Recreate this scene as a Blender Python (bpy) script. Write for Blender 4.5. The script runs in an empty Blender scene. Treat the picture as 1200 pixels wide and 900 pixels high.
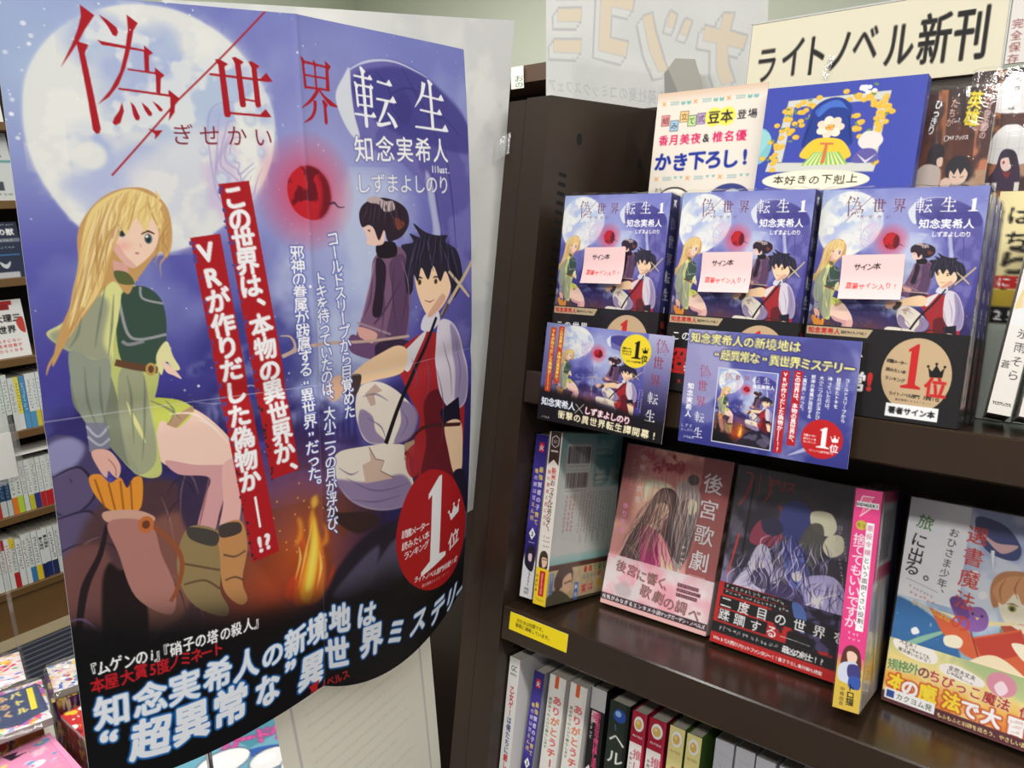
import bpy, math, random
import numpy as np
from mathutils import Matrix, Vector

scene = bpy.context.scene
COL = scene.collection

# ------------------------------------------------------------------ camera
cam_data = bpy.data.cameras.new('camera')
cam_data.sensor_width = 36.0
cam_data.lens = 27.0                       # 900 px focal length on a 1200 px wide frame
cam_data.clip_start = 0.02
cam = bpy.data.objects.new('camera', cam_data)
COL.objects.link(cam)
cam.matrix_world = Matrix(((0.784084, -0.123042, 0.608336, 0.000000), (0.619970, 0.201277, -0.758370, 0.000000), (-0.029132, 0.971776, 0.234100, 1.500000), (0, 0, 0, 1)))
scene.camera = cam

# ------------------------------------------------------------------ world, lamps, exposure
scene.view_settings.view_transform = 'Standard'
scene.view_settings.look = 'None'
scene.view_settings.gamma = 1.0
scene.view_settings.use_curve_mapping = False
scene.view_settings.exposure = -0.06
W = bpy.data.worlds.new('shop_air')
scene.world = W
W.use_nodes = True
W.node_tree.nodes['Background'].inputs[0].default_value = (1.0, 0.98, 0.95, 1)
W.node_tree.nodes['Background'].inputs[1].default_value = 0.30


def ceiling_lamp(loc, sx, sy, power, col=(1.0, 0.98, 0.94)):
    d = bpy.data.lights.new('ceiling_lamp', 'AREA')
    d.shape = 'RECTANGLE'
    d.size, d.size_y, d.energy, d.color = sx, sy, power, col
    o = bpy.data.objects.new('ceiling_lamp', d)
    COL.objects.link(o)
    o.location = loc
    return o


# the shop's long fluorescent tubes, running along the aisle; one added for the poster
ceiling_lamp((0.35, 0.0, 2.72), 1.3, 0.16, 19)
ceiling_lamp((1.75, 0.0, 2.72), 1.2, 0.16, 22)  # extra unseen lamp, added to brighten the poster against the sign
ceiling_lamp((-1.4, 0.25, 2.72), 1.2, 0.16, 25)
ceiling_lamp((0.2, -1.1, 2.72), 1.3, 0.2, 34)
ceiling_lamp((-1.9, 1.9, 2.72), 1.4, 0.2, 27)
ceiling_lamp((0.9, 1.7, 2.72), 1.4, 0.2, 15)

RNG = np.random.default_rng(7)
random.seed(7)


# ================================================================== object helpers
def tag(o, label=None, cat=None, group=None, kind=None):
    if label: o['label'] = label
    if cat: o['category'] = cat
    if group: o['group'] = group
    if kind: o['kind'] = kind
    return o


def thing(name, label, cat, mat=None, group=None):
    o = bpy.data.objects.new(name, None)
    o.empty_display_size = 0.02
    COL.objects.link(o)
    if mat is not None: o.matrix_world = mat
    return tag(o, label, cat, group)


def link(name, mesh, m, parent=None, mat=None):
    o = bpy.data.objects.new(name, mesh)
    COL.objects.link(o)
    if m is not None and not mesh.materials: mesh.materials.append(m)
    if parent is not None: o.parent = parent
    elif mat is not None: o.matrix_world = mat
    return o


def copy_tree(o, mat, label=None, group=None):
    c = o.copy(); COL.objects.link(c); c.matrix_world = mat
    if label: c['label'] = label
    if group: c['group'] = group
    for ch in list(o.children):
        d = ch.copy(); COL.objects.link(d); d.parent = c
        for g in ch.children:
            e = g.copy(); COL.objects.link(e); e.parent = d
    return c


class MB:
    """collects shapes, then makes ONE mesh object"""
    def __init__(s): s.v, s.f, s.c = [], [], []

    def add(s, vs, fs, col=(255, 255, 255)):
        n = len(s.v)
        s.v += [tuple(map(float, p)) for p in vs]
        s.f += [tuple(i + n for i in f) for f in fs]
        s.c += [col] * len(vs)
        return s

    def box(s, a, b, col=(255, 255, 255), bev=0.0, M=None):
        (x0, y0, z0), (x1, y1, z1) = a, b
        if bev <= 0:
            vs = [(x, y, z) for z in (z0, z1) for y in (y0, y1) for x in (x0, x1)]
            fs = [(0, 2, 3, 1), (4, 5, 7, 6), (0, 1, 5, 4), (2, 6, 7, 3), (0, 4, 6, 2), (1, 3, 7, 5)]
        else:
            vs, fs = [], []
            idx = {}
            for sx in (0, 1):
                for sy in (0, 1):
                    for sz in (0, 1):
                        c = [(x0, x1)[sx], (y0, y1)[sy], (z0, z1)[sz]]
                        d = [1 - 2 * sx, 1 - 2 * sy, 1 - 2 * sz]
                        for ax in range(3):
                            p = list(c)
                            for k in range(3):
                                if k != ax: p[k] += d[k] * bev
                            idx[(sx, sy, sz, ax)] = len(vs); vs.append(p)
            def q(*k): fs.append(tuple(idx[i] for i in k))
            for t in (0, 1):
                q((t, 0, 0, 0), (t, 1, 0, 0), (t, 1, 1, 0), (t, 0, 1, 0)) if t else q((t, 0, 0, 0), (t, 0, 1, 0), (t, 1, 1, 0), (t, 1, 0, 0))
                q((0, t, 0, 1), (0, t, 1, 1), (1, t, 1, 1), (1, t, 0, 1)) if t else q((0, t, 0, 1), (1, t, 0, 1), (1, t, 1, 1), (0, t, 1, 1))
                q((0, 0, t, 2), (1, 0, t, 2), (1, 1, t, 2), (0, 1, t, 2)) if t else q((0, 0, t, 2), (0, 1, t, 2), (1, 1, t, 2), (1, 0, t, 2))
            for a_ in (0, 1):
                for b_ in (0, 1):
                    q((0, a_, b_, 1), (1, a_, b_, 1), (1, a_, b_, 2), (0, a_, b_, 2))
                    q((a_, 0, b_, 0), (a_, 1, b_, 0), (a_, 1, b_, 2), (a_, 0, b_, 2))
                    q((a_, b_, 0, 0), (a_, b_, 1, 0), (a_, b_, 1, 1), (a_, b_, 0, 1))
            for a_ in (0, 1):
                for b_ in (0, 1):
                    for c_ in (0, 1): q((a_, b_, c_, 0), (a_, b_, c_, 1), (a_, b_, c_, 2))
        if M is not None: vs = [tuple(M @ Vector(p)) for p in vs]
        return s.add(vs, fs, col)

    def prism(s, poly, axis, lo, hi, col=(255, 255, 255)):
        """poly: 2-D outline in the other two axes (in order), extruded along axis"""
        n = len(poly)
        def P(p, t):
            q = list(p); q.insert(axis, t); return q
        vs = [P(p, lo) for p in poly] + [P(p, hi) for p in poly]
        fs = [tuple(range(n))[::-1], tuple(range(n, 2 * n))] + [(i, (i + 1) % n, n + (i + 1) % n, n + i) for i in range(n)]
        return s.add(vs, fs, col)

    def tube(s, pts, r, n=8, col=(255, 255, 255)):
        pts = [Vector(p) for p in pts]
        vs, fs = [], []
        for i, p in enumerate(pts):
            t = (pts[min(i + 1, len(pts) - 1)] - pts[max(i - 1, 0)]).normalized()
            u = t.orthogonal().normalized(); w = t.cross(u)
            for k in range(n):
                a = 2 * math.pi * k / n
                vs.append(p + r * (math.cos(a) * u + math.sin(a) * w))
        for i in range(len(pts) - 1):
            for k in range(n):
                fs.append((i * n + k, i * n + (k + 1) % n, (i + 1) * n + (k + 1) % n, (i + 1) * n + k))
        fs += [tuple(range(n))[::-1], tuple(range((len(pts) - 1) * n, len(pts) * n))]
        return s.add(vs, fs, col)

    def grid(s, V, col):
        """V: (h, w, 3) points, col: (h, w, 3) colours 0-255 or one colour"""
        s.parts = getattr(s, 'parts', [])
        V = np.asarray(V, float)
        c = np.broadcast_to(np.asarray(col, float), V.shape)
        s.parts.append((V, c))
        return s

    def mesh(s, name, smooth=False):
        me = bpy.data.meshes.new(name)
        nv0 = len(s.v)
        vs = [np.array(s.v, float).reshape(-1, 3)]
        cs = [np.array(s.c, float).reshape(-1, 3)]
        loops = [np.array([i for f in s.f for i in f], np.int32)]
        tot = [np.array([len(f) for f in s.f], np.int32)]
        n = nv0
        for V, c in getattr(s, 'parts', []):
            h, w = V.shape[:2]
            I = np.arange(h * w, dtype=np.int32).reshape(h, w) + n
            q = np.stack([I[:-1, :-1], I[1:, :-1], I[1:, 1:], I[:-1, 1:]], -1).reshape(-1)
            loops.append(q); tot.append(np.full((h - 1) * (w - 1), 4, np.int32))
            vs.append(V.reshape(-1, 3)); cs.append(c.reshape(-1, 3)); n += h * w
        vs, cs, loops, tot = map(np.concatenate, (vs, cs, loops, tot))
        me.vertices.add(len(vs)); me.vertices.foreach_set('co', vs.astype(np.float32).ravel())
        me.loops.add(len(loops)); me.loops.foreach_set('vertex_index', loops.astype(np.int32))
        me.polygons.add(len(tot))
        st = np.concatenate([[0], np.cumsum(tot)[:-1]]).astype(np.int32)
        me.polygons.foreach_set('loop_start', st)
        try: me.polygons.foreach_set('loop_total', tot)
        except Exception: pass
        me.polygons.foreach_set('use_smooth', np.full(len(tot), smooth, dtype=bool))
        a = me.color_attributes.new('print', 'BYTE_COLOR', 'POINT')
        rgba = np.ones((len(cs), 4), np.float32); rgba[:, :3] = np.clip(cs, 0, 255) / 255
        a.data.foreach_set('color_srgb', rgba.ravel())
        me.update(calc_edges=True)
        me.validate()
        return me

    def obj(s, name, m, parent=None, mat=None, smooth=False):
        return link(name, s.mesh(name, smooth), m, parent, mat)


# ================================================================== materials (node based)
def lin(c):
    return tuple(((x / 255) / 12.92 if x / 255 <= 0.04045 else ((x / 255 + 0.055) / 1.055) ** 2.4) for x in c) + (1.0,)


def material(name, col=None, rough=0.5, metal=0.0, noise=0.0, scale=20.0, bump=0.0, bscale=60.0, coat=0.0, spec=0.5, stretch=None):
    m = bpy.data.materials.new(name); m.use_nodes = True
    nt = m.node_tree; b = nt.nodes['Principled BSDF']
    b.inputs['Roughness'].default_value = rough
    b.inputs['Metallic'].default_value = metal
    b.inputs['Specular IOR Level'].default_value = spec
    b.inputs['Coat Weight'].default_value = coat
    b.inputs['Coat Roughness'].default_value = 0.12
    tc = nt.nodes.new('ShaderNodeTexCoord')
    vec = tc.outputs['Object']
    if stretch:
        mp = nt.nodes.new('ShaderNodeMapping'); mp.inputs['Scale'].default_value = stretch
        nt.links.new(vec, mp.inputs[0]); vec = mp.outputs[0]
    if col is None:
        src = nt.nodes.new('ShaderNodeVertexColor'); src.layer_name = 'print'
        out = src.outputs[0]
    else:
        src = nt.nodes.new('ShaderNodeRGB'); src.outputs[0].default_value = lin(col); out = src.outputs[0]
    if noise > 0:
        nz = nt.nodes.new('ShaderNodeTexNoise'); nz.inputs['Scale'].default_value = scale; nz.inputs['Detail'].default_value = 5
        nt.links.new(vec, nz.inputs['Vector'])
        mr = nt.nodes.new('ShaderNodeMapRange'); mr.inputs[3].default_value = 1 - noise; mr.inputs[4].default_value = 1 + noise
        nt.links.new(nz.outputs[0], mr.inputs[0])
        mx = nt.nodes.new('ShaderNodeVectorMath'); mx.operation = 'SCALE'
        nt.links.new(out, mx.inputs[0]); nt.links.new(mr.outputs[0], mx.inputs['Scale']); out = mx.outputs[0]
    nt.links.new(out, b.inputs['Base Color'])
    if bump > 0:
        nz = nt.nodes.new('ShaderNodeTexNoise'); nz.inputs['Scale'].default_value = bscale; nz.inputs['Detail'].default_value = 3
        nt.links.new(vec, nz.inputs['Vector'])
        bp = nt.nodes.new('ShaderNodeBump'); bp.inputs['Strength'].default_value = bump; bp.inputs['Distance'].default_value = 0.002
        nt.links.new(nz.outputs[0], bp.inputs['Height']); nt.links.new(bp.outputs[0], b.inputs['Normal'])
    return m


def film_material(name, gloss=0.10, rough=0.06, bump=0.6, bscale=55.0, tint=(1, 1, 1), haze=0.03):
    """clear plastic film: lets light through, mirrors lamps, slightly milky"""
    m = bpy.data.materials.new(name); m.use_nodes = True
    nt = m.node_tree; nt.nodes.clear()
    out = nt.nodes.new('ShaderNodeOutputMaterial')
    tr = nt.nodes.new('ShaderNodeBsdfTransparent'); tr.inputs[0].default_value = tint + (1,)
    gl = nt.nodes.new('ShaderNodeBsdfGlossy'); gl.inputs['Roughness'].default_value = rough
    df = nt.nodes.new('ShaderNodeBsdfDiffuse'); df.inputs[0].default_value = (0.8, 0.8, 0.8, 1)
    lw = nt.nodes.new('ShaderNodeLayerWeight'); lw.inputs[0].default_value = 0.5
    pw = nt.nodes.new('ShaderNodeMath'); pw.operation = 'POWER'; pw.inputs[1].default_value = 4.0
    nt.links.new(lw.outputs['Facing'], pw.inputs[0])
    mr = nt.nodes.new('ShaderNodeMath'); mr.operation = 'MULTIPLY_ADD'; mr.inputs[1].default_value = 0.6; mr.inputs[2].default_value = 0.02 + gloss * 0.3
    nt.links.new(pw.outputs[0], mr.inputs[0])
    tc = nt.nodes.new('ShaderNodeTexCoord')
    nz = nt.nodes.new('ShaderNodeTexNoise'); nz.inputs['Scale'].default_value = bscale; nz.inputs['Detail'].default_value = 4; nz.inputs['Distortion'].default_value = 1.2
    nt.links.new(tc.outputs['Object'], nz.inputs['Vector'])
    bp = nt.nodes.new('ShaderNodeBump'); bp.inputs['Strength'].default_value = bump; bp.inputs['Distance'].default_value = 0.002
    nt.links.new(nz.outputs[0], bp.inputs['Height']); nt.links.new(bp.outputs[0], gl.inputs['Normal'])
    m1 = nt.nodes.new('ShaderNodeMixShader'); m1.inputs[0].default_value = haze
    nt.links.new(tr.outputs[0], m1.inputs[1]); nt.links.new(df.outputs[0], m1.inputs[2])
    m2 = nt.nodes.new('ShaderNodeMixShader')
    nt.links.new(mr.outputs[0], m2.inputs[0]); nt.links.new(m1.outputs[0], m2.inputs[1]); nt.links.new(gl.outputs[0], m2.inputs[2])
    nt.links.new(m2.outputs[0], out.inputs[0])
    return m


def paper_see_through(name, amount=0.25):
    """thin paper, its print from vertex colours, some light passing through"""
    m = material(name, None, rough=0.6, spec=0.25)
    nt = m.node_tree; b = nt.nodes['Principled BSDF']; out = nt.nodes['Material Output']
    tl = nt.nodes.new('ShaderNodeBsdfTranslucent')
    src = [n for n in nt.nodes if n.type == 'VERTEX_COLOR'][0]
    nt.links.new(src.outputs[0], tl.inputs[0])
    mx = nt.nodes.new('ShaderNodeMixShader'); mx.inputs[0].default_value = amount
    nt.links.new(b.outputs[0], mx.inputs[1]); nt.links.new(tl.outputs[0], mx.inputs[2]); nt.links.new(mx.outputs[0], out.inputs[0])
    return m


# ================================================================== glyph outlines from the built-in font
_gl = {}
_tc = bpy.data.curves.new('glyph_source', 'FONT'); _tc.resolution_u = 4
_to = bpy.data.objects.new('glyph_source', _tc)
COL.objects.link(_to)


def glyph(ch):
    """directed triangle edges (n, 4) of one character, y up, em = 1"""
    if ch not in _gl:
        _tc.body = ch
        dg = bpy.context.evaluated_depsgraph_get(); dg.update()
        ev = _to.evaluated_get(dg); me = ev.to_mesh()
        n = len(me.vertices)
        if n == 0: _gl[ch] = (np.zeros((0, 4)), 0.3)
        else:
            co = np.empty(n * 3, np.float32); me.vertices.foreach_get('co', co); co = co.reshape(-1, 3)[:, :2]
            li = np.empty(len(me.loops), np.int32); me.loops.foreach_get('vertex_index', li); li = li.reshape(-1, 3)
            e = np.concatenate([np.concatenate([co[li[:, a]], co[li[:, b]]], 1) for a, b in ((0, 1), (1, 2), (2, 0))])
            key = {}
            for r in np.round(e * 1e5).astype(np.int64):
                k = tuple(r); rk = (k[2], k[3], k[0], k[1])
                if key.get(rk, 0) > 0: key[rk] -= 1
                else: key[k] = key.get(k, 0) + 1
            E = np.array([k for k, c in key.items() for _ in range(c)], float).reshape(-1, 4) / 1e5
            _gl[ch] = (E, float(co[:, 0].max()))
        ev.to_mesh_clear()
    return _gl[ch]


# ================================================================== print canvas: an anti-aliased painter on a numpy array
def smooth_closed(pts, n=6, closed=True):
    P = np.array(pts, float); m = len(P); out = []
    for i in range(m if closed else m - 1):
        if closed: a, b, c, d = P[i - 1], P[i], P[(i + 1) % m], P[(i + 2) % m]
        else: a, b, c, d = P[max(i - 1, 0)], P[i], P[i + 1], P[min(i + 2, m - 1)]
        for t in np.arange(n) / n:
            out.append(0.5 * (2 * b + (c - a) * t + (2 * a - 5 * b + 4 * c - d) * t * t + (3 * b - a - 3 * c + d) * t ** 3))
    if not closed: out.append(P[-1])
    return np.array(out)


def gblur(m, s):
    if s <= 0.05: return m
    r = max(1, int(math.ceil(s * 2.5))); k = np.exp(-0.5 * (np.arange(-r, r + 1) / s) ** 2); k /= k.sum()
    for ax in (0, 1):
        p = np.pad(m, [(r, r) if a == ax else (0, 0) for a in range(m.ndim)], mode='edge')
        acc = 0
        for i, w in enumerate(k):
            sl = [slice(None)] * m.ndim; sl[ax] = slice(i, i + m.shape[ax]); acc = acc + w * p[tuple(sl)]
        m = acc
    return m


def vnoise(h, w, cell, seed, octaves=4):
    r = np.random.default_rng(seed); out = np.zeros((h, w)); amp, tot = 1.0, 0
    for o in range(octaves):
        gh, gw = int(h / cell) + 3, int(w / cell) + 3
        g = r.random((gh, gw))
        y = np.arange(h) / cell; x = np.arange(w) / cell
        yi, xi = y.astype(int), x.astype(int)
        fy, fx = y - yi, x - xi; fy = fy * fy * (3 - 2 * fy); fx = fx * fx * (3 - 2 * fx)
        a = g[np.ix_(yi, xi)] * (1 - fx) + g[np.ix_(yi, xi + 1)] * fx
        b = g[np.ix_(yi + 1, xi)] * (1 - fx) + g[np.ix_(yi + 1, xi + 1)] * fx
        out += amp * (a * (1 - fy[:, None]) + b * fy[:, None]); tot += amp
        amp *= 0.5; cell = max(cell / 2, 1.0)
    return out / tot


class Canvas:
    """W x H drawing units (y down) held as h x w pixels"""
    def __init__(s, W, H, px, col=(255, 255, 255)):
        s.W, s.H = W, H
        s.w = int(px); s.k = s.w / W; s.h = int(round(H * s.k))
        s.a = np.empty((s.h, s.w, 3)); s.a[:] = col
        s.T = np.array([[1, 0, 0], [0, 1, 0]], float)

    def at(s, sx=1.0, sy=None, tx=0.0, ty=0.0, rot=0.0):
        """drawing transform: units are scaled, turned, then moved"""
        sy = sx if sy is None else sy
        c, n = math.cos(rot), math.sin(rot)
        s.T = np.array([[c * sx, -n * sy, tx], [n * sx, c * sy, ty]], float)
        return s

    def _map(s, P):
        P = np.asarray(P, float)
        return (P @ s.T[:, :2].T + s.T[:, 2]) * s.k

    def _cover(s, E, pad=0):
        """coverage mask of directed edges E (n,4) in pixels -> (mask, y0, x0) or None"""
        if len(E) == 0: return None
        x0 = int(max(0, math.floor(min(E[:, 0].min(), E[:, 2].min())) - pad)); x1 = int(min(s.w, math.ceil(max(E[:, 0].max(), E[:, 2].max())) + 1 + pad))
        y0 = int(max(0, math.floor(min(E[:, 1].min(), E[:, 3].min())) - pad)); y1 = int(min(s.h, math.ceil(max(E[:, 1].max(), E[:, 3].max())) + 1 + pad))
        if x1 <= x0 or y1 <= y0: return None
        S = 5; w, h = x1 - x0, y1 - y0
        ya, yb = (E[:, 1] - y0) * S - 0.5, (E[:, 3] - y0) * S - 0.5
        lo, hi = np.minimum(ya, yb), np.maximum(ya, yb)
        r0 = np.clip(np.ceil(lo), 0, h * S).astype(int); r1 = np.clip(np.ceil(hi), 0, h * S).astype(int)
        cnt = np.maximum(r1 - r0, 0); tot = cnt.sum()
        if tot == 0: return None
        ei = np.repeat(np.arange(len(E)), cnt)
        row = np.arange(tot) - np.repeat(np.cumsum(cnt) - cnt, cnt) + r0[ei]
        t = (row - ya[ei]) / (yb[ei] - ya[ei])
        x = np.clip(E[ei, 0] + t * (E[ei, 2] - E[ei, 0]) - x0, 0, w)
        sg = np.where(yb[ei] > ya[ei], 1.0, -1.0)
        acc = np.zeros((h * S, w + 2)); xi = np.floor(x).astype(int); f = x - xi
        np.add.at(acc, (row, xi), sg * (1 - f)); np.add.at(acc, (row, xi + 1), sg * f)
        m = np.clip(np.abs(np.cumsum(acc, 1)[:, :w]), 0, 1).reshape(h, S, w).mean(1)
        return m, y0, x0

    def _blend(s, mk, col, a=1.0):
        if mk is None: return s
        m, y0, x0 = mk
        v = s.a[y0:y0 + m.shape[0], x0:x0 + m.shape[1]]
        m = (m * a)[..., None]
        v += (np.asarray(col, float) - v) * m
        return s

    @staticmethod
    def _edges(P): return np.concatenate([P, np.roll(P, -1, 0)], 1)

    def poly(s, pts, col, a=1.0, blur=0.0, smooth=False):
        P = smooth_closed(pts) if smooth else np.array(pts, float)
        sc = math.sqrt(abs(np.linalg.det(s.T[:, :2]))) * s.k
        mk = s._cover(s._edges(s._map(P)), pad=int(blur * sc * 2.6) + 1 if blur else 0)
        if mk is None: return s
        if blur: mk = (gblur(mk[0], blur * sc), mk[1], mk[2])
        return s._blend(mk, col, a)

    def blob(s, pts, col, a=1.0, blur=0.0): return s.poly(pts, col, a, blur, True)

    def rect(s, x0, y0, x1, y1, col, a=1.0, blur=0.0): return s.poly([(x0, y0), (x1, y0), (x1, y1), (x0, y1)], col, a, blur)

    def ell(s, cx, cy, rx, ry, col, a=1.0, blur=0.0, rot=0.0, n=40):
        t = np.linspace(0, 2 * math.pi, n, endpoint=False)
        x, y = rx * np.cos(t), ry * np.sin(t); c, q = math.cos(rot), math.sin(rot)
        return s.poly(np.stack([cx + c * x - q * y, cy + q * x + c * y], 1), col, a, blur)

    def line(s, pts, w, col, a=1.0, smooth=True, blur=0.0, closed=False):
        """stroke with width w (number or a list along the line)"""
        P = np.array(pts, float)
        if smooth and len(P) > 2: P = smooth_closed(P, 6, closed)
        n = len(P)
        ws = np.interp(np.linspace(0, 1, n), np.linspace(0, 1, len(w)), w) if hasattr(w, '__len__') else np.full(n, float(w))
        d = np.gradient(P, axis=0); d /= np.maximum(np.linalg.norm(d, axis=1, keepdims=True), 1e-9)
        nn = np.stack([-d[:, 1], d[:, 0]], 1) * ws[:, None] / 2
        return s.poly(np.concatenate([P + nn, (P - nn)[::-1]]), col, a, blur)

    def vgrad(s, stops, x0=0, y0=0, x1=None, y1=None, a=1.0):
        """vertical colour ramp: stops [(y, colour)]"""
        ys = [q[0] for q in stops]; cs = np.array([q[1] for q in stops], float)
        x1 = s.W if x1 is None else x1; y1 = s.H if y1 is None else y1
        X0, X1, Y0, Y1 = int(max(0, x0 * s.k)), int(min(s.w, round(x1 * s.k))), int(max(0, y0 * s.k)), int(min(s.h, round(y1 * s.k)))
        y = (np.arange(Y0, Y1) + 0.5) / s.k
        c = np.stack([np.interp(y, ys, cs[:, i]) for i in range(3)], 1)[:, None]
        s.a[Y0:Y1, X0:X1] += (c - s.a[Y0:Y1, X0:X1]) * a
        return s

    def glow(s, cx, cy, rx, ry, col, a=1.0, p=1.5):
        (cx, cy), = s._map([(cx, cy)]); q = np.sqrt(abs(np.linalg.det(s.T[:, :2]))) * s.k
        rx, ry = rx * q, ry * q
        x0, x1, y0, y1 = int(max(0, cx - rx)), int(min(s.w, cx + rx + 1)), int(max(0, cy - ry)), int(min(s.h, cy + ry + 1))
        if x1 <= x0 or y1 <= y0: return s
        Y, X = np.mgrid[y0:y1, x0:x1]
        m = np.clip(1 - np.sqrt(((X - cx) / rx) ** 2 + ((Y - cy) / ry) ** 2), 0, 1) ** p
        return s._blend((m, y0, x0), col, a)

    def clouds(s, pts, col, a=1.0, cell=60, seed=1, lo=0.45, hi=0.65, blur=3, smooth=True):
        """noise-shaped colour inside an outline"""
        P = smooth_closed(pts) if smooth else np.array(pts, float)
        mk = s._cover(s._edges(s._map(P)), pad=2)
        if mk is None: return s
        m, y0, x0 = mk
        q = math.sqrt(abs(np.linalg.det(s.T[:, :2]))) * s.k
        n = vnoise(m.shape[0], m.shape[1], max(2.0, cell * q), seed)
        n = np.clip((n - lo) / (hi - lo), 0, 1)
        return s._blend((gblur(m, blur * q) * n, y0, x0), col, a)

    def stars(s, pts, n, col=(255, 255, 255), r=(0.8, 2.6), seed=3, a=0.95):
        P = np.array(pts, float); lo, hi = P.min(0), P.max(0); rg = np.random.default_rng(seed)
        for _ in range(n):
            x, y = lo + rg.random(2) * (hi - lo)
            ins = False
            for i in range(len(P)):
                (xa, ya), (xb, yb) = P[i], P[i - 1]
                if (ya > y) != (yb > y) and x < (xb - xa) * (y - ya) / (yb - ya) + xa: ins = not ins
            if ins:
                q = r[0] + (r[1] - r[0]) * rg.random() ** 3
                s.ell(x, y, q, q, col, a * (0.5 + 0.5 * rg.random()), n=8)
        return s

    # ---- writing
    def _glyph_edges(s, ch, cx, cy, size, ang=0.0, sx=1.0, skew=0.0, center=True):
        E, wd = glyph(ch)
        if len(E) == 0: return E
        full = ord(ch) > 0x2E80 or ch in '“”'
        ox = 0.5 if full and ch not in '“”' else (E[:, [0, 2]].min() + E[:, [0, 2]].max()) / 2
        oy = 0.57 if ch in '“”' else 0.38 if full else 0.35
        P = E.reshape(-1, 2) - (ox, oy)
        P = P * (size * sx, -size)
        P[:, 0] += -skew * P[:, 1]
        c, q = math.cos(ang), math.sin(ang)
        P = P @ np.array([[c, q], [-q, c]]) + (cx, cy)
        return s._map(P).reshape(-1, 4)

    def char(s, ch, cx, cy, size, col, ang=0.0, bold=0.0, sx=1.0, skew=0.0, halo=None, hw=0.0, ha=1.0, a=1.0, serif=False):
        E = s._glyph_edges(ch, cx, cy, size, ang, sx, skew)
        if len(E) == 0: return s
        q = math.sqrt(abs(np.linalg.det(s.T[:, :2]))) * s.k
        b, hp = bold * size * q, hw * size * q
        mk = s._cover(E, pad=int(3 * max(b, hp)) + 2)
        if mk is None: return s
        m, y0, x0 = mk
        if b > 0.08: m = s._fat(m, b)
        if halo is not None: s._blend((s._fat(m, hp, 1.6), y0, x0), halo, ha)
        return s._blend((m, y0, x0), col, a)

    @staticmethod
    def _fat(m, r, soft=2.6):
        if r < 0.9: return np.clip(m + gblur(m, max(r, 0.35)) * soft * min(1.0, r / 0.6 + 0.1) * 0.45, 0, 1)
        R = int(math.ceil(r)); out = m.copy(); h, w = m.shape
        for dy in range(-R, R + 1):
            for dx in range(-R, R + 1):
                d = math.hypot(dx, dy)
                if d == 0 or d > r + 0.5: continue
                wgt = min(1.0, r + 0.5 - d)
                ys, yd = slice(max(0, -dy), h - max(0, dy)), slice(max(0, dy), h - max(0, -dy))
                xs, xd = slice(max(0, -dx), w - max(0, dx)), slice(max(0, dx), w - max(0, -dx))
                np.maximum(out[yd, xd], m[ys, xs] * wgt, out=out[yd, xd])
        return out

    def text(s, st, pts, size, col, vert=False, follow=True, skip=0, **kw):
        """st laid along pts (two ends, or one point per character)"""
        P = np.array(pts, float); n = len(st)
        cols = col if isinstance(col, list) else [col] * n
        for i, ch in enumerate(st):
            t = 0 if n == 1 else i / (n - 1) * (len(P) - 1)
            k = min(int(t), len(P) - 2) if len(P) > 1 else 0
            p = P[k] + (P[k + 1] - P[k]) * (t - k) if len(P) > 1 else P[0]
            d = (P[k + 1] - P[k]) if len(P) > 1 else np.array([1.0, 0.0])
            if len(P) == n and n > 2: d = P[min(i + 1, n - 1)] - P[max(i - 1, 0)]
            ang = math.atan2(d[1], d[0]) if follow else 0.0
            if vert:
                ang = (math.atan2(d[1], d[0]) - math.pi / 2) if follow else 0.0
                if ch in 'ー—…〜()「」『』':
                    ang += math.pi / 2
                if ch in '、。':
                    p = p + np.array([0.55, -0.55]) * size
            s.char(ch, p[0], p[1], size, cols[i], ang=ang, **kw)
        return s

    def scrawl(s, x0, y0, x1, y1, size, col, seed=1, a=0.9, vert=False):
        """rows of tiny unreadable print"""
        rg = np.random.default_rng(seed)
        L = math.hypot(x1 - x0, y1 - y0); n = max(2, int(L / size))
        for i in range(n):
            t = (i + 0.5) / n; x, y = x0 + (x1 - x0) * t, y0 + (y1 - y0) * t
            for _ in range(3):
                dx, dy = (rg.random(2) - 0.5) * size * 0.6
                if rg.random() < 0.5: s.rect(x + dx - size * 0.3, y + dy - size * 0.06, x + dx + size * 0.3, y + dy + size * 0.06, col, a)
                else: s.rect(x + dx - size * 0.06, y + dy - size * 0.3, x + dx + size * 0.06, y + dy + size * 0.3, col, a)
        return s


# ================================================================== title lettering with brush-like thick and thin strokes (100 x 100 box)
def _hs(x0, x1, y, w=2.6, dy=0.0, t=9):
    """thin level stroke that ends in a triangle"""
    return [[(x0, y), (x0 + 2, y - w), (x1 - t * 1.3, y + dy - w), (x1 - t * 0.55, y + dy - w - t * 0.75), (x1 + 2, y + dy + w * .4), (x1 - t * 0.4, y + dy + w), (x0 + 1, y + w * .6)]]


def _vs(x, y0, y1, w=7.5, dx=0.0):
    """thick upright stroke with a slanted head and a rounded foot"""
    return [[(x - w * .9, y0 - 1), (x - w * .3, y0 - 2.5), (x + w * 1.1, y0 + 5), (x + w * .5, y0 + 10), (x + w * .5 + dx, y1 - 2), (x + w * .25 + dx, y1 + 1), (x - w * .35 + dx, y1 + 1), (x - w * .55 + dx, y1 - 3), (x - w * .45, y0 + 8)]]


def _sw(pts, ws):
    """free stroke of changing width"""
    P = smooth_closed(pts, 6, False); n = len(P)
    w = np.interp(np.linspace(0, 1, n), np.linspace(0, 1, len(ws)), ws)
    d = np.gradient(P, axis=0); d /= np.maximum(np.linalg.norm(d, axis=1, keepdims=True), 1e-9)
    q = np.stack([-d[:, 1], d[:, 0]], 1) * w[:, None] / 2
    return [np.concatenate([P + q, (P - q)[::-1]]).tolist()]


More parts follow.
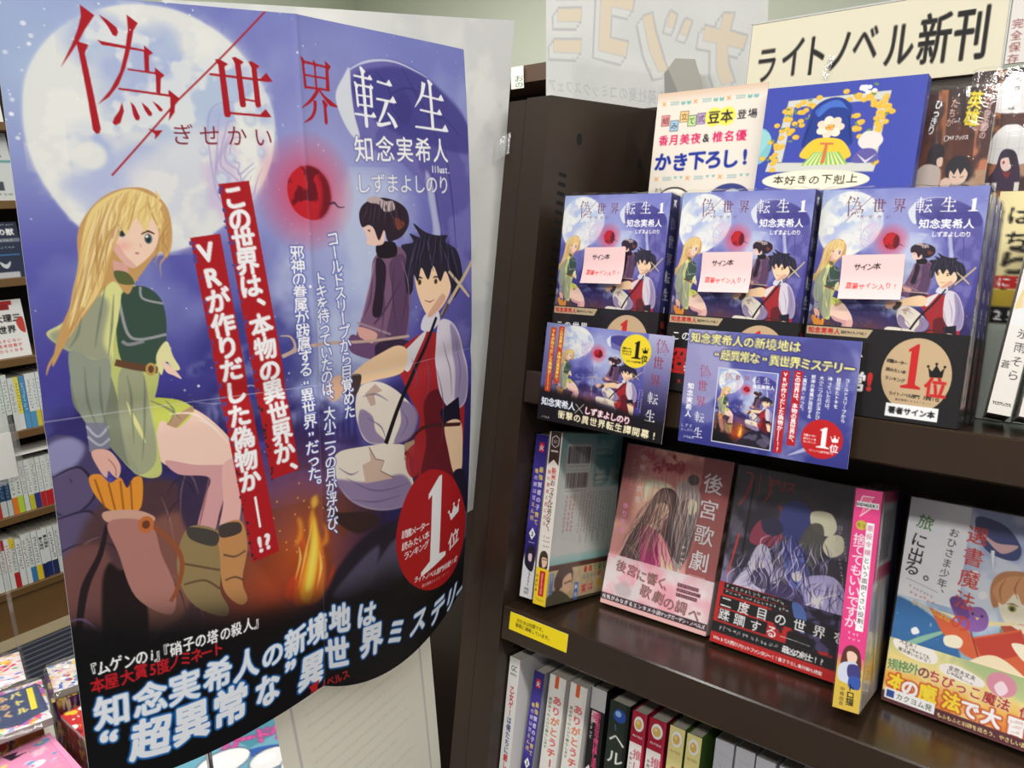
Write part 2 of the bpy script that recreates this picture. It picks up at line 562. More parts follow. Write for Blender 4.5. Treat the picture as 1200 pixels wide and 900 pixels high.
def _px(*flat, ox=62, oy=3, sx=153, sy=154):
    return [((flat[i] / 4 - ox) / sx * 100, (flat[i + 1] / 4 - oy) / sy * 100) for i in range(0, len(flat), 2)]


MINCHO = {
    '偽': [_px(375, 15, 440, 60, 385, 130, 350, 185, 300, 250, 248, 314, 315, 200, 350, 130, 372, 70),
          _px(335, 185, 395, 200, 372, 240, 392, 420, 411, 600, 402, 622, 385, 624, 371, 605, 360, 430, 343, 240),
          _px(462, 55, 500, 75, 545, 110, 551, 132, 540, 152, 522, 148, 500, 105),
          _px(605, 45, 660, 82, 632, 120, 605, 210, 570, 300, 525, 385, 470, 445, 410, 482, 480, 410, 540, 320, 580, 210, 604, 110),
          _px(440, 175, 468, 180, 680, 208, 680, 186, 727, 222, 703, 235, 696, 315, 672, 312, 676, 217, 462, 197),
          _px(582, 303, 727, 315, 730, 292, 780, 328, 757, 345, 747, 418, 725, 415, 730, 325, 580, 311),
          _px(524, 398, 792, 421, 796, 398, 853, 438, 828, 456, 818, 510, 780, 553, 797, 480, 801, 433, 520, 408),
          _px(534, 468, 540, 510, 515, 570, 488, 582, 474, 570, 485, 545, 515, 510),
          _px(580, 465, 600, 485, 622, 540, 615, 555, 598, 554, 587, 530),
          _px(638, 465, 670, 490, 691, 518, 686, 531, 670, 531, 652, 505),
          _px(698, 458, 730, 475, 752, 498, 746, 508, 732, 506),
          _px(660, 594, 700, 603, 742, 600, 716, 628, 692, 648, 697, 622)],
    '世': _hs(0, 100, 30, 2.4, 4, 14) + _vs(20, 6, 98, 10, 4) + _vs(46, 1, 80, 9.5, 4) + _vs(72, 6, 79, 9, 3) + [[(52, 66), (76, 69), (76, 72), (52, 69)]] + _hs(22, 94, 92, 2.3, 2, 13),
    '界': _vs(12, 2, 46, 6.5, 3) + [[(14, 5), (74, 9), (74, 12.5), (14, 9)]] + [[(72, 1), (88, 9), (80, 16), (80, 48), (70, 48), (72, 12)]] + _vs(43, 5, 44, 5, 1) + [[(15, 25), (73, 27), (73, 30), (15, 28)], [(15, 43), (73, 44), (73, 47.5), (15, 46.5)]]
         + _sw([(48, 47), (36, 58), (20, 68), (0, 77)], [8, 7, 5, 1]) + _sw([(50, 46), (62, 56), (80, 66), (99, 71)], [3, 5, 9, 2])
         + _sw([(38, 64), (36, 78), (26, 90), (5, 99)], [9, 8, 6, 1]) + _vs(64, 64, 99, 8, 1),
    '転': _hs(3, 45, 15, 2.2, 2, 7) + _vs(24, 0, 100, 7, 3) + _vs(8, 26, 66, 5, 2) + [[(10, 28), (40, 29), (41, 25), (48, 31), (44, 35), (44, 66), (38, 66), (38, 33), (10, 31)], [(10, 45), (40, 46), (40, 49), (10, 48)], [(10, 61), (40, 62), (40, 65), (10, 64)]] + _hs(0, 49, 79, 2.2, 2, 8)
         + _hs(56, 92, 20, 2.4, 3, 10) + _hs(52, 100, 50, 2.4, 2, 11) + _sw([(78, 52), (68, 72), (56, 90)], [9, 7, 4]) + [[(50, 90), (62, 91), (84, 87), (85, 92), (60, 98), (52, 97)]] + _sw([(78, 72), (90, 84), (98, 97)], [3, 8, 9]),
    '生': _sw([(32, 5), (24, 30), (2, 56)], [12, 8, 1]) + _vs(50, 0, 96, 8.5, 3) + _hs(24, 90, 31, 2.4, 3, 12) + _hs(16, 82, 60, 2.4, 3, 11) + _hs(0, 100, 94, 2.6, 1, 14),
}


def mincho(cv, ch, x, y, w, h, col, a=1.0, halo=None, hw=2.0):
    """title character in the box (x, y) .. (x+w, y+h)"""
    for st in MINCHO[ch]:
        P = np.array(st, float) * (w / 100, h / 100) + (x, y)
        if halo is not None: cv.line(np.concatenate([P, P[:1]]), hw, halo, 0.35, smooth=False)
    for st in MINCHO[ch]:
        cv.poly(np.array(st, float) * (w / 100, h / 100) + (x, y), col, a)
    return cv


WHITE, RED, INK = (250, 250, 250), (176, 28, 40), (24, 22, 24)
SKIN, SKIN_S = (250, 214, 190), (226, 170, 158)


def crown(cv, cx, cy, w, col, ang=0.0):
    pts = np.array([(-.5, -.25), (-.25, .02), (0, -.42), (.25, .02), (.5, -.25), (.38, .42), (-.38, .42)]) * w
    c, s = math.cos(ang), math.sin(ang)
    R = np.array([[c, s], [-s, c]])
    cv.poly(pts @ R + (cx, cy), col)
    for q in ((-.5, -.3), (0, -.48), (.5, -.3)):
        p = (np.array(q) * w) @ R + (cx, cy); cv.ell(p[0], p[1], w * .09, w * .09, col, n=12)


def numeral_one(cv, cx, y0, y1, col, w=None, skew=0.0):
    """a bold serif figure 1"""
    h = y1 - y0; w = w or h * 0.42
    P = [(-.30, .13), (.10, 0), (.22, 0), (.22, .90), (.50, .95), (.50, 1), (-.50, 1), (-.50, .95), (-.16, .90), (-.16, .16), (-.30, .19)]
    cv.poly([(cx + (px + skew * (0.5 - py)) * w, y0 + py * h) for px, py in P], col)


# ================================================================== the fantasy night scene shared by poster, covers and cards
def night_sky(cv, W=1000, H=1414):
    cv.vgrad([(0, (126, 132, 200)), (250, (122, 124, 196)), (500, (88, 86, 170)), (800, (70, 66, 140)), (900, (58, 50, 98)), (1000, (44, 36, 52)), (1130, (40, 28, 30)), (1230, (20, 18, 20)), (1414, (20, 19, 21))])
    full = [(-50, -50), (W + 50, -50), (W + 50, 880), (-50, 880)]
    cv.clouds(full, (92, 92, 176), 0.7, 260, 11, .40, .70, 10, False)
    cv.clouds(full, (176, 190, 226), 0.45, 180, 5, .48, .75, 10, False)
    cv.clouds([(-50, 560), (320, 600), (500, 420), (1050, 500), (1050, 900), (-50, 900)], (70, 64, 150), 0.8, 200, 21, .35, .6, 40)
    cv.glow(40, 120, 330, 300, (190, 214, 232), .75, 1.1)
    cv.stars([(-20, -20), (330, -20), (220, 110), (100, 230), (-20, 260)], 170, r=(1.2, 4.2), seed=4)
    cv.glow(560, 330, 330, 420, (206, 214, 240), .75, 1.1)
    cv.glow(620, 500, 260, 260, (190, 206, 238), .65, 1.2)
    # pale cloud banks in the middle distance
    cv.clouds([(470, 330), (760, 300), (800, 560), (640, 760), (420, 700)], (196, 208, 232), .8, 120, 31, .38, .62, 20)
    cv.clouds([(280, 560), (470, 520), (480, 700), (260, 720)], (60, 58, 130), .7, 90, 32, .35, .6, 14)
    for i, (x, y, w_) in enumerate([(330, 640, 90), (300, 730, 80), (560, 700, 110), (480, 770, 90), (640, 640, 70)]):
        cv.clouds([(x - w_, y + 14), (x - w_ * .4, y - 22), (x + w_ * .3, y - 30), (x + w_, y + 8), (x + w_ * .5, y + 30)], (150, 160, 208), .7, 30, 40 + i, .3, .6, 5)
    cv.line([(250, 708), (300, 716), (352, 690), (372, 696)], [1, 4, 3, 1], (220, 220, 240), .7)
    cv.stars(full, 260, r=(1.0, 2.8), seed=9, a=.9)


def moons(cv):
    disc = ([(24.7, 186.8), (38.4, 122), (78.1, 63.7), (137.9, 24.3), (207.1, 7.7), (283.7, 15.5), (361, 55.7), (416.3, 121.3), (440.4, 187.9), (427.6, 265.4), (392.1, 325.3), (330, 378.3), (263.9, 417.1), (182.1, 428.9), (122.2, 411.1), (75.3, 365.3), (41.4, 303.4), (26.2, 247.9)])
    cv.blob(disc, (214, 222, 236), 1, 3)
    cv.blob(disc, (236, 236, 228), .8, 1)
    cv.clouds(([(102.4, 35.2), (234.2, 11), (408.5, 114.3), (427.6, 265.4), (303.8, 405.8), (155.4, 415.7), (89.7, 283.1)]), (176, 190, 226), .95, 150, 51, .42, .56, 16)
    cv.clouds(([(109.2, 88.6), (258.6, 51.1), (388, 160), (299.2, 268), (131.9, 240.7)]), (188, 204, 228), .9, 80, 52, .42, .55, 12)
    cv.clouds(disc, (244, 244, 236), .7, 60, 53, .52, .60, 12)
    cv.blob(([(99.7, 283.2), (143.6, 254.8), (184.4, 248.8), (202, 283.6), (164.2, 320), (145.7, 373.8), (90.3, 340.1), (63, 303.9)]), (188, 196, 230), .8, 8)
    cv.ell(*([(110.9, 259.2)])[0], 26, 24, (240, 240, 232), .9, 3)
    cv.blob(([(167.6, 283.6), (257.6, 224.1), (304.1, 208.1), (309.8, 328.7), (252.3, 373.8), (174.5, 357)]), (238, 236, 232), .7, 12)
    # ringed crater
    cv.clouds(([(299.8, 223.1), (377.3, 190.5), (420, 227), (401, 320.5), (338.6, 372.2), (293.6, 336.3)]), (214, 196, 224), .8, 50, 54, .35, .6, 8)
    cx, cy = ([(370.1, 239.2)])[0]
    for i, r in enumerate((22, 34, 46, 60, 74, 90)):
        t = np.linspace(0.2 + .3 * (i % 3), 4.2 + .5 * (i % 2), 14)
        cv.line([(cx + r * .75 * math.cos(q) + 8 * math.sin(3 * q + i), cy + 20 + r * 1.15 * math.sin(q) + 5 * math.cos(4 * q)) for q in t], [1, 4, 3, 4, 1], (168, 160, 206), .55)
    for x, y, r in ((392, 190, 14), (350, 262, 10), (330, 300, 16), (410, 250, 9), (300, 250, 8)):
        cv.ell(x, y, r, r, (180, 196, 224), .6, 2); cv.ell(x - 2, y - 2, r * .6, r * .6, (226, 230, 236), .7, 1)
    # broken dark moon at the upper right
    dark = ([(592.6, 136.2), (631, 87.9), (680.4, 66.3), (752, 54.7), (831.7, 70), (916.7, 104.2), (991.9, 156.7), (1021.6, 267.1), (1011.3, 536.5), (971.7, 727.4), (887.8, 667.9), (874.9, 524.9), (850.3, 387.9), (838.9, 331.3), (759.9, 259.9), (660.7, 231.7), (635.2, 195.7)])
    cv.blob(dark, (92, 88, 160), .95, 3)
    cv.clouds(dark, (120, 116, 184), .8, 70, 61, .45, .6, 6)
    cv.blob(([(634.4, 100.5), (699.2, 74.2), (804.3, 66), (916.3, 107.9), (994.8, 162.1), (1003.4, 228.9), (846.8, 219.9), (764.1, 206.4), (689.7, 176), (643.5, 153.8)]), (70, 66, 142), .9, 3)
    for pts in (([(698.5, 80.9), (733.2, 113.1), (742.2, 155.4), (788, 180.2)]), ([(777.3, 65.6), (816.1, 114.1), (852.2, 155.7), (883.2, 208.4)]), ([(740.2, 121), (786.6, 106.3), (827.8, 109.4)]), ([(852.2, 155.7), (911.6, 159.9), (966, 193.1)]), ([(666.7, 160.6), (714.1, 183.1), (765.6, 188.7)]), ([(907.1, 216.2), (929.8, 349.4), (940.8, 469.1)]), ([(857.3, 274.8), (880.6, 388.3), (903.8, 507.2)])):
        cv.line(pts, [2, 6, 4, 2], (54, 50, 118), .6)
    cv.ell(*([(774.5, 149.4)])[0], 26, 34, (62, 58, 130), .7, 2)
    cv.blob(([(585.9, 136.7), (611.9, 96.2), (626.9, 81.8), (627.8, 122.2), (632.7, 171), (643.2, 212.1), (624.5, 212.8), (599.9, 181)]), (222, 226, 234), 1, 1)
    cv.line(([(621.9, 87.2), (663.4, 68.2), (713.3, 57.5), (764.9, 56.7), (826.2, 68.8), (859.6, 77.6)]), [2, 5, 4, 3, 1], (214, 218, 238), .9)
    cv.blob(([(836.8, 275.5), (858.4, 302.8), (872.4, 369), (882.2, 417.4), (861.7, 465.2), (853.3, 387.9), (839.4, 321.9)]), (200, 206, 232), .8, 3)
    # small red planet with its glow
    x, y = ([(503.9, 320.9)])[0]
    cv.glow(x, y, 118, 118, (236, 50, 74), .9, .9)
    cv.blob(([(457.8, 315.1), (468.9, 286.3), (493.8, 271.4), (523.6, 274.6), (549.4, 295.9), (557.8, 328.9), (547.2, 358.4), (520.8, 373.8), (489.3, 367.8), (466.5, 348.5)]), (196, 34, 44))
    cv.clouds(([(457.8, 315.1), (468.9, 286.3), (493.8, 271.4), (523.6, 274.6), (549.4, 295.9), (557.8, 328.9), (547.2, 358.4), (520.8, 373.8), (489.3, 367.8), (466.5, 348.5)]), (104, 20, 34), .9, 30, 71, .48, .56, 2)
    cv.blob(([(527.4, 279.4), (551.3, 299.2), (557.5, 332.2), (547.2, 358.4), (525.1, 372.3), (535.6, 341.4), (537.9, 308.8)]), (92, 18, 34), .75, 4)
    cv.line(([(552.3, 345.3), (565.5, 342.4), (575.9, 351.1), (591.5, 351.6)]), [4, 5, 3, 2], (60, 40, 60), .8)


def ground(cv):
    # hills, boulders and roots of the foreground
    cv.clouds(([(-9.8, 712.2), (420, 728.6), (1028.6, 836.8), (1105.7, 1642.8), (-27.6, 1052.2)]), (44, 38, 92), .85, 80, 81, .3, .5, 10)
    cv.blob(([(-0.8, 744.1), (38, 738.6), (67.8, 771.7), (81.4, 845.2), (106.9, 955.5), (80.7, 1080.7), (-27.6, 1052.2), (-9.9, 865.7)]), (74, 66, 104))
    cv.blob(([(-1.6, 751.5), (34, 739.4), (55.6, 760.2), (39.4, 789.9), (4, 806.4)]), (150, 148, 190), .9, 3)
    for p in (([(1.5, 805.9), (45.4, 795.7), (63, 849.4), (23.6, 880.6), (-2.4, 867.3)]), ([(-4.1, 882.6), (54.6, 879.4), (62.1, 945), (9.9, 949)]), ([(-8.1, 944.8), (37.8, 939.4), (46.1, 1022.2), (0.8, 1035.1)])):
        cv.blob(p, (96, 84, 118), .9, 2); cv.line(p, [2, 5, 4, 2], (46, 38, 62), .9)
    cv.blob(([(57.3, 879.9), (176.6, 839.9), (266.4, 926.1), (347.4, 1054.4), (400.7, 1148), (378.2, 1216.2), (6.6, 1110.1), (3.3, 1011.5)]), (84, 58, 60), .95, 6)
    cv.blob(([(-4.6, 961.5), (64.8, 945.7), (83.7, 1048.4), (60.2, 1141.6), (-0.1, 1108.3)]), (120, 78, 74), .9, 4)
    cv.blob(([(106.9, 955.5), (202, 911.4), (245.2, 989.8), (194.7, 1113.8), (106.9, 1121.6)]), (142, 92, 78), .8, 5)
    cv.blob(([(226.9, 900.1), (287.6, 862.1), (326.3, 940.4), (349.2, 1018.4), (260.7, 1011.3)]), (92, 84, 120), .95, 3)
    cv.blob(([(216.7, 822.9), (286, 836.1), (286.6, 930.9), (237, 987.7), (205.1, 912.1)]), (60, 48, 74), .95, 3)
    cv.line(([(10.1, 1102.8), (29.8, 1018.1), (60.5, 960.8), (76.8, 908.1)]), [10, 14, 10, 6], (40, 30, 34), .95)
    cv.line(([(-0.4, 1072.2), (23.8, 1076.9), (51.3, 1114.1)]), [3, 5, 2], (150, 120, 170), .8)
    cv.blob(([(57.1, 1025), (72.8, 980), (88.5, 996.9), (105.7, 1001.2), (123, 1042.2), (130.7, 1094.8), (116, 1158.1), (54.6, 1139.9)]), (34, 26, 26), .95, 2)
    cv.blob(([(-4.2, 1082.6), (63.4, 1109.1), (152.2, 1138.6), (268.3, 1164.5), (400, 1167.1), (396.3, 1263.3), (-0.2, 1174.3)]), (26, 22, 24), .9, 6)
    # camp fire
    cv.glow(*([(448.5, 1049)])[0], 250, 300, (240, 110, 40), .75, 1.3)
    cv.glow(*([(381.3, 1140.7)])[0], 170, 140, (200, 70, 40), .6, 1.2)
    fl = [([(428.1, 1168.7), (438.4, 1104), (455.9, 1071), (449.5, 1020.3), (464.6, 1054.4), (471.4, 1100.4), (461.6, 1152.6), (452.2, 1188.9)], (226, 92, 36)), ([(452.3, 1184.9), (466.8, 1114.6), (488.7, 1082.7), (486.1, 1026.1), (501.9, 1066.9), (509.7, 1124.4), (498.9, 1189.4)], (236, 120, 40)), ([(408.6, 1151.1), (417.6, 1123.5), (434.3, 1106.4), (429.1, 1139.6), (424.1, 1165.1)], (206, 70, 36)), ([(444.6, 1165.6), (454.7, 1106.1), (470.7, 1056.5), (470.4, 1001.6), (479.6, 973.2), (486.7, 1006.5), (493.4, 1064.3), (483.1, 1133.1), (469.1, 1184.2)], (246, 170, 52)), ([(457.5, 1150.9), (467.7, 1085.1), (477.7, 1029.3), (483.1, 991.7), (489.9, 1039.2), (488.4, 1092.7), (474.1, 1153.8)], (250, 226, 84)), ([(436.5, 1045.1), (445.7, 1013.4), (443, 982), (454.4, 996.8), (453.2, 1031.1)], (240, 150, 50)), ([(497.5, 1065.8), (507.3, 1037.3), (503.5, 1011), (516.6, 1032.4), (515.9, 1060.2)], (240, 140, 50)), ([(479.6, 973.2), (476.2, 953), (488.7, 944.7), (492.2, 965.1)], (246, 190, 70)), ([(508.7, 1169.5), (523.7, 1129.7), (533.6, 1110.5), (528, 1158.7)], (196, 70, 34))]
    for p, c in fl: cv.blob((p), c, .85, 3)
    for p in (([(441.2, 1144.4), (455.2, 1090.5), (464.6, 1054.4), (478.7, 1000.2)]), ([(461.3, 1162.6), (475.7, 1098), (485.6, 1041.7)]), ([(486.6, 1163.2), (496.3, 1116), (493.1, 1074.3)]), ([(433.8, 1121.8), (447.5, 1077.9), (444.5, 1047.7)])): cv.line(p, [1, 7, 1], (252, 232, 120), .7, blur=1)
    for i in range(26):
        r = np.random.default_rng(i); x, y = ([(438.3, 950.5)])[0]
        cv.ell(x + r.normal() * 60, y + r.normal() * 80, 2.2, 2.2, (250, 170, 80), .8, n=8)
    # dark slope on the right
    cv.blob(([(498.4, 1214.3), (552.9, 1113), (655.2, 1053.6), (830.5, 1071.3), (1050.4, 1189.3), (1147.4, 1896.6), (496.7, 1315.6)]), (40, 34, 46), .96, 4)
    for p in (([(527.5, 1191.6), (602.9, 1121.5), (669.1, 1097), (629.5, 1187.7)]), ([(629.5, 1187.7), (696.9, 1105), (769.6, 1099.2), (743.2, 1203.3)]), ([(768.9, 1235.3), (834.6, 1159.6), (974.5, 1189.7), (911.7, 1299.9)]), ([(830.5, 1071.3), (969.6, 1123.8), (1024.7, 1247.6), (903.9, 1199.6)])):
        cv.blob(p, (104, 96, 124), .75, 4)
    cv.blob(([(504.9, 967.8), (536.2, 991.5), (629, 1008.1), (668.6, 1041.1), (603.2, 1051.9), (542.6, 1016)]), (56, 40, 38), .95, 1)


def wayfarer_sitting(cv):
    """a fair-haired traveller in a green tunic, seated on the boulder"""
    HAIR, HS, GR, GS = (240, 212, 140), (206, 160, 100), (198, 204, 122), (132, 138, 116)
    # legs
    cv.blob(([(169.4, 709.6), (240.6, 716.8), (297.1, 770.3), (327.8, 826.9), (328.6, 870.6), (289.6, 883.1), (247.7, 837.2), (186.1, 817.2), (167, 773.2)]), (244, 208, 190))
    cv.blob(([(186.7, 809.1), (240.3, 827.4), (292.6, 837.4), (309.2, 845.8), (279.8, 929.3), (263.6, 968.6), (234.3, 956.2), (251.7, 897.1), (264.4, 857.4), (207.6, 839.4)]), (214, 160, 160))
    cv.blob(([(292.6, 837.4), (329, 835.8), (326.6, 905.2), (310, 975.3), (277.3, 966.9), (287.7, 913.8)]), (232, 180, 172))
    cv.line(([(264.4, 857.4), (251.1, 905.5), (235.9, 956.5)]), [3, 5, 3], (150, 96, 104), .7)
    # boots
    cv.blob(([(218.7, 945.6), (272.3, 965.6), (281.1, 1016.9), (269.8, 1084.4), (284.8, 1128.7), (273.2, 1142.7), (223.5, 1108.8), (196.9, 1062.7), (191.9, 1001.6)]), (150, 128, 88))
    cv.blob(([(274.2, 962.6), (320, 956.6), (331.2, 1013.2), (316.5, 1081.1), (325.1, 1124.2), (306.5, 1128.8), (276.7, 1086.6), (274.2, 1015)]), (196, 140, 88))
    cv.blob(([(218.7, 945.6), (272.1, 969), (265.2, 995.1), (220.2, 969.7)]), (74, 68, 64)); cv.blob(([(278, 956.6), (316.3, 959.2), (318.6, 981.1), (279.9, 981.5)]), (74, 62, 58))
    for p in (([(197.5, 1011.6), (234.2, 1028.4), (272.2, 1046.2)]), ([(200.8, 1055.2), (240.5, 1058), (269.8, 1084.4)]), ([(281.1, 1016.9), (305.1, 1027.3), (327.1, 1021.1)]), ([(281.3, 1070.1), (302.6, 1069.6), (320, 1082.3)])): cv.line(p, 4, (92, 68, 52), .8)
    # shorts and tunic skirt
    cv.blob(([(142.1, 689.8), (211, 696.4), (245.3, 717.5), (240.9, 733.2), (211.3, 751.4), (185.2, 734.4), (167, 773.2), (145.8, 745.7)]), (206, 212, 96))
    cv.poly(([(245.5, 714.2), (246.4, 724.2), (211.3, 751.4), (193.6, 742.1), (210, 728.5)]), (186, 150, 118))
    cv.blob(([(105.7, 487), (150, 475.3), (185.3, 523.6), (190.6, 633.2), (175.2, 710.4), (175.9, 774.7), (177.1, 833.4), (140, 829.5), (107.8, 786.7), (74.9, 726.2), (48.2, 676), (49, 615.6), (70.3, 543.3)]), GR)
    cv.blob(([(58.1, 601.7), (97.1, 606.5), (117, 686.1), (121.1, 765.3), (140.3, 826.3), (107.8, 786.7), (72.3, 725.8), (45.6, 675.6)]), GS)
    cv.blob(([(121.2, 640.2), (157.4, 629.2), (169.4, 709.6), (170.3, 806.1), (133.1, 825), (118.3, 764.8)]), (160, 164, 136), .9)
    cv.blob(([(130.9, 688.2), (149.4, 738.3), (155.3, 771.2), (140.8, 736.9)]), (226, 220, 150))
    cv.blob(([(133.7, 504.2), (170.1, 484.2), (203.6, 512.6), (207.3, 575.2), (188.3, 625), (136.4, 626.6), (124, 579.1)]), (62, 84, 72))
    cv.line(([(133.4, 507.2), (141.9, 565.7), (161.7, 580), (207.3, 575.2)]), 5, (168, 168, 172), .9); cv.line(([(170, 485.7), (172.4, 507.2), (206, 519)]), 4, (168, 168, 172), .9)
    cv.line(([(132.2, 580), (142.7, 587.3), (168.5, 583.8)]), 6, (150, 150, 156), .9)
    cv.line(([(117.8, 616.7), (150.3, 628.4), (187.1, 639.1)]), [12, 13, 12], (106, 72, 52)); cv.ell(*([(175.6, 636.1)])[0], 9, 12, (196, 160, 90)); cv.ell(*([(175.6, 636.1)])[0], 5, 7, (106, 72, 52))
    # near sleeve and hand
    cv.blob(([(113.1, 465.2), (139.1, 474.5), (130.9, 534.2), (118.6, 578.5), (112.4, 616), (81, 607.6), (44.5, 585.1), (19, 555.4), (41.5, 540.2), (69.1, 516.4), (87.6, 485.5)]), (226, 226, 150))
    cv.blob(([(86.9, 492.8), (116.9, 510.3), (102.6, 576.8), (112.6, 614.5), (81, 607.6), (44.5, 585.1), (22.6, 555.8), (61.7, 539.4)]), (148, 152, 134), .85, 3)
    cv.blob(([(49.2, 588.6), (83.6, 607.9), (109.9, 614.2), (100.7, 683.8), (85.6, 728), (64.7, 721.5), (48.9, 668.5)]), (150, 158, 140))
    cv.poly(([(62.4, 718), (96.9, 723.6), (95.3, 770.3), (62.5, 770.7)]), (124, 124, 142)); cv.line(([(63.1, 724.3), (78.5, 745.5), (97.7, 730)]), 4, (176, 176, 190)); cv.line(([(62.6, 742.8), (79.7, 761.3), (97.1, 751.8)]), 4, (176, 176, 190))
    cv.blob(([(65.2, 771.2), (92.3, 772.9), (109.2, 802.9), (104.2, 825.8), (96.2, 821.1), (88.8, 810.1), (84.9, 822.1), (75.3, 807.6)]), (228, 176, 160))
    cv.line(([(90.9, 788.4), (100.4, 806), (100.4, 821.9)]), 2, (160, 106, 104), .8)
    cv.blob(([(186.3, 613.8), (206.3, 587.7), (215.9, 617.1), (226.2, 640.6), (215.4, 642.5), (203.2, 625.2), (192.2, 649.2)]), (236, 230, 170)); cv.blob(([(194.3, 624.2), (211.4, 635.6), (227.8, 660), (213.1, 651.8), (201.6, 644)]), SKIN)
    # satchel of orange feathers
    cv.blob(([(56.7, 816.6), (74.7, 813.8), (89.5, 832.5), (107, 826.3), (116.6, 847.4), (129.7, 830.7), (143.8, 836.7), (136.3, 888.8), (112.6, 891.8), (84.8, 882.6), (63, 849.4)]), (226, 146, 52))
    for p in (([(65.7, 821.5), (76.9, 877.7)]), ([(86.8, 831.9), (93.2, 884.4)]), ([(106.5, 832.6), (106.9, 890.5)]), ([(123.4, 835.9), (121.5, 890.4)])): cv.line(p, 3, (140, 80, 30), .8)
    cv.blob(([(74.9, 883.7), (127.2, 891.7), (158.5, 911.6), (148.4, 922.5), (110.9, 910.8), (77.3, 903.4)]), (206, 160, 140)); cv.blob(([(80, 904), (148.6, 920.9), (164.6, 986.2), (184.2, 1059.1), (170.8, 1106.5), (112.7, 1056.1), (91.2, 968.1)]), (176, 122, 112))
    cv.ell(*([(142.4, 922.8)])[0], 14, 16, (196, 110, 60)); cv.ell(*([(142.4, 922.8)])[0], 7, 8, (110, 60, 40))
    cv.line(([(156.8, 931.1), (190.7, 975.9), (200.5, 1015.8), (187.4, 1060), (172.8, 1081.4)]), [8, 9, 9, 7], (150, 84, 52))
    # hair behind, face, fringe
    cv.blob(([(82.3, 382.9), (112.2, 337.8), (151.1, 315.5), (194.9, 316), (226.3, 349.1), (230.5, 403.7), (218.8, 436.7), (205.1, 427), (163.8, 476.2), (148, 497.7), (128.3, 473.7), (105, 494.4), (78.2, 529.2), (45.7, 573.3), (21.7, 612), (37.5, 554.6), (63.3, 498.2), (76.6, 440.6)]), HS)
    cv.blob(([(85.2, 404.8), (106.1, 347.8), (150.9, 318.4), (184.9, 318.8), (217.9, 346), (159.5, 371.3), (124.5, 428.9), (105.7, 487), (72.8, 531.6), (49.1, 564.8), (69, 491.3)]), HAIR)
    cv.line(([(77, 514.2), (52.4, 556.2), (20, 604.3), (11.6, 625.5)]), [8, 6, 4, 1], HS)
    cv.poly(([(129.1, 436.6), (152.7, 445.4), (153.4, 468), (131, 473.9)]), SKIN_S)
    cv.blob(([(132.4, 373.3), (161.1, 353.7), (199.4, 360.6), (207.8, 395.3), (196.6, 425.1), (169, 449.3), (155.1, 450), (137.8, 429.6), (129.6, 402.6)]), SKIN)
    cv.blob(([(129.2, 407), (137.8, 429.6), (155.1, 450), (166.2, 449.2), (151.3, 430.4), (139.7, 409)]), SKIN_S, .7)
    cv.blob(([(130, 455.9), (151.4, 460.3), (160.6, 480.5), (136.1, 477.3)]), (96, 104, 62))
    for x in ([(148.4, 388.7)], [(190.1, 402.2)]):
        ex, ey = (x)[0]
        cv.ell(ex, ey, 6.5, 9, (96, 116, 116)); cv.ell(ex, ey + 1, 4, 6, (40, 54, 60)); cv.ell(ex - 2, ey - 4, 2.4, 2.4, WHITE)
        cv.line([(ex - 11, ey - 8), (ex, ey - 13), (ex + 11, ey - 8)], [2, 4, 2], (92, 62, 48))
    cv.ell(*([(169.6, 426.8)])[0], 3.5, 1.6, (190, 110, 110)); cv.line(([(175.3, 410.6), (177.5, 416.7)]), 2, SKIN_S)
    cv.glow(*([(148.9, 412.4)])[0], 22, 14, (244, 150, 140), .5)
    for p in (([(108.9, 372.5), (135.7, 338.4), (177.7, 321.7), (207.2, 336.9), (218.7, 370), (208.8, 384.8), (198.9, 366.5), (185.5, 390), (173.7, 365.9), (154.7, 393.4), (143, 373.7), (128.5, 414.3), (116.6, 428.4), (110.1, 413.4)]),): cv.blob(p, HAIR)
    for p in (([(163.5, 327.3), (147.3, 356.3), (132.5, 399.8)]), ([(177.5, 324.6), (169, 356.8), (158.1, 386.1)]), ([(193.9, 327.8), (197.4, 351.6), (206.4, 378.7)]), ([(119.5, 370), (103.5, 427.7), (92.7, 485.9)]), ([(131.4, 355.8), (115.3, 413.7), (113.8, 457.8)]), ([(216.8, 358), (225.2, 395.9), (213.3, 433.4)])): cv.line(p, [1, 4, 2], HS, .9)
    cv.line(([(208.8, 319.1), (213.4, 331), (207.2, 336.9)]), [2, 5, 2], HAIR)


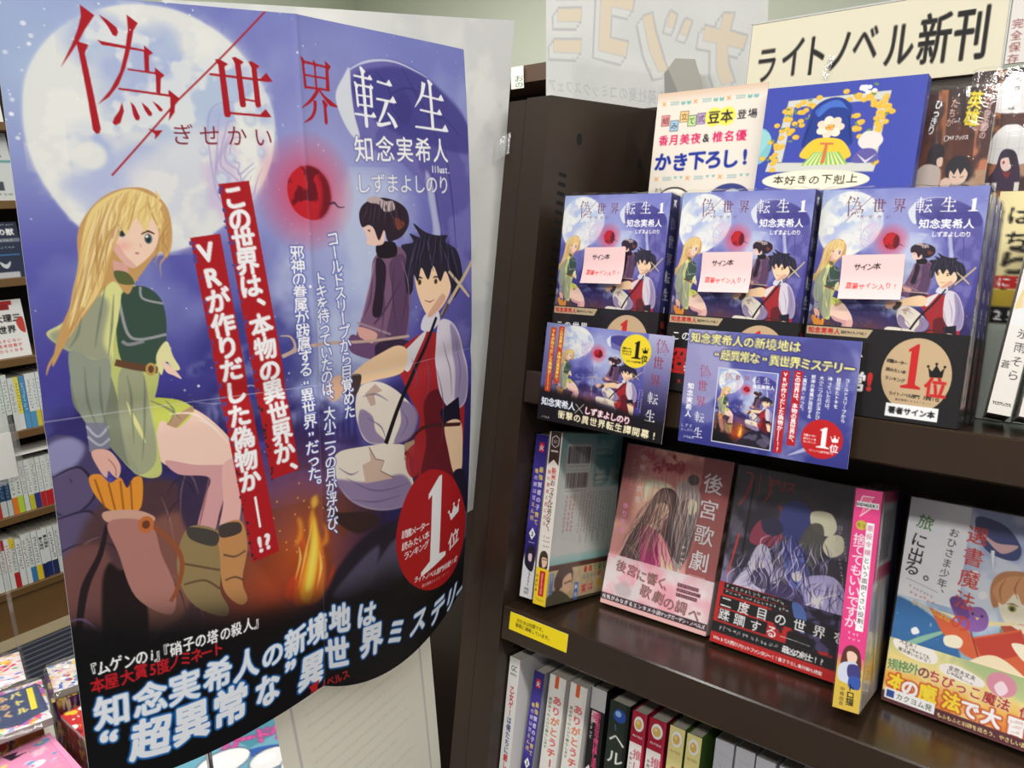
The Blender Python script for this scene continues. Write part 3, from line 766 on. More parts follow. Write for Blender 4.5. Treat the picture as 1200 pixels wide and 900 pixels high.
def wayfarer_watching(cv):
    """dark-haired companion in a plum coat, seen from the side"""
    COAT, CS = (126, 92, 120), (96, 68, 100)
    cv.blob(([(670.1, 454.2), (748.3, 440.6), (778.6, 498.2), (769.5, 591.9), (751.3, 642.9), (674.2, 645.3), (608.8, 623.9), (625.1, 575.4), (652.6, 506.5)]), COAT)
    cv.blob(([(709.6, 474.8), (758.2, 459.6), (770.8, 554.1), (751.4, 639.1), (692.3, 642.2), (716.7, 548.7)]), CS)
    cv.blob(([(672.3, 459.7), (699.1, 477.7), (691.2, 537), (679.1, 581.5), (654.3, 575.1), (666.9, 516.7)]), (44, 32, 48))
    cv.line(([(664.4, 468.1), (646.9, 523.8), (625, 579)]), 3, (180, 140, 168), .7); cv.line(([(744.8, 514.2), (689.7, 573.5), (658.4, 597.3)]), 5, (78, 54, 84), .9)
    cv.line(([(610.3, 588.1), (650.7, 603.7), (708.6, 625.7)]), 5, (176, 148, 160), .8)
    cv.blob(([(609.8, 598.8), (643.2, 606.4), (667.5, 620.4), (651.9, 636.8), (622.8, 629.3)]), SKIN_S)
    cv.blob(([(595.2, 611.4), (661.7, 641.8), (762.2, 652.1), (750.3, 684.8), (660.6, 674.9), (589.1, 646.7)]), (110, 76, 116)); cv.blob(([(661.7, 641.8), (767.9, 649.1), (778.1, 708.8), (690.3, 713.1)]), (50, 36, 58), .9)
    cv.blob(([(676.4, 429.7), (727.7, 428.7), (731.4, 458), (679.8, 458.4)]), (30, 24, 32))
    cv.blob(([(637.4, 391), (654.9, 379.5), (694, 387.8), (696.7, 427.2), (671.3, 433), (647.1, 428.1), (648, 414.1)]), (244, 206, 190))
    cv.line(([(651.2, 400.3), (658.4, 402.3)]), 3, (60, 40, 46))
    cv.blob(([(629.7, 364.8), (647.6, 344.6), (692.3, 334.8), (738.1, 342.4), (769.2, 360.7), (775.6, 390.2), (755.1, 415.2), (727.9, 425), (707.1, 424.1), (698.2, 402.2), (681.8, 422.9), (668.4, 397.5), (654.3, 389.9), (635, 392.6)]), (48, 34, 46))
    cv.blob(([(730.7, 376.4), (762, 389.8), (739.7, 403.7)]), (130, 66, 50), .9)
    cv.blob(([(652.9, 337.8), (677.7, 331.2), (707, 342.1), (727.7, 342.3), (731.7, 360.2), (700.6, 363.2), (686.4, 348.8), (662, 344.9)]), (196, 176, 176)); cv.ell(*([(706.2, 354.4)])[0], 9, 10, (214, 196, 190)); cv.ell(*([(706.2, 354.4)])[0], 4, 5, (140, 110, 110))
    # long staff resting on the knees
    cv.line(([(424.9, 638.6), (502.1, 621.3), (637.3, 631.2), (768.2, 637.6)]), [8, 7, 6, 6], (196, 166, 152)); cv.line(([(428.6, 639), (453.7, 624), (445.6, 600.9), (423.6, 597.4)]), [6, 6, 4, 2], (200, 172, 156))


def wayfarer_front(cv):
    """black-haired companion in a red waistcoat, seated with one knee up"""
    TR, TS = (232, 222, 206), (140, 122, 160)
    cv.blob(([(534.6, 885), (549.1, 858.7), (606.1, 856.9), (695.7, 867.1), (759.9, 890.4), (766, 934.3), (785, 1001.4), (767.6, 1026.3), (682, 1016.8), (603.8, 987.2), (556, 945.9)]), TR)
    cv.blob(([(542.7, 918.8), (629.6, 940), (737.3, 948.2), (778.8, 993.1), (767.6, 1026.3), (682, 1016.8), (603.8, 987.2), (560.6, 952.4)]), TS, .95, 2)
    cv.poly(([(635.8, 862.4), (655.8, 893.3), (682.1, 902.9), (671.3, 923.8), (714.8, 950.1), (624.5, 940.9), (615.1, 898.6), (640.4, 893.9)]), (206, 178, 158)); cv.line(([(635.8, 862.4), (655.8, 893.3), (682.1, 902.9), (671.3, 923.8), (714.8, 950.1)]), 2.5, (120, 90, 90), .8, False)
    cv.blob(([(599.2, 754.4), (619.4, 724.2), (674.4, 725.5), (737.8, 763.5), (788.9, 819.8), (771.4, 865.4), (709.3, 870.1), (631, 850), (602.6, 801.5)]), TR)
    cv.blob(([(613, 775.2), (647.2, 796.1), (656.7, 830.2), (687.7, 861.5), (636, 851), (607.2, 811.7)]), TS, .9, 1); cv.blob(([(737.6, 779), (794.8, 815.2), (777.2, 866.9), (714.8, 871.4), (737.2, 827.6)]), TS, .9, 1)
    cv.poly(([(626.1, 743.8), (642.7, 772.7), (657.9, 771.6), (653.4, 748.3), (679.1, 745.1), (659, 726.7)]), (196, 170, 156))
    # waistcoat
    cv.blob(([(728.4, 681.3), (767.9, 649.1), (841.4, 636.3), (881.4, 666.8), (954.5, 745.3), (973.8, 840.7), (946.3, 1037.7), (796.5, 974.3), (783.3, 888.7), (800.8, 832.7), (760.2, 764.1)]), (168, 40, 46))
    cv.blob(([(818.8, 796.7), (887.8, 793.1), (959.9, 950.8), (929.5, 1052.1), (812, 983.8), (825.8, 901)]), (104, 28, 38))
    cv.blob(([(739.3, 683), (773.4, 657.6), (826.3, 634.2), (801.9, 673.7), (766.5, 718.5)]), (226, 220, 222))
    cv.blob(([(821.2, 598.1), (863.9, 587.5), (875.8, 617.1), (844.4, 636.8), (808.7, 627.8)]), (222, 220, 230))
    # sleeve, arm, bracers
    cv.blob(([(869.4, 624.3), (907.7, 619.5), (947.3, 657.1), (982.6, 752.4), (977.4, 842), (921.8, 846), (874.9, 789.8), (862.2, 704.3)]), (220, 212, 222)); cv.blob(([(914.1, 630.8), (954.1, 679.9), (983, 775.2), (973.8, 840.7), (935.4, 841.5), (933.9, 740.4)]), (150, 136, 176), .9, 2)
    cv.poly(([(875.4, 836.2), (948.7, 821.2), (957.7, 892.1), (889.2, 878.9)]), (30, 26, 44))
    cv.blob(([(895.7, 876.7), (957.6, 889.8), (968.3, 978.2), (963.6, 1028.1), (934.9, 1020.1), (911.4, 952.7)]), (246, 210, 172)); cv.blob(([(931.3, 1018.3), (978.6, 1036.5), (1000.8, 1146.4), (994.9, 1167.7), (967.8, 1098.2)]), (34, 30, 48))
    cv.blob(([(729.1, 653), (761.8, 671.2), (749.7, 715.5), (659.2, 719.3), (600.3, 721.3), (582, 707.5), (620.9, 680.2), (676.2, 662.3)]), (244, 208, 166)); cv.blob(([(563.3, 715.8), (591.7, 697.9), (620.1, 702.1), (609.4, 733.7), (580.4, 751.4)]), (70, 56, 52))
    cv.blob(([(523.5, 710.2), (555.2, 692.8), (586.6, 708.2), (567.3, 731), (544, 746), (526.7, 736.2)]), (226, 180, 150))
    cv.line(([(863.5, 607.4), (807.5, 694.4), (737.6, 779), (687.7, 865.3)]), [9, 11, 12, 14], (28, 24, 30))
    cv.line(([(759.8, 882.4), (825.2, 859.6), (957.8, 896.8)]), 9, (74, 34, 34)); cv.rect(*([(748.4, 879.5)])[0], *([(783.6, 919.1)])[0], (180, 150, 120)); cv.line(([(751.3, 900.1), (795.9, 943.3), (784.8, 991)]), 10, (110, 34, 40))
    # belt scarf
    cv.blob(([(759.9, 898.4), (801.2, 893.7), (808.1, 947.2), (778.3, 968.4), (754.4, 937)]), (170, 44, 52), .9)
    # head
    cv.blob(([(789.8, 499), (808.1, 471.8), (880.1, 466.1), (916.8, 504.1), (915.6, 548.6), (889.1, 582.4), (851.3, 601.9), (827.2, 594.9), (799.4, 547.4)]), (250, 214, 176))
    cv.blob(([(883.4, 555.6), (895.7, 571), (851.3, 601.9), (833.2, 597.6)]), (214, 160, 140), .8, 1)
    for x in ([(806.1, 521.2)], [(862.6, 523.9)]):
        ex, ey = (x)[0]
        cv.ell(ex, ey, 6.5, 6.5, (150, 110, 60)); cv.ell(ex, ey, 3.6, 4.4, (50, 34, 30)); cv.line([(ex - 10, ey - 9), (ex, ey - 11), (ex + 10, ey - 8)], [2, 4, 2], (40, 30, 34))
    cv.line(([(822.2, 563.2), (839.9, 568.9), (858.3, 565)]), [1, 3, 1], (160, 90, 84))
    cv.blob(([(763.7, 459.9), (748.5, 436.9), (787.3, 431.3), (777.2, 412.3), (810.6, 420.9), (789.5, 390.5), (828.5, 410.2), (869.9, 419), (907.2, 419.9), (900.2, 435.5), (938.1, 452.8), (957, 486.3), (962.5, 532.3), (941.7, 561.5), (921.6, 569.7), (916, 532.4), (897.6, 502.8), (878, 525.2), (854.7, 488.1), (835.6, 517.8), (813.2, 489.2), (800.4, 518.8), (786.8, 502.6), (782.7, 536.3), (765.6, 544.1), (756.3, 500.3)]), (40, 36, 52))
    for p in (([(798.6, 431.8), (779.8, 470.1), (766.7, 516)]), ([(833.4, 429.3), (843.7, 464.2), (854.3, 499.8)]), ([(878.3, 434.8), (904.9, 477.3), (922.6, 528.9)])): cv.line(p, [1, 4, 2], (86, 84, 120), .8)
    # scabbard behind the shoulder
    cv.line(([(882.3, 605.8), (928.4, 560.2), (976.7, 512.4), (1012.7, 472.4)]), [9, 10, 10, 9], (200, 180, 150)); cv.line(([(910.4, 503.7), (955.5, 542.1), (989.5, 573.1)]), [7, 9, 6], (206, 186, 156)); cv.line(([(882.2, 609.9), (908.4, 580.6)]), [8, 9], (92, 76, 60))


def strands(cv, roots, tips, n, cols, w=4, seed=1, wave=8, a=.75):
    """n thin tapering strokes from the root line to the tip line"""
    r = np.random.default_rng(seed); A, B = np.array(roots, float), np.array(tips, float)
    at = lambda P, t: np.array([np.interp(t * (len(P) - 1), range(len(P)), P[:, k]) for k in (0, 1)])
    for i in range(n):
        t = (i + r.random()) / n; p, q = at(A, t), at(B, t); q = p + (q - p) * (.6 + .4 * r.random()); d = q - p; nn = np.array([-d[1], d[0]]) / max(np.hypot(*d), 1e-6)
        m1, m2 = p + d * .35 + nn * wave * (r.random() - .5) * 2, p + d * .7 + nn * wave * (r.random() - .5) * 2
        cv.line([p, m1, m2, q], [.6, w, w * .8, .4], cols[i % len(cols)], a)


def extra_detail(cv):
    """folds, hair, stone cracks, far trees"""
    H1, H2, H3 = (222, 182, 112), (252, 232, 176), (186, 138, 84)
    strands(cv, ([(110.5, 355.1), (136.5, 329.7), (164.3, 318.6)]), ([(27.4, 605.3), (54.2, 563.9), (83.6, 526.7), (105, 494.4)]), 22, (H1, H2, H3), 4, 3)
    strands(cv, ([(150.6, 321.3), (178.3, 315.8), (205.4, 325), (223.4, 349.1)]), ([(109.9, 416.3), (144.6, 385.6), (186, 384.1), (219.6, 427.6)]), 16, (H1, H2, H1), 3.4, 4, 5)
    strands(cv, ([(222.4, 361.1), (228.2, 396)]), ([(190.3, 432.3), (206.5, 479)]), 7, (H1, H3), 3, 5)
    D1, D2 = (74, 72, 108), (24, 22, 34)
    strands(cv, ([(799, 424.3), (834.1, 414.1), (879.1, 419.2), (919.3, 436.1)]), ([(760.7, 526.8), (812.5, 504.5), (866.6, 496.7), (955.5, 544.2)]), 22, (D1, D2, D2), 4, 7, 6)
    strands(cv, ([(652.2, 348.1), (697.1, 338.4), (743.2, 346)]), ([(635.4, 385.7), (682.4, 412.2), (761.1, 404.5)]), 14, ((84, 64, 82), (30, 22, 32)), 3.6, 8, 4)
    F = (112, 122, 104)
    for p in (([(114.3, 480.2), (101.5, 531.4), (88.2, 587.3)]), ([(126.3, 496.1), (118.7, 548.2), (108, 604.8)]), ([(72.8, 531.6), (64.8, 560.6), (49.8, 582.7)]), ([(135, 642), (139.3, 689.4), (135.2, 767.7)]), ([(163.2, 645.6), (160.7, 708.3), (146.8, 801.8)]), ([(93, 621.2), (89.9, 682.2), (98.9, 761.5)]), ([(69.5, 618.2), (68.8, 679.1), (82.2, 735.2)]), ([(170.7, 693.9), (202, 714.4), (221.8, 736.8)]), ([(197.3, 697.6), (210.8, 718.9), (199.9, 739.9)])): cv.line(p, [1, 4.5, 1], F, .7)
    for p in (([(201.2, 723.9), (247.5, 730.9), (287, 770.3)]), ([(249.9, 741.1), (277.9, 758.8), (305.5, 797.1)])): cv.line(p, [1, 5, 1], (252, 232, 214), .8)
    P_ = (98, 84, 122)
    for p in (([(618.7, 748.2), (658.4, 749.1), (696.9, 771.1)]), ([(632.1, 797.2), (672.4, 823.7), (687.8, 853.8)]), ([(737.4, 798.4), (759.8, 832.8), (737, 860.9)]), ([(568.5, 919), (655.3, 965), (766.6, 977)]), ([(579.5, 969.1), (655.2, 990.4), (737.8, 996.5)]), ([(548.1, 892.8), (580.6, 913.4), (605, 910.1)]), ([(887.8, 667.9), (913.7, 735.8), (921.2, 813)]), ([(940.5, 677.3), (954.5, 745.3), (948.6, 814.5)]), ([(825.6, 677.6), (837.2, 740), (824.9, 798.1)]), ([(862.1, 724.7), (888.1, 814.4), (883.6, 920.2)]), ([(778.4, 689.4), (795.2, 731.6), (783.2, 764.8)])): cv.line(p, [1, 4.5, 1], P_, .6)
    for p in (([(658.4, 489.1), (650.9, 542.2), (629.7, 579.5)]), ([(725.2, 475.9), (717.1, 539.5), (729.9, 624.8)]), ([(756.5, 496.5), (759.7, 553), (741, 616.8)]), ([(687.4, 509.4), (690, 564.3), (677.4, 627.2)])): cv.line(p, [1, 5, 1], (72, 50, 80), .7)
    for p in (([(747, 468.1), (766.7, 516), (770.1, 573)]), ([(669.5, 464.9), (652.6, 506.5), (636.2, 544.3)])): cv.line(p, [1, 3, 1], (176, 140, 170), .7)


def stone_cracks(cv):
    r = np.random.default_rng(31)
    for k in range(30):
        x, y = np.array(([(11.5, 807.8)])[0]) + r.random(2) * (230, 330); d = r.normal(size=2) * 26
        cv.line([(x, y), (x + d[0], y + abs(d[1])), (x + d[0] * 1.4, y + abs(d[1]) * 2.2)], [.8, 3, .8], (44, 34, 48) if k % 3 else (150, 120, 130), .55)


def far_detail(cv):
    r = np.random.default_rng(32)
    base = ([(222.3, 749.9), (436, 784.4), (594.9, 819)])
    for k in range(26):
        t = k / 25; x = np.interp(t, [0, .6, 1], [q[0] for q in base]); y = np.interp(t, [0, .6, 1], [q[1] for q in base]); h = 18 + 40 * r.random()
        cv.poly([(x - 9, y + 30), (x, y - h), (x + 9, y + 30)], (40, 36, 84), .55, 2)


def night_scene(cv, ground_to=None):
    night_sky(cv); moons(cv); far_detail(cv); ground(cv); stone_cracks(cv); wayfarer_watching(cv); wayfarer_sitting(cv); wayfarer_front(cv); extra_detail(cv)
    return cv


def title_row(cv, boxes, dark=RED, slash=None, split=3, halo=None):
    for i, (ch, b) in enumerate(zip('偽世界転生', boxes)):
        mincho(cv, ch, *b, dark if i < split else WHITE, halo=halo)
    if slash: cv.line(slash[0], slash[1], dark, smooth=False)


# ================================================================== poster
def paint_poster():
    cv = Canvas(1000, 1414, 690)
    night_scene(cv)
    # black foot of the sheet
    cv.poly(([(-17.3, 1079.2), (235.8, 1126.8), (503.5, 1190), (712.4, 1160.9), (1067.6, 1357.8), (1150, 2050.3), (-72.6, 1442.5)]), (20, 19, 21), .96, 26)
    # title
    B = lambda s: (lambda p: (p[0][0], p[0][1], p[1][0] - p[0][0], p[1][1] - p[0][1]))((s))
    title_row(cv, [B([(83.2, 14.2), (265, 223.9)]), B([(319.4, 84.3), (440.2, 189.5)]), B([(499.4, 73.4), (590, 192.8)]), B([(631.9, 78.1), (752, 193.1)]), B([(808.1, 83.1), (921.5, 190.8)])],
              slash=(([(440.3, -1.7), (260.1, 162.7), (141.4, 292.2)]), 3.2))
    cv.stars(([(103.8, 21.7), (139.6, 32.2), (105.7, 184.9), (93.3, 185.2)]), 16, r=(1.0, 3.0), seed=2); cv.stars(([(165.3, 30.2), (210.7, 40.6), (186.4, 83.9), (157.2, 113.4)]), 10, r=(1.0, 3), seed=5)
    cv.text('ぎせかい', ([(263.8, 221), (312.3, 221.2), (363.4, 220.4), (415.3, 221)]), 40, (130, 30, 44))
    cv.text('知念実希人', ([(653.1, 237), (890.6, 230.3)]), 56, WHITE, bold=.022, halo=(64, 62, 130), hw=.05, ha=.6)
    cv.text('Illust.', ([(860.5, 271.9), (918.7, 271.4)]), 22, WHITE, bold=.04, sx=.9)
    cv.text('しずまよしのり', ([(645.6, 305.1), (897.7, 305.6)]), 44, WHITE, bold=.03, halo=(64, 62, 130), hw=.05, ha=.6)
    # red banners
    for pts in (([(321.1, 307.2), (380.4, 300.5), (415.5, 581.5), (451.1, 878.8), (389.4, 887.2), (355.9, 601.8)]), ([(262, 403.1), (317.3, 396.8), (353, 702.3), (399.1, 1044.6), (340.2, 1050.3), (299.9, 728.7)])):
        cv.poly(pts, (178, 32, 38))
    r = np.random.default_rng(8)
    for e0, e1 in (([(321.1, 307.2)], [(389.4, 887.2)]), ([(262, 403.1)], [(340.2, 1050.3)])):
        p0, p1 = np.array((e0)[0]), np.array((e1)[0])
        for _ in range(60):
            t = r.random(); q = p0 + (p1 - p0) * t
            cv.ell(q[0] + r.random() * 10 - 2, q[1], 1 + 3 * r.random(), 1 + 4 * r.random(), (84, 76, 150) if t < .7 else (60, 40, 44), .9, n=7)
    cv.text('この世界は、本物の異世界か、', ([(349.9, 330.2), (356.8, 370.8), (362.2, 410.3), (366, 452), (369.8, 495.8), (374, 537), (385.6, 572.6), (391.7, 618.4), (398, 663.3), (404.7, 705.6), (411.3, 752), (416.6, 795.5), (420.2, 835.7), (425.8, 878.8)]), 47, WHITE, True, bold=.065)
    cv.text('VRが作りだした偽物か', ([(289.3, 430.4), (298.4, 476.3), (304.8, 519.6), (311.2, 566.8), (316.4, 609.7), (321.8, 653.2), (327.3, 698.9), (331.1, 745.1), (335.3, 790.3), (339.5, 836.1), (344.1, 879.1)]), 47, WHITE, True, bold=.065)
    cv.line(([(353, 914.8), (360.4, 981.5)]), 5, WHITE, smooth=False)
    cv.text('!?', ([(358.6, 1017.4), (375.6, 1015.1)]), 46, WHITE, bold=.06)
    HB = dict(halo=(62, 74, 170), hw=.09, ha=.75, bold=.03)
    cv.text('コールドスリープから目覚めた', ([(556.6, 412.5), (566.6, 502.4), (573.3, 589.1), (578.4, 681.5), (582, 773.9)]), 33, WHITE, True, **HB)
    cv.text('トキを待っていたのは、大小二つの月が浮かび、', ([(519.8, 489.5), (525.5, 620.6), (528.1, 756.6), (527.4, 897.3), (530.2, 1044)]), 32, WHITE, True, **HB)
    cv.text('邪神の眷属が跋扈する“異世界”だった。', ([(470.1, 436.7), (472.8, 551.3), (476.2, 670.1), (480.4, 793.8), (487.4, 923.2)]), 33, WHITE, True, **HB)
    cv.ell(*([(494.6, 502.8)])[0], 3, 3, WHITE, n=8)
    # rank badge
    cv.blob(([(849.4, 972.1), (920.9, 1017.8), (972, 1105.8), (993.2, 1192), (981.6, 1272.7), (937.4, 1309.1), (859.1, 1287.4), (787.6, 1235.6), (742.3, 1177.9), (722.7, 1113.3), (730.1, 1054.7), (758.2, 1002.8), (796.5, 974.3)]), (180, 30, 34))
    x0, y0 = ([(866.5, 1000.3)])[0]; x1, y1 = ([(861.6, 1227.9)])[0]
    numeral_one(cv, (x0 + x1) / 2, y0, y1, WHITE, 96, (x0 - x1) / 96 * .8)
    crown(cv, *([(940.8, 1124.4)])[0], 42, WHITE, -.15)
    cv.text('位', ([(943, 1205.5)]), 48, WHITE, bold=.04)
    for i, (s_, p) in enumerate((('読書メーター', [(751.5, 1094.6), (831.9, 1104.1)]), ('読みたい本', [(752.4, 1123.8), (833.1, 1130.7)]), ('ランキング', [(759.2, 1149.2), (831, 1153.5)]))): cv.text(s_, (p), 21, WHITE, bold=.02)
    cv.text('ライトノベル部門月間1位', ([(796.5, 1225), (956.1, 1275.4)]), 16, WHITE, bold=.04); cv.text('集計期間2025/2/1', ([(823.8, 1254.7), (924.6, 1286.1)]), 9, WHITE)
    # lower lettering
    cv.text('『ムゲンのi』『硝子の塔の殺人』', ([(23.5, 1176.1), (44, 1173.7), (66.2, 1171.8), (90, 1173.9), (111.5, 1173.8), (130.2, 1174.5), (145.9, 1176.9), (150.8, 1175.9), (175.1, 1176.9), (200.2, 1174.8), (223.9, 1175.8), (248.1, 1177.1), (274.6, 1179.3), (298.2, 1178.9), (324.1, 1179.3), (348.6, 1181.2)]), 30, WHITE, bold=.04, sx=.8)
    cv.text('本屋大賞5度ノミネート', ([(32.1, 1204.6), (55.7, 1203.2), (82.8, 1203.1), (107.6, 1199.8), (129.3, 1203.4), (148.6, 1202.8), (169.9, 1201.3), (192.3, 1201.9), (213.4, 1203.1), (234.1, 1204.3), (256.9, 1205.4)]), 31, (196, 34, 42), bold=.04, sx=.84)
    BH = dict(halo=(34, 110, 190), hw=.062, ha=.95, bold=.045)
    L1 = ([(51.6, 1260.5), (119.8, 1258.9), (185.6, 1257.8), (253.5, 1258.6), (316.1, 1262.1), (376.1, 1267.6), (431.2, 1264), (486.7, 1261), (549.2, 1245.3), (630.4, 1249.1)])
    L2 = ([(40.9, 1308.3), (114.8, 1335.5), (193.7, 1334), (276.4, 1334.6), (361.1, 1340.7), (417.2, 1313.7), (469.6, 1353.2), (541.3, 1330.8), (648.4, 1315.7), (730.5, 1324), (813.1, 1338.9), (889.2, 1363), (948.1, 1382), (995.2, 1405.3)])
    for k in (0, 1):
        kw = BH if k == 0 else dict(bold=.045)
        for s_, L, sz in (('知念実希人の新境地は', L1, [66, 66, 66, 66, 66, 57, 68, 70, 74, 64]), ('“超異常な”異世界ミステリー', L2, [76, 82, 82, 82, 75, 76, 84, 80, 78, 67, 67, 69, 69, 60])):
            for i, ch in enumerate(s_):
                d = np.array(L[min(i + 1, len(L) - 1)]) - np.array(L[max(i - 1, 0)])
                kk = dict(kw)
                near = min([math.hypot(L[j][0] - L[i][0], L[j][1] - L[i][1]) for j in (i - 1, i + 1) if 0 <= j < len(L) and s_[j] != '“'] + [sz[i]])
                kk['sx'] = max(.62, min(1.0, near / sz[i] * .98))
                cv.char(ch, L[i][0], L[i][1], sz[i], (236, 240, 246), ang=math.atan2(d[1], d[0]) * .5, skew=.06, **kk)
    cv.text('ノベルス', ([(497.8, 1408.1), (567.6, 1386)]), 25, (190, 40, 44), bold=.03)
    mx, my = ([(475.4, 1406.3)])[0]
    cv.poly([(mx - 14, my - 14), (mx + 14, my - 16), (mx + 8, my), (mx + 14, my + 14), (mx + 3, my + 5), (mx - 4, my + 16), (mx - 3, my + 3), (mx - 14, my + 12), (mx - 7, my)], (190, 40, 44))
    # worn fold lines
    cv.line(([(-0, 707), (366.8, 706.7), (502.1, 707.3)]), 1.6, (226, 226, 234), .55, False); cv.line(([(502.1, 707.3), (598.7, 699), (996.4, 707.3)]), 1.6, (210, 206, 220), .5, False)
    cv.line(([(500, 0), (500, 707), (502.5, 1416)]), 1.4, (150, 150, 190), .45, False)
    return cv


# ================================================================== prints on books, cards and signs (units: 0.1 mm unless noted)
def paint_cover():
    cv = Canvas(1280, 1880, 262)
    cv.at(1.28, 1.30, -40, 10); night_scene(cv); cv.at()
    dk = (112, 52, 74)
    cv.glow(640, 130, 700, 160, (214, 220, 240), .3)
    title_row(cv, [(200, 55, 160, 175), (425, 85, 105, 110), (590, 85, 100, 112), (765, 82, 118, 122), (945, 82, 118, 118)], dk, ([(420, 60), (300, 180), (215, 270)], 4), halo=(230, 230, 240))
    numeral_one(cv, 1180, 95, 195, WHITE, 70)
    cv.text('ぎせかい', [(350, 232), (560, 232)], 34, dk)
    cv.text('知念実希人', [(840, 290), (1165, 290)], 80, WHITE, bold=.035)
    cv.text('しずまよしのり', [(925, 372), (1170, 372)], 46, WHITE, bold=.03); cv.text('Illust.', [(815, 374), (885, 374)], 26, WHITE)
    return cv


def paint_spine():
    cv = Canvas(190, 1880, 40, (44, 44, 92))
    cv.vgrad([(0, (38, 36, 86)), (900, (52, 52, 108)), (1880, (30, 28, 62))])
    cv.poly([(60, 60), (130, 50), (112, 90), (130, 130), (96, 108), (70, 135), (80, 100), (55, 118), (75, 90)], WHITE)
    for i, ch in enumerate('偽世界転生'): mincho(cv, ch, 38, 230 + i * 170, 112, 118, (186, 180, 206) if i < 3 else WHITE)
    numeral_one(cv, 95, 1090, 1180, WHITE, 50)
    cv.blob([(40, 1300), (150, 1290), (170, 1420), (30, 1420)], (58, 40, 60)); cv.blob([(70, 1260), (130, 1260), (134, 1330), (72, 1330)], (240, 206, 180)); cv.blob([(60, 1240), (140, 1240), (142, 1290), (62, 1296)], (44, 34, 46))
    return cv


def paint_band():
    cv = Canvas(1280, 735, 262, (28, 26, 28))
    for x in range(0, 1280, 46): cv.line([(x, 0), (x + 10, 735)], 3, (52, 50, 52), .5, False)
    cv.poly([(10, 14), (560, 14), (520, 84), (10, 84)], (196, 176, 140))
    cv.text('知念実希人', [(50, 48), (270, 48)], 54, (196, 40, 40), bold=.06); cv.text('初のライトノベル!', [(316, 50), (504, 50)], 30, INK, bold=.04)
    cv.text('この世界、', [(95, 205), (520, 205)], 92, WHITE, bold=.02)
    cv.text('超', [(110, 440)], 260, (206, 44, 44), bold=.05); cv.text('異常', [(300, 450), (470, 450)], 178, WHITE, bold=.05)
    cv.text('!', [(585, 440)], 200, (206, 44, 44), bold=.06)
    mx, my = 180, 640; cv.poly([(mx - 18, my - 18), (mx + 18, my - 20), (mx + 10, my), (mx + 18, my + 18), (mx - 2, my + 8), (mx - 18, my + 16), (mx - 9, my)], (190, 40, 44)); cv.text('ノベルス', [(220, 640), (350, 640)], 40, (190, 40, 44))
    cv.ell(930, 350, 262, 300, (206, 178, 140))
    numeral_one(cv, 900, 100, 460, (206, 40, 40), 150); crown(cv, 1075, 300, 120, INK, -.06)
    cv.text('位', [(1085, 430)], 170, (206, 40, 40), bold=.05)
    for i, t in enumerate(('読書メーター', '読みたい本', 'ランキング')): cv.text(t, [(715, 250 + i * 70), (840, 262 + i * 70)], 34, INK, bold=.04)
    cv.text('ライトノベル部門 月間1位', [(760, 512), (1110, 522)], 34, INK, bold=.03); cv.text('集計期間2025/2/1', [(810, 556), (1060, 562)], 20, INK)
    cv.rect(735, 592, 1130, 700, WHITE); cv.text('著者サイン本', [(785, 646), (1080, 646)], 60, INK, bold=.07)
    return cv


def paint_bandspine():
    cv = Canvas(190, 735, 30, (26, 24, 26)); cv.text('転生譚開幕', [(95, 120), (95, 560)], 80, (180, 50, 50), True, bold=.04); return cv


def badge(cv, x, y, r, bg, fg, num=None):
    cv.ell(x, y, r, r, bg)
    numeral_one(cv, x + r * .08, y - r * .62, y + r * .45, num or fg, r * .62)
    crown(cv, x + r * .62, y - r * .08, r * .36, num or fg, -.1); cv.text('位', [(x + r * .62, y + r * .38)], r * .44, num or fg, bold=.05)
    for i, t in enumerate(('読書メーター', '読みたい本', 'ランキング')): cv.text(t, [(x - r * .82, y - r * .1 + i * r * .17), (x - r * .32, y - r * .1 + i * r * .17)], r * .14, fg, bold=.04)
    cv.text('ライトノベル部門月間1位', [(x - r * .5, y + r * .64), (x + r * .55, y + r * .64)], r * .13, fg, bold=.03)


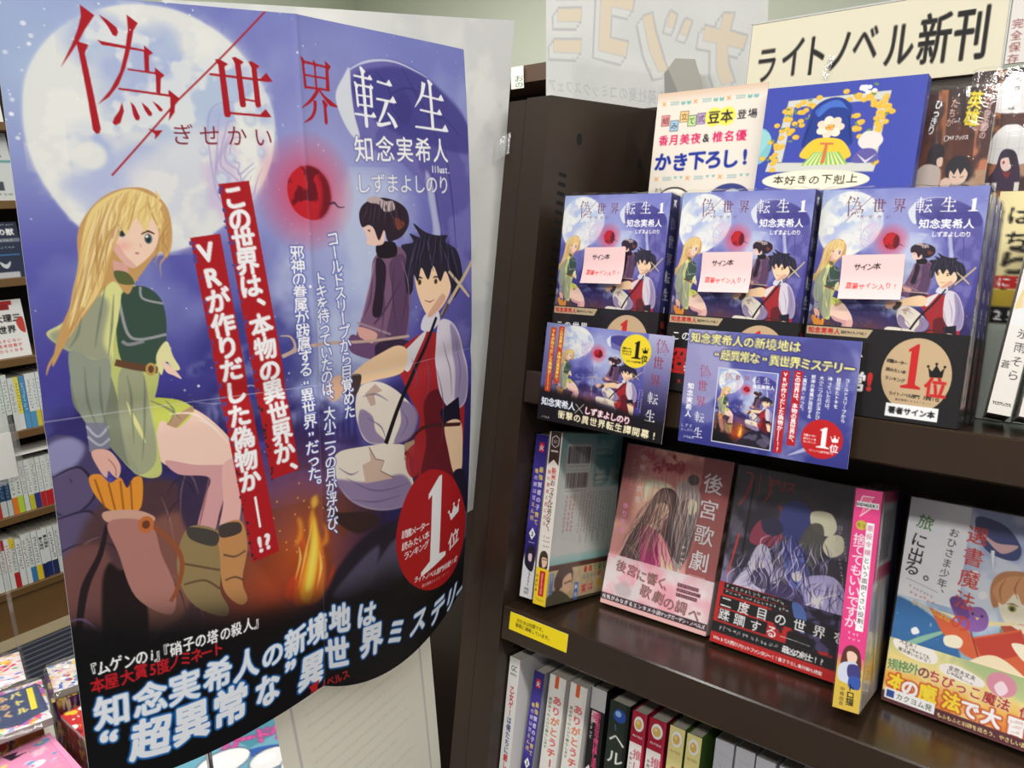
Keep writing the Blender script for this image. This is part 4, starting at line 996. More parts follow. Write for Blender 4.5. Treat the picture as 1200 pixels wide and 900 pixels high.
def paint_cardone():
    cv = Canvas(1480, 1060, 250, (40, 38, 90))
    cv.at(1.02, .82, 150, 0); night_scene(cv); cv.at()
    cv.rect(0, 0, 240, 1060, (108, 110, 150), .55, 60)
    cv.vgrad([(0, (196, 196, 220)), (420, (120, 116, 160)), (760, (40, 34, 60)), (1060, (22, 20, 24))], 1210, 0, 1480, 1060, .8)
    cv.poly([(0, 700), (700, 760), (1480, 860), (1480, 1060), (0, 1060)], (24, 22, 26), .95, 22)
    for x, y0, y1 in ((195, 30, 640), (95, 50, 740)): cv.rect(x - 32, y0, x + 36, y1, (204, 74, 40))
    cv.text('この世界は、本物の異世界か、', [(198, 66), (198, 610)], 44, (250, 236, 120), True, bold=.06)
    cv.text('VRが作りだした偽物か——!?', [(97, 86), (97, 706)], 46, (250, 236, 120), True, bold=.06)
    badge(cv, 1085, 190, 168, (246, 220, 52), INK)
    for i, ch in enumerate('偽世界転生'): mincho(cv, ch, 1290 - i * 6, 40 + i * 176, 150 if i == 0 else 112, 150 if i == 0 else 116, (150, 50, 62) if i < 3 else WHITE)
    cv.text('知念実希人', [(82, 852), (425, 852)], 92, WHITE, bold=.05, halo=(30, 60, 110), hw=.09); cv.line([(470, 820), (570, 910)], 5, WHITE, smooth=False); cv.line([(570, 810), (470, 920)], 5, WHITE, smooth=False)
    cv.text('しずまよしのり', [(620, 868), (1080, 890)], 84, WHITE, bold=.05, halo=(150, 30, 60), hw=.10)
    cv.text('衝撃の異世界転生譚開幕!', [(310, 962), (1390, 990)], 92, (250, 240, 200), bold=.045)
    cv.text('ノベルス', [(70, 1020), (150, 1020)], 26, WHITE, bold=.04)
    cv.scrawl(1210, 560, 1210, 800, 18, WHITE, 3); cv.scrawl(1180, 560, 1180, 760, 18, WHITE, 4); cv.scrawl(520, 80, 520, 330, 18, (230, 232, 246), 5); cv.scrawl(640, 340, 640, 700, 18, WHITE, 6)
    return cv


def paint_cardtwo():
    cv = Canvas(1480, 1060, 260, (74, 76, 150))
    cv.vgrad([(0, (92, 94, 164)), (600, (72, 74, 150)), (1060, (54, 56, 130))])
    cv.clouds([(0, 0), (1480, 0), (1480, 1060), (0, 1060)], (150, 152, 200), .6, 260, 5, .5, .7, 4, False)
    cv.ell(90, 330, 330, 380, (170, 168, 206), .8, 10); cv.ell(1180, 200, 260, 200, (74, 72, 140), .7, 12)
    # small picture of the book
    cv.rect(318, 330, 852, 1010, (226, 226, 236))
    sub = Canvas(1000, 1330, 94); night_scene(sub); sub.rect(60, 60, 560, 200, (190, 190, 214), .25)
    title_row(sub, [(110, 60, 150, 140), (290, 80, 100, 100), (450, 80, 100, 100), (610, 80, 110, 110), (770, 80, 110, 110)], (150, 70, 90)); sub.text('知念実希人', [(640, 250), (930, 250)], 76, WHITE, bold=.04)
    yy = np.linspace(0, sub.h - 1, int(round(664 * cv.k))).astype(int); xx = np.linspace(0, sub.w - 1, int(round(518 * cv.k))).astype(int)
    Y, X = int(round(338 * cv.k)), int(round(326 * cv.k)); cv.a[Y:Y + len(yy), X:X + len(xx)] = sub.a[np.ix_(yy, xx)]
    kw = dict(bold=.07, halo=(48, 44, 110), hw=.12)
    cv.text('知念実希人の新境地は', [(75, 78), (960, 88)], 100, (252, 246, 150), **kw); cv.text('“超異常な”異世界ミステリー', [(290, 212), (1405, 232)], 100, (252, 246, 150), **kw)
    for i, ch in enumerate('偽世界転生'): mincho(cv, ch, 140, 320 + i * 146, 118 if i == 0 else 92, 118 if i == 0 else 96, (176, 60, 84) if i < 3 else WHITE)
    cv.text('知念実希人', [(75, 530), (75, 790)], 62, WHITE, True, bold=.05); cv.text('しずま', [(32, 900), (112, 900)], 34, WHITE); cv.text('よしのり', [(32, 940), (125, 940)], 30, WHITE); cv.text('ノベルス', [(60, 1005), (140, 1005)], 28, WHITE, bold=.05)
    for x, y0, y1, t in ((1010, 290, 935, 'この世界は、本物の異世界か、'), (905, 300, 1015, 'VRが作りだした偽物か——!?')):
        cv.rect(x - 32, y0, x + 38, y1, (186, 34, 44)); cv.text(t, [(x + 3, y0 + 32), (x + 3, y1 - 32)], 48, WHITE, True, bold=.06)
    for i, t in enumerate(('コールドスリープから', '目覚めたトキを', '待っていたのは、', '大小二つの月が浮かび、', '邪神の眷属が跋扈する', '“異世界”だった。')):
        x = 1400 - i * 66; cv.text(t, [(x, 330), (x, 330 + 37 * (len(t) - 1))], 38, WHITE, True, bold=.03)
    cv.line([(1000, 1020), (1160, 930), (1250, 840)], [4, 40, 10], (200, 202, 230), .8)
    badge(cv, 1255, 840, 165, (196, 34, 38), WHITE)
    return cv


def paint_note():
    cv = Canvas(750, 540, 90, (246, 208, 206))
    h = dict(bold=.03)
    for i, (ch, y) in enumerate(zip('サイン本', (150, 154, 150, 142))): cv.char(ch, 200 + i * 78, y, 92, (40, 36, 40), skew=.12, **h)
    for i, ch in enumerate('直筆サイン入り!'): cv.char(ch, 118 + i * 78, 372 + (i % 3) * 8, 84 if i < 2 else 76, (222, 58, 54), skew=.10, bold=.012)
    return cv


# ---------------------------------------------------------------- lower shelf, books shown face-on
def robe_folds(cv, pts, col, n=7, seed=1):
    r = np.random.default_rng(seed); P = np.array(pts, float)
    for _ in range(n):
        a, b = P[r.integers(len(P))], P[r.integers(len(P))]; m = (a + b) / 2 + (r.random(2) - .5) * 120
        cv.line([a, m, b], [2, 9, 2], col, .55)


def paint_opera():
    cv = Canvas(1280, 1880, 180, (150, 92, 84))
    cv.vgrad([(0, (150, 74, 74)), (700, (196, 150, 134)), (1400, (170, 110, 110)), (1880, (150, 90, 90))])
    cv.clouds([(0, 0), (1280, 0), (1280, 1880), (0, 1880)], (214, 170, 146), .7, 280, 3, .42, .62, 6, False)
    for x, y, r in ((560, 130, 110), (420, 220, 70), (680, 170, 80), (330, 90, 60), (250, 40, 80)): cv.clouds([(x - r, y), (x, y - r), (x + r, y), (x, y + r)], (134, 30, 44), .95, 40, int(x), .35, .5, 6)
    cv.vgrad([(0, (120, 52, 56)), (1000, (140, 74, 74)), (1880, (130, 60, 66))], 950, 0, 1280, 1880, .8); cv.rect(0, 0, 200, 900, (110, 48, 54), .6, 40)
    # two singers with streaming hair
    cv.blob([(300, 380), (560, 360), (700, 470), (660, 560), (480, 520), (330, 560)], (206, 180, 150), .85, 8); cv.line([(330, 620), (360, 420), (600, 400)], [30, 60, 40], (226, 200, 176), .9)
    cv.blob([(700, 330), (840, 300), (960, 400), (980, 600), (940, 900), (880, 1250), (760, 1300), (700, 900), (660, 560)], (150, 138, 134)); cv.blob([(760, 560), (930, 540), (960, 900), (900, 1200), (760, 1100)], (84, 74, 74))
    for i in range(9): cv.line([(760 + i * 22, 330), (800 + i * 24, 600), (740 + i * 26, 1000), (700 + i * 30, 1300)], [4, 12, 8, 2], (190, 178, 172) if i % 2 else (96, 86, 86), .7)
    cv.blob([(850, 500), (900, 480), (950, 520), (950, 600), (900, 660), (850, 600)], (226, 196, 164)); cv.ell(860, 270, 70, 60, (70, 60, 62))
    cv.blob([(420, 560), (520, 430), (660, 430), (740, 560), (720, 800), (780, 1100), (640, 1500), (420, 1420), (230, 1500), (100, 1500), (200, 1100), (330, 800)], (62, 50, 54))
    for i in range(12): cv.line([(470 + i * 18, 500), (330 + i * 34, 800), (160 + i * 52, 1150), (110 + i * 50, 1480)], [3, 14, 12, 2], (112, 96, 92) if i % 3 else (176, 146, 128), .7)
    cv.blob([(470, 640), (560, 590), (630, 640), (630, 740), (570, 800), (490, 740)], (234, 198, 170)); cv.blob([(500, 760), (590, 790), (560, 900), (420, 960), (430, 860)], (200, 168, 150))
    cv.blob([(330, 930), (500, 900), (640, 1000), (700, 1250), (820, 1480), (560, 1520), (420, 1350)], (150, 48, 96)); cv.blob([(560, 960), (640, 1000), (900, 1450), (760, 1500), (640, 1300)], (216, 140, 136)); cv.blob([(640, 1180), (760, 1240), (860, 1440), (740, 1500)], (224, 196, 150))
    robe_folds(cv, [(360, 960), (500, 930), (640, 1200), (780, 1450), (560, 1480)], (96, 26, 60), 12, 4); robe_folds(cv, [(200, 1150), (130, 1450), (420, 1400)], (216, 178, 156), 8, 5)
    for x, y in ((180, 1340), (240, 1400), (130, 1440)): cv.blob([(x, y), (x + 40, y - 60), (x + 60, y), (x + 20, y + 50)], (206, 70, 130))
    cv.clouds([(0, 1480), (500, 1540), (1280, 1500), (1280, 1880), (0, 1880)], (246, 216, 216), .9, 160, 9, .3, .5, 20)
    for q in range(3): strands(cv, [(430, 560), (520, 440), (650, 450)], [(80, 1450 - q * 120), (300, 1480), (520, 1400)], 26, ((40, 32, 36), (130, 104, 96), (186, 150, 132)), 7, 40 + q, 60)
    strands(cv, [(560, 940), (680, 1000)], [(560, 1520), (880, 1480)], 22, ((110, 30, 70), (206, 110, 150), (236, 180, 160)), 9, 44, 50); strands(cv, [(760, 330), (940, 380)], [(720, 1250), (960, 1150)], 26, ((206, 196, 188), (90, 80, 80)), 7, 45, 40); strands(cv, [(200, 200), (900, 120)], [(300, 900), (980, 1500)], 24, ((226, 190, 166), (140, 70, 66)), 8, 46, 90, .5)
    cv.text('後宮歌劇団', [(1085, 270), (1075, 1400)], 228, (232, 224, 220), True, bold=.012, halo=(110, 40, 60), hw=.03); cv.rect(985, 1285, 1165, 1292, (230, 220, 216), .7); cv.rect(985, 1285, 992, 1510, (230, 220, 216), .7); cv.rect(1158, 1285, 1165, 1510, (230, 220, 216), .7)
    cv.text('小早川真寛', [(230, 130), (240, 620)], 80, (226, 190, 190), True); cv.text('ゆりちる', [(105, 720), (110, 1000)], 74, (214, 130, 180), True, bold=.04)
    cv.scrawl(880, 1000, 860, 1420, 60, (216, 190, 190), 3); cv.scrawl(120, 150, 130, 600, 46, (170, 110, 120), 8)
    cv.a *= 1.28
    return cv


def paint_operaband():
    cv = Canvas(1280, 560, 180, (250, 226, 226))
    cv.clouds([(0, 0), (1280, 0), (1280, 560), (0, 560)], (236, 150, 170), .7, 260, 4, .4, .7, 4, False); cv.clouds([(0, 60), (420, 20), (460, 420), (0, 420)], (226, 216, 216), .95, 120, 6, .3, .5, 20)
    cv.blob([(160, 330), (280, 260), (360, 330), (330, 420), (200, 420)], (196, 180, 180), .7, 10)
    k = dict(bold=.015, halo=(214, 120, 140), hw=.05)
    cv.text('後宮に響く、', [(190, 110), (330, 125), (450, 150), (580, 150), (700, 160), (790, 180)], 132, (120, 96, 84), **k)
    cv.text('歌劇の調べ', [(530, 300), (690, 320), (820, 350), (960, 350), (1120, 380)], 140, (120, 96, 84), **k)
    for i in range(3): cv.rect(880, 110 + i * 52, 1120 + 30 * (i == 1), 146 + i * 52, (110, 60, 72)); cv.scrawl(890, 128 + i * 52, 1110, 128 + i * 52, 26, (236, 200, 206), i)
    cv.rect(0, 440, 1280, 512, (70, 44, 56)); cv.text('元気がみなぎるエンタメ小説', [(40, 476), (720, 476)], 52, WHITE, bold=.05); cv.text('マッグガーデン・ノベルズ', [(760, 476), (1235, 476)], 48, WHITE, bold=.05)
    cv.rect(0, 512, 1280, 560, (240, 190, 186))
    cv.a *= 1.06
    return cv


def paint_opspine():
    cv = Canvas(200, 1880, 26, (196, 170, 160)); cv.clouds([(0, 0), (200, 0), (200, 1880), (0, 1880)], (110, 74, 70), .8, 90, 4, .4, .6, 2, False); cv.text('後宮歌劇団', [(100, 300), (100, 1100)], 120, (90, 40, 50), True); return cv


def paint_blade():
    cv = Canvas(1280, 1880, 180, (52, 48, 60))
    cv.vgrad([(0, (40, 36, 42)), (500, (70, 66, 76)), (1100, (120, 112, 140)), (1500, (90, 80, 120)), (1880, (60, 40, 60))])
    cv.clouds([(0, 0), (1280, 0), (1280, 1880), (0, 1880)], (36, 32, 40), .8, 200, 8, .4, .6, 4, False)
    for p in ([(90, 60), (160, 90), (120, 300), (60, 420)], [(250, 60), (240, 260)], [(330, 50), (370, 200), (320, 330)], [(470, 330), (520, 420), (440, 620)]): cv.line(p, [14, 34, 10], (134, 38, 34), .8)
    cv.line([(120, 700), (70, 1150)], [20, 16], (186, 60, 44), .9); cv.rect(175, 120, 195, 900, (30, 26, 28)); cv.text('アリス', [(380, 130), (560, 130)], 130, (110, 34, 32), bold=.03)
    # hooded figures and drapery, dark blue, ash and bone
    for p, c in (([(540, 300), (700, 250), (820, 380), (760, 620), (600, 640), (500, 500)], (52, 58, 110)), ([(800, 330), (980, 300), (1060, 420), (1010, 520), (850, 500)], (196, 186, 160)), ([(790, 470), (930, 440), (960, 700), (860, 860), (720, 760)], (74, 72, 66)), ([(1000, 520), (1120, 500), (1150, 640), (1040, 720), (960, 640)], (206, 196, 160)), ([(280, 560), (420, 480), (560, 620), (460, 760), (240, 760)], (130, 56, 74)), ([(330, 500), (470, 470), (560, 560), (480, 650), (360, 620)], (44, 44, 66)), ([(560, 700), (700, 650), (820, 760), (760, 860), (620, 860)], (56, 60, 120))): cv.blob(p, c, .95, 2)
    cv.blob([(250, 1000), (330, 780), (440, 780), (530, 1000), (600, 1200), (480, 1400), (180, 1480), (120, 1300)], (166, 160, 186)); cv.blob([(320, 1060), (430, 980), (520, 1120), (450, 1200), (330, 1160)], (70, 62, 84)); cv.ell(400, 960, 34, 40, (206, 190, 190))
    cv.blob([(640, 820), (800, 800), (880, 960), (860, 1080), (720, 1100), (640, 960)], (80, 88, 150)); cv.ell(760, 980, 50, 56, (214, 196, 196)); cv.blob([(700, 860), (800, 840), (850, 950), (780, 920), (720, 960)], (66, 72, 136))
    cv.blob([(820, 1000), (1100, 900), (1260, 1100), (1280, 1500), (1000, 1480), (900, 1250)], (150, 146, 190)); cv.blob([(500, 1150), (800, 1120), (950, 1400), (880, 1700), (500, 1560)], (60, 50, 84))
    cv.blob([(250, 1480), (420, 1380), (520, 1480), (420, 1600), (280, 1600)], (96, 106, 190)); cv.ell(430, 1460, 60, 54, (230, 224, 236)); cv.blob([(820, 1450), (980, 1400), (1020, 1650), (880, 1700)], (70, 100, 180)); cv.blob([(640, 1300), (740, 1280), (760, 1650), (620, 1600)], (140, 40, 50))
    robe_folds(cv, [(180, 1400), (330, 1050), (500, 1300), (560, 1500), (300, 1200)], (60, 50, 80), 14, 2); robe_folds(cv, [(850, 1050), (1200, 1000), (1250, 1450), (980, 1450)], (70, 62, 100), 14, 3); robe_folds(cv, [(520, 1180), (850, 1150), (900, 1600), (600, 1550)], (30, 26, 50), 12, 4)
    for q, (x, y) in enumerate(((330, 900), (720, 900), (1050, 1000), (650, 1250), (420, 1400), (850, 650), (560, 640))): strands(cv, [(x - 120, y), (x + 120, y - 60)], [(x - 260, y + 420), (x + 260, y + 380)], 20, ((206, 200, 226), (40, 34, 60), (120, 116, 170), (26, 22, 36)), 11, 50 + q, 70, .7)
    cv.line([(560, 1500), (1000, 1150), (1180, 1040)], [3, 9, 2], (240, 240, 246)); cv.line([(930, 1080), (1020, 1240)], [2, 8, 2], (250, 250, 250)); cv.glow(985, 1160, 90, 90, WHITE, .9)
    for i in range(7): cv.scrawl(1130 + 22 * (i % 3), 500 + i * 70, 1150 + 22 * (i % 3), 560 + i * 80, 26, (190, 180, 170), i)
    cv.text('日之影ソラ', [(1090, 420), (1080, 640)], 56, (160, 150, 150), True)
    cv.a *= 1.42
    return cv


def paint_bladeband():
    cv = Canvas(1280, 640, 190, (206, 40, 38))
    cv.poly([(0, 0), (620, 0), (800, 120), (940, 260), (900, 420), (1280, 360), (1280, 0)], (84, 76, 120)); cv.clouds([(500, 0), (1280, 0), (1280, 400), (800, 420)], (26, 22, 36), .9, 90, 3, .4, .55, 4); cv.blob([(760, 20), (880, 40), (940, 240), (860, 260)], (90, 120, 190))
    cv.rect(60, 10, 700, 66, INK); cv.rect(60, 76, 760, 126, INK); cv.scrawl(80, 38, 690, 44, 44, WHITE, 2); cv.scrawl(80, 100, 750, 106, 40, WHITE, 3)
    cv.rect(40, 150, 300, 262, INK); cv.rect(50, 276, 560, 400, INK); cv.rect(320, 150, 1280, 262, INK); cv.rect(760, 300, 1020, 420, INK)
    cv.text('二度目の世界を', [(110, 205), (1240, 215)], 124, WHITE, bold=.02); cv.text('蹂躙する', [(110, 335), (610, 350)], 124, WHITE, bold=.02); cv.line([(700, 366), (990, 372)], 5, WHITE, smooth=False)
    cv.rect(0, 420, 1280, 530, INK); cv.scrawl(70, 470, 700, 478, 46, WHITE, 6); cv.text('最凶の剣士!?', [(770, 478), (1120, 482)], 76, WHITE, bold=.05)
    cv.rect(0, 530, 1280, 640, (206, 40, 38)); cv.text('Webで人気のリセットファンタジー!!', [(60, 585), (700, 588)], 48, WHITE, bold=.04); cv.text('書き下ろし番外編も掲載', [(735, 588), (1120, 590)], 42, WHITE, bold=.04)
    return cv


def paint_mage():
    cv = Canvas(1280, 1880, 210, (120, 140, 180))
    cv.vgrad([(0, (130, 140, 176)), (700, (170, 184, 206)), (1100, (120, 150, 180)), (1880, (196, 190, 140))])
    cv.clouds([(0, 0), (1280, 0), (1280, 1880), (0, 1880)], (226, 226, 226), .6, 220, 4, .45, .65, 4, False)
    cv.blob([(-40, 980), (120, 940), (420, 1080), (560, 1250), (560, 1500), (-40, 1480)], (44, 96, 150), .95, 6); cv.stars([(0, 960), (560, 1000), (560, 1480), (0, 1480)], 40, (230, 236, 250), (3, 9), 5); cv.line([(-20, 1450), (240, 1250), (420, 1120)], [30, 50, 20], (150, 190, 150), .8)
    cv.rect(0, 0, 500, 900, (222, 222, 226), .92, 2)
    cv.blob([(540, 80), (760, 100), (900, 260), (860, 380), (640, 330)], (60, 66, 110)); cv.blob([(600, 200), (720, 260), (880, 250), (760, 340)], (196, 160, 160)); cv.line([(700, 330), (720, 480)], [30, 6], (226, 226, 236))
    cv.blob([(1050, 60), (1200, 60), (1280, 300), (1280, 640), (1120, 560)], (226, 220, 206)); cv.ell(1130, 480, 70, 60, (226, 160, 60)); cv.blob([(820, 560), (1000, 500), (1280, 600), (1280, 700), (1000, 640)], (130, 170, 110))
    for x, y in ((420, 700), (560, 560), (640, 720), (330, 1000), (160, 1180), (470, 1360)): cv.blob([(x, y), (x + 40, y - 30), (x + 70, y + 10), (x + 20, y + 40)], (240, 226, 230))
    # boy with a big red book
    cv.at(1.04, 1.0, -70, -160)
    cv.blob([(760, 800), (820, 660), (1000, 610), (1200, 660), (1280, 800), (1270, 1000), (1180, 1010), (1100, 900), (1000, 860), (880, 900), (800, 960)], (176, 120, 80)); cv.blob([(830, 860), (960, 790), (1160, 840), (1190, 960), (1120, 1080), (1000, 1110), (880, 1040)], (246, 214, 190))
    cv.blob([(780, 820), (860, 690), (1000, 650), (1150, 690), (1240, 830), (1160, 900), (1080, 800), (1000, 880), (940, 800), (860, 920)], (196, 140, 96))
    for p in ([(860, 700), (830, 800), (850, 900)], [(960, 660), (930, 760), (960, 850)], [(1080, 690), (1100, 780), (1180, 870)]): cv.line(p, [3, 12, 3], (140, 90, 60), .8)
    for x in (930, 1090): cv.ell(x, 930, 30, 30, (150, 150, 70)); cv.ell(x, 934, 16, 18, (60, 56, 40)); cv.line([(x - 40, 905), (x, 892), (x + 40, 905)], [4, 10, 4], (90, 60, 50))
    cv.line([(980, 1050), (1010, 1040), (1040, 1052)], [3, 8, 3], (200, 120, 110))
    cv.blob([(880, 1080), (1000, 1120), (1120, 1080), (1280, 1250), (1280, 1700), (1150, 1700), (900, 1300)], (110, 136, 104)); cv.text('UO', [(1190, 1300), (1150, 1440)], 150, (214, 220, 190)); cv.blob([(880, 1060), (1020, 1110), (1040, 1180), (900, 1140)], (170, 70, 54))
    cv.poly([(330, 1100), (640, 1190), (680, 1260), (1010, 1080), (1180, 1400), (1000, 1500), (640, 1420), (460, 1290)], (196, 90, 54)); cv.poly([(380, 1110), (650, 1170), (980, 1060), (960, 1040), (650, 1120)], (226, 206, 160)); cv.poly([(690, 1270), (1010, 1100), (1090, 1250), (800, 1440)], (176, 60, 44)); cv.line([(650, 1170), (690, 1270), (760, 1440)], 10, (120, 50, 36))
    cv.blob([(480, 1320), (560, 1280), (620, 1310), (600, 1380), (500, 1390)], (246, 214, 190)); cv.blob([(960, 1220), (1060, 1200), (1110, 1270), (1060, 1330)], (246, 214, 190))
    cv.blob([(640, 1530), (800, 1370), (960, 1380), (1200, 1560), (1180, 1700), (1060, 1680), (820, 1600), (700, 1680)], (246, 206, 176)); cv.line([(680, 1560), (780, 1600), (860, 1680)], [20, 34, 24], (80, 66, 66))
    # purple bird
    cv.at()
    cv.blob([(430, 830), (480, 790), (560, 850), (680, 830), (740, 900), (730, 1000), (640, 1050), (540, 1020), (470, 930)], (134, 90, 160)); cv.blob([(430, 830), (520, 790), (600, 930), (520, 960)], (104, 66, 130)); cv.ell(620, 900, 10, 10, (40, 30, 50)); cv.ell(690, 900, 10, 10, (40, 30, 50)); cv.poly([(640, 920), (675, 920), (658, 945)], (230, 190, 120))
    cv.text('選書魔法の', [(570, 230), (540, 1000)], 168, (190, 66, 54), True, bold=.012); cv.text('おひさま少年、', [(390, 250), (345, 800)], 84, (40, 34, 34), True); cv.text('旅に出る。', [(150, 210), (120, 380), (110, 520), (90, 640), (150, 720)], 142, [(90, 134, 70)] + [(40, 34, 34)] * 4, True, bold=.015)
    cv.line([(60, 740), (330, 800)], 4, (140, 130, 130)); cv.scrawl(90, 800, 300, 850, 30, (140, 120, 120), 2); cv.scrawl(100, 860, 320, 900, 34, (180, 80, 90), 3)
    cv.text('ひつじのはね', [(160, 940), (430, 1000)], 56, (196, 160, 60), bold=.03)
    cv.a *= 1.15
    return cv


def paint_mageband():
    cv = Canvas(1280, 560, 230, (246, 210, 120))
    cv.vgrad([(0, (196, 206, 150)), (160, (246, 226, 150)), (330, (246, 190, 90)), (440, (236, 140, 60)), (560, (236, 150, 70))])
    cv.clouds([(0, 0), (1280, 0), (1280, 560), (0, 560)], (252, 240, 170), .7, 160, 3, .5, .7, 4, False); cv.blob([(600, 20), (900, -40), (1280, 40), (1280, 200), (900, 160)], (170, 196, 140), .7, 20)
    cv.blob([(50, 0), (280, -30), (400, 40), (380, 120), (200, 130), (60, 80)], (252, 246, 240)); cv.text('大丈夫!', [(105, 10), (220, 25)], 40, INK); cv.text('ちっちゃくても', [(150, 50), (330, 78)], 34, INK); cv.text('魔法使いだから!', [(100, 80), (350, 112)], 34, INK)
    cv.blob([(440, 100), (560, 70), (760, 120), (760, 180), (600, 190), (450, 160)], (252, 244, 240)); cv.text('全然大丈夫', [(520, 105), (690, 128)], 42, INK); cv.text('じゃねえ……。', [(505, 142), (700, 170)], 38, INK)
    cv.ell(900, 110, 110, 96, (226, 150, 170)); cv.blob([(850, 140), (900, 80), (950, 140), (900, 200)], (252, 230, 236)); cv.blob([(1160, 60), (1190, 0), (1220, 50), (1280, 40), (1280, 240), (1140, 220)], (236, 160, 96))
    k = dict(bold=.04, halo=(252, 246, 220), hw=.07)
    cv.text('規格外のちびっこ魔法使い', [(60, 230), (220, 215), (370, 215), (560, 235), (760, 240), (950, 255), (1270, 290)], 104, [(110, 150, 90)] * 3 + [(120, 40, 36), (196, 60, 60), (196, 60, 60), (190, 60, 50), (190, 60, 50)] + [(176, 50, 46)] * 4, **k)
    k = dict(bold=.07, halo=(206, 80, 40), hw=.11)
    cv.text('本の魔法で大冒険', [(110, 370), (225, 385), (370, 375), (560, 375), (700, 385), (860, 390), (1040, 395), (1230, 400)], 150, [(252, 226, 60), WHITE, (252, 226, 60), (252, 226, 60), WHITE, WHITE, WHITE, WHITE], **k)
    cv.rect(0, 470, 1280, 560, (96, 50, 60)); cv.rect(24, 440, 440, 530, WHITE); cv.rect(40, 455, 104, 515, (50, 80, 160)); cv.text('カクヨム発', [(150, 486), (390, 486)], 58, (60, 56, 60))
    cv.text('もふもふと旧跡を巡ろう、やさしい異世界ファ', [(480, 515), (1265, 515)], 40, (246, 226, 150), bold=.04)
    return cv


# ---------------------------------------------------------------- spines and back covers
def paint_pinkspine():
    cv = Canvas(210, 1880, 48, (236, 70, 140))
    cv.poly([(60, 60), (150, 60), (120, 100), (160, 130), (50, 240), (80, 150), (40, 130)], (250, 120, 160)); cv.line([(60, 60), (150, 60), (120, 100), (160, 130), (50, 240), (80, 150), (40, 130), (60, 60)], 7, WHITE, smooth=False)
    cv.rect(18, 108, 192, 158, WHITE); cv.text('DENGEKI', [(32, 134), (178, 134)], 34, INK, bold=.05)
    cv.ell(72, 310, 42, 42, (206, 186, 70)); cv.text('もう', [(55, 308), (92, 316)], 36, (90, 50, 40))
    cv.text('捨ててもいいですか', [(70, 430), (70, 1140)], 100, WHITE, True, bold=.04); cv.rect(112, 280, 172, 1200, WHITE); cv.text('悪役令嬢', [(142, 325), (142, 530)], 52, (200, 90, 130), True); cv.text('という面倒くさい役割、', [(142, 600), (142, 1170)], 50, (60, 44, 50), True)
    cv.scrawl(60, 1230, 150, 1230, 26, WHITE, 2); cv.scrawl(60, 1280, 160, 1280, 26, WHITE, 3)
    cv.rect(0, 1500, 210, 1880, (222, 190, 76)); cv.vgrad([(1430, (236, 110, 140)), (1540, (222, 190, 76))], 0, 1430, 210, 1540)
    cv.blob([(40, 1390), (100, 1330), (170, 1380), (180, 1560), (40, 1560)], (96, 50, 44)); cv.blob([(70, 1400), (110, 1380), (150, 1410), (140, 1470), (90, 1480)], (246, 206, 186)); cv.blob([(20, 1520), (90, 1470), (160, 1480), (190, 1640), (150, 1650), (30, 1640)], (214, 220, 236)); cv.blob([(90, 1500), (170, 1490), (190, 1590), (100, 1600)], (70, 66, 130)); cv.blob([(110, 1590), (190, 1590), (190, 1680), (110, 1680)], (60, 90, 176))
    cv.text('トロ猫', [(130, 1680), (130, 1800)], 66, INK, True, bold=.03); cv.text('中條由良', [(65, 1710), (65, 1830)], 38, (60, 50, 40), True)
    return cv


def paint_pinkback():
    cv = Canvas(1280, 1880, 60, (196, 200, 204)); cv.rect(0, 0, 1280, 110, (190, 60, 110)); cv.rect(0, 0, 110, 760, (190, 60, 110)); cv.rect(0, 660, 1280, 780, (180, 60, 100)); cv.rect(950, 0, 1280, 1880, (60, 70, 130))
    cv.rect(200, 180, 760, 480, (150, 150, 156)); cv.rect(200, 400, 700, 620, (128, 128, 136)); cv.clouds([(110, 800), (900, 800), (900, 1880), (110, 1880)], (190, 170, 150), .8, 200, 3, .4, .6, 6, False); cv.rect(0, 1400, 1280, 1700, (206, 176, 100), .7, 30); cv.text('本', [(500, 1550)], 200, (226, 170, 50), bold=.05)
    return cv


def barcode(cv, x0, y0, w, h, seed):
    cv.rect(x0 - 20, y0 - 24, x0 + w + 20, y0 + h + 60, (214, 218, 214)); r = np.random.default_rng(seed); x = x0
    while x < x0 + w:
        q = 5 + r.random() * 12; cv.rect(x, y0, min(x + q, x0 + w), y0 + h, (44, 46, 48)); x += q + 5 + r.random() * 10
    cv.scrawl(x0, y0 + h + 28, x0 + w, y0 + h + 28, 24, (60, 60, 64), seed)


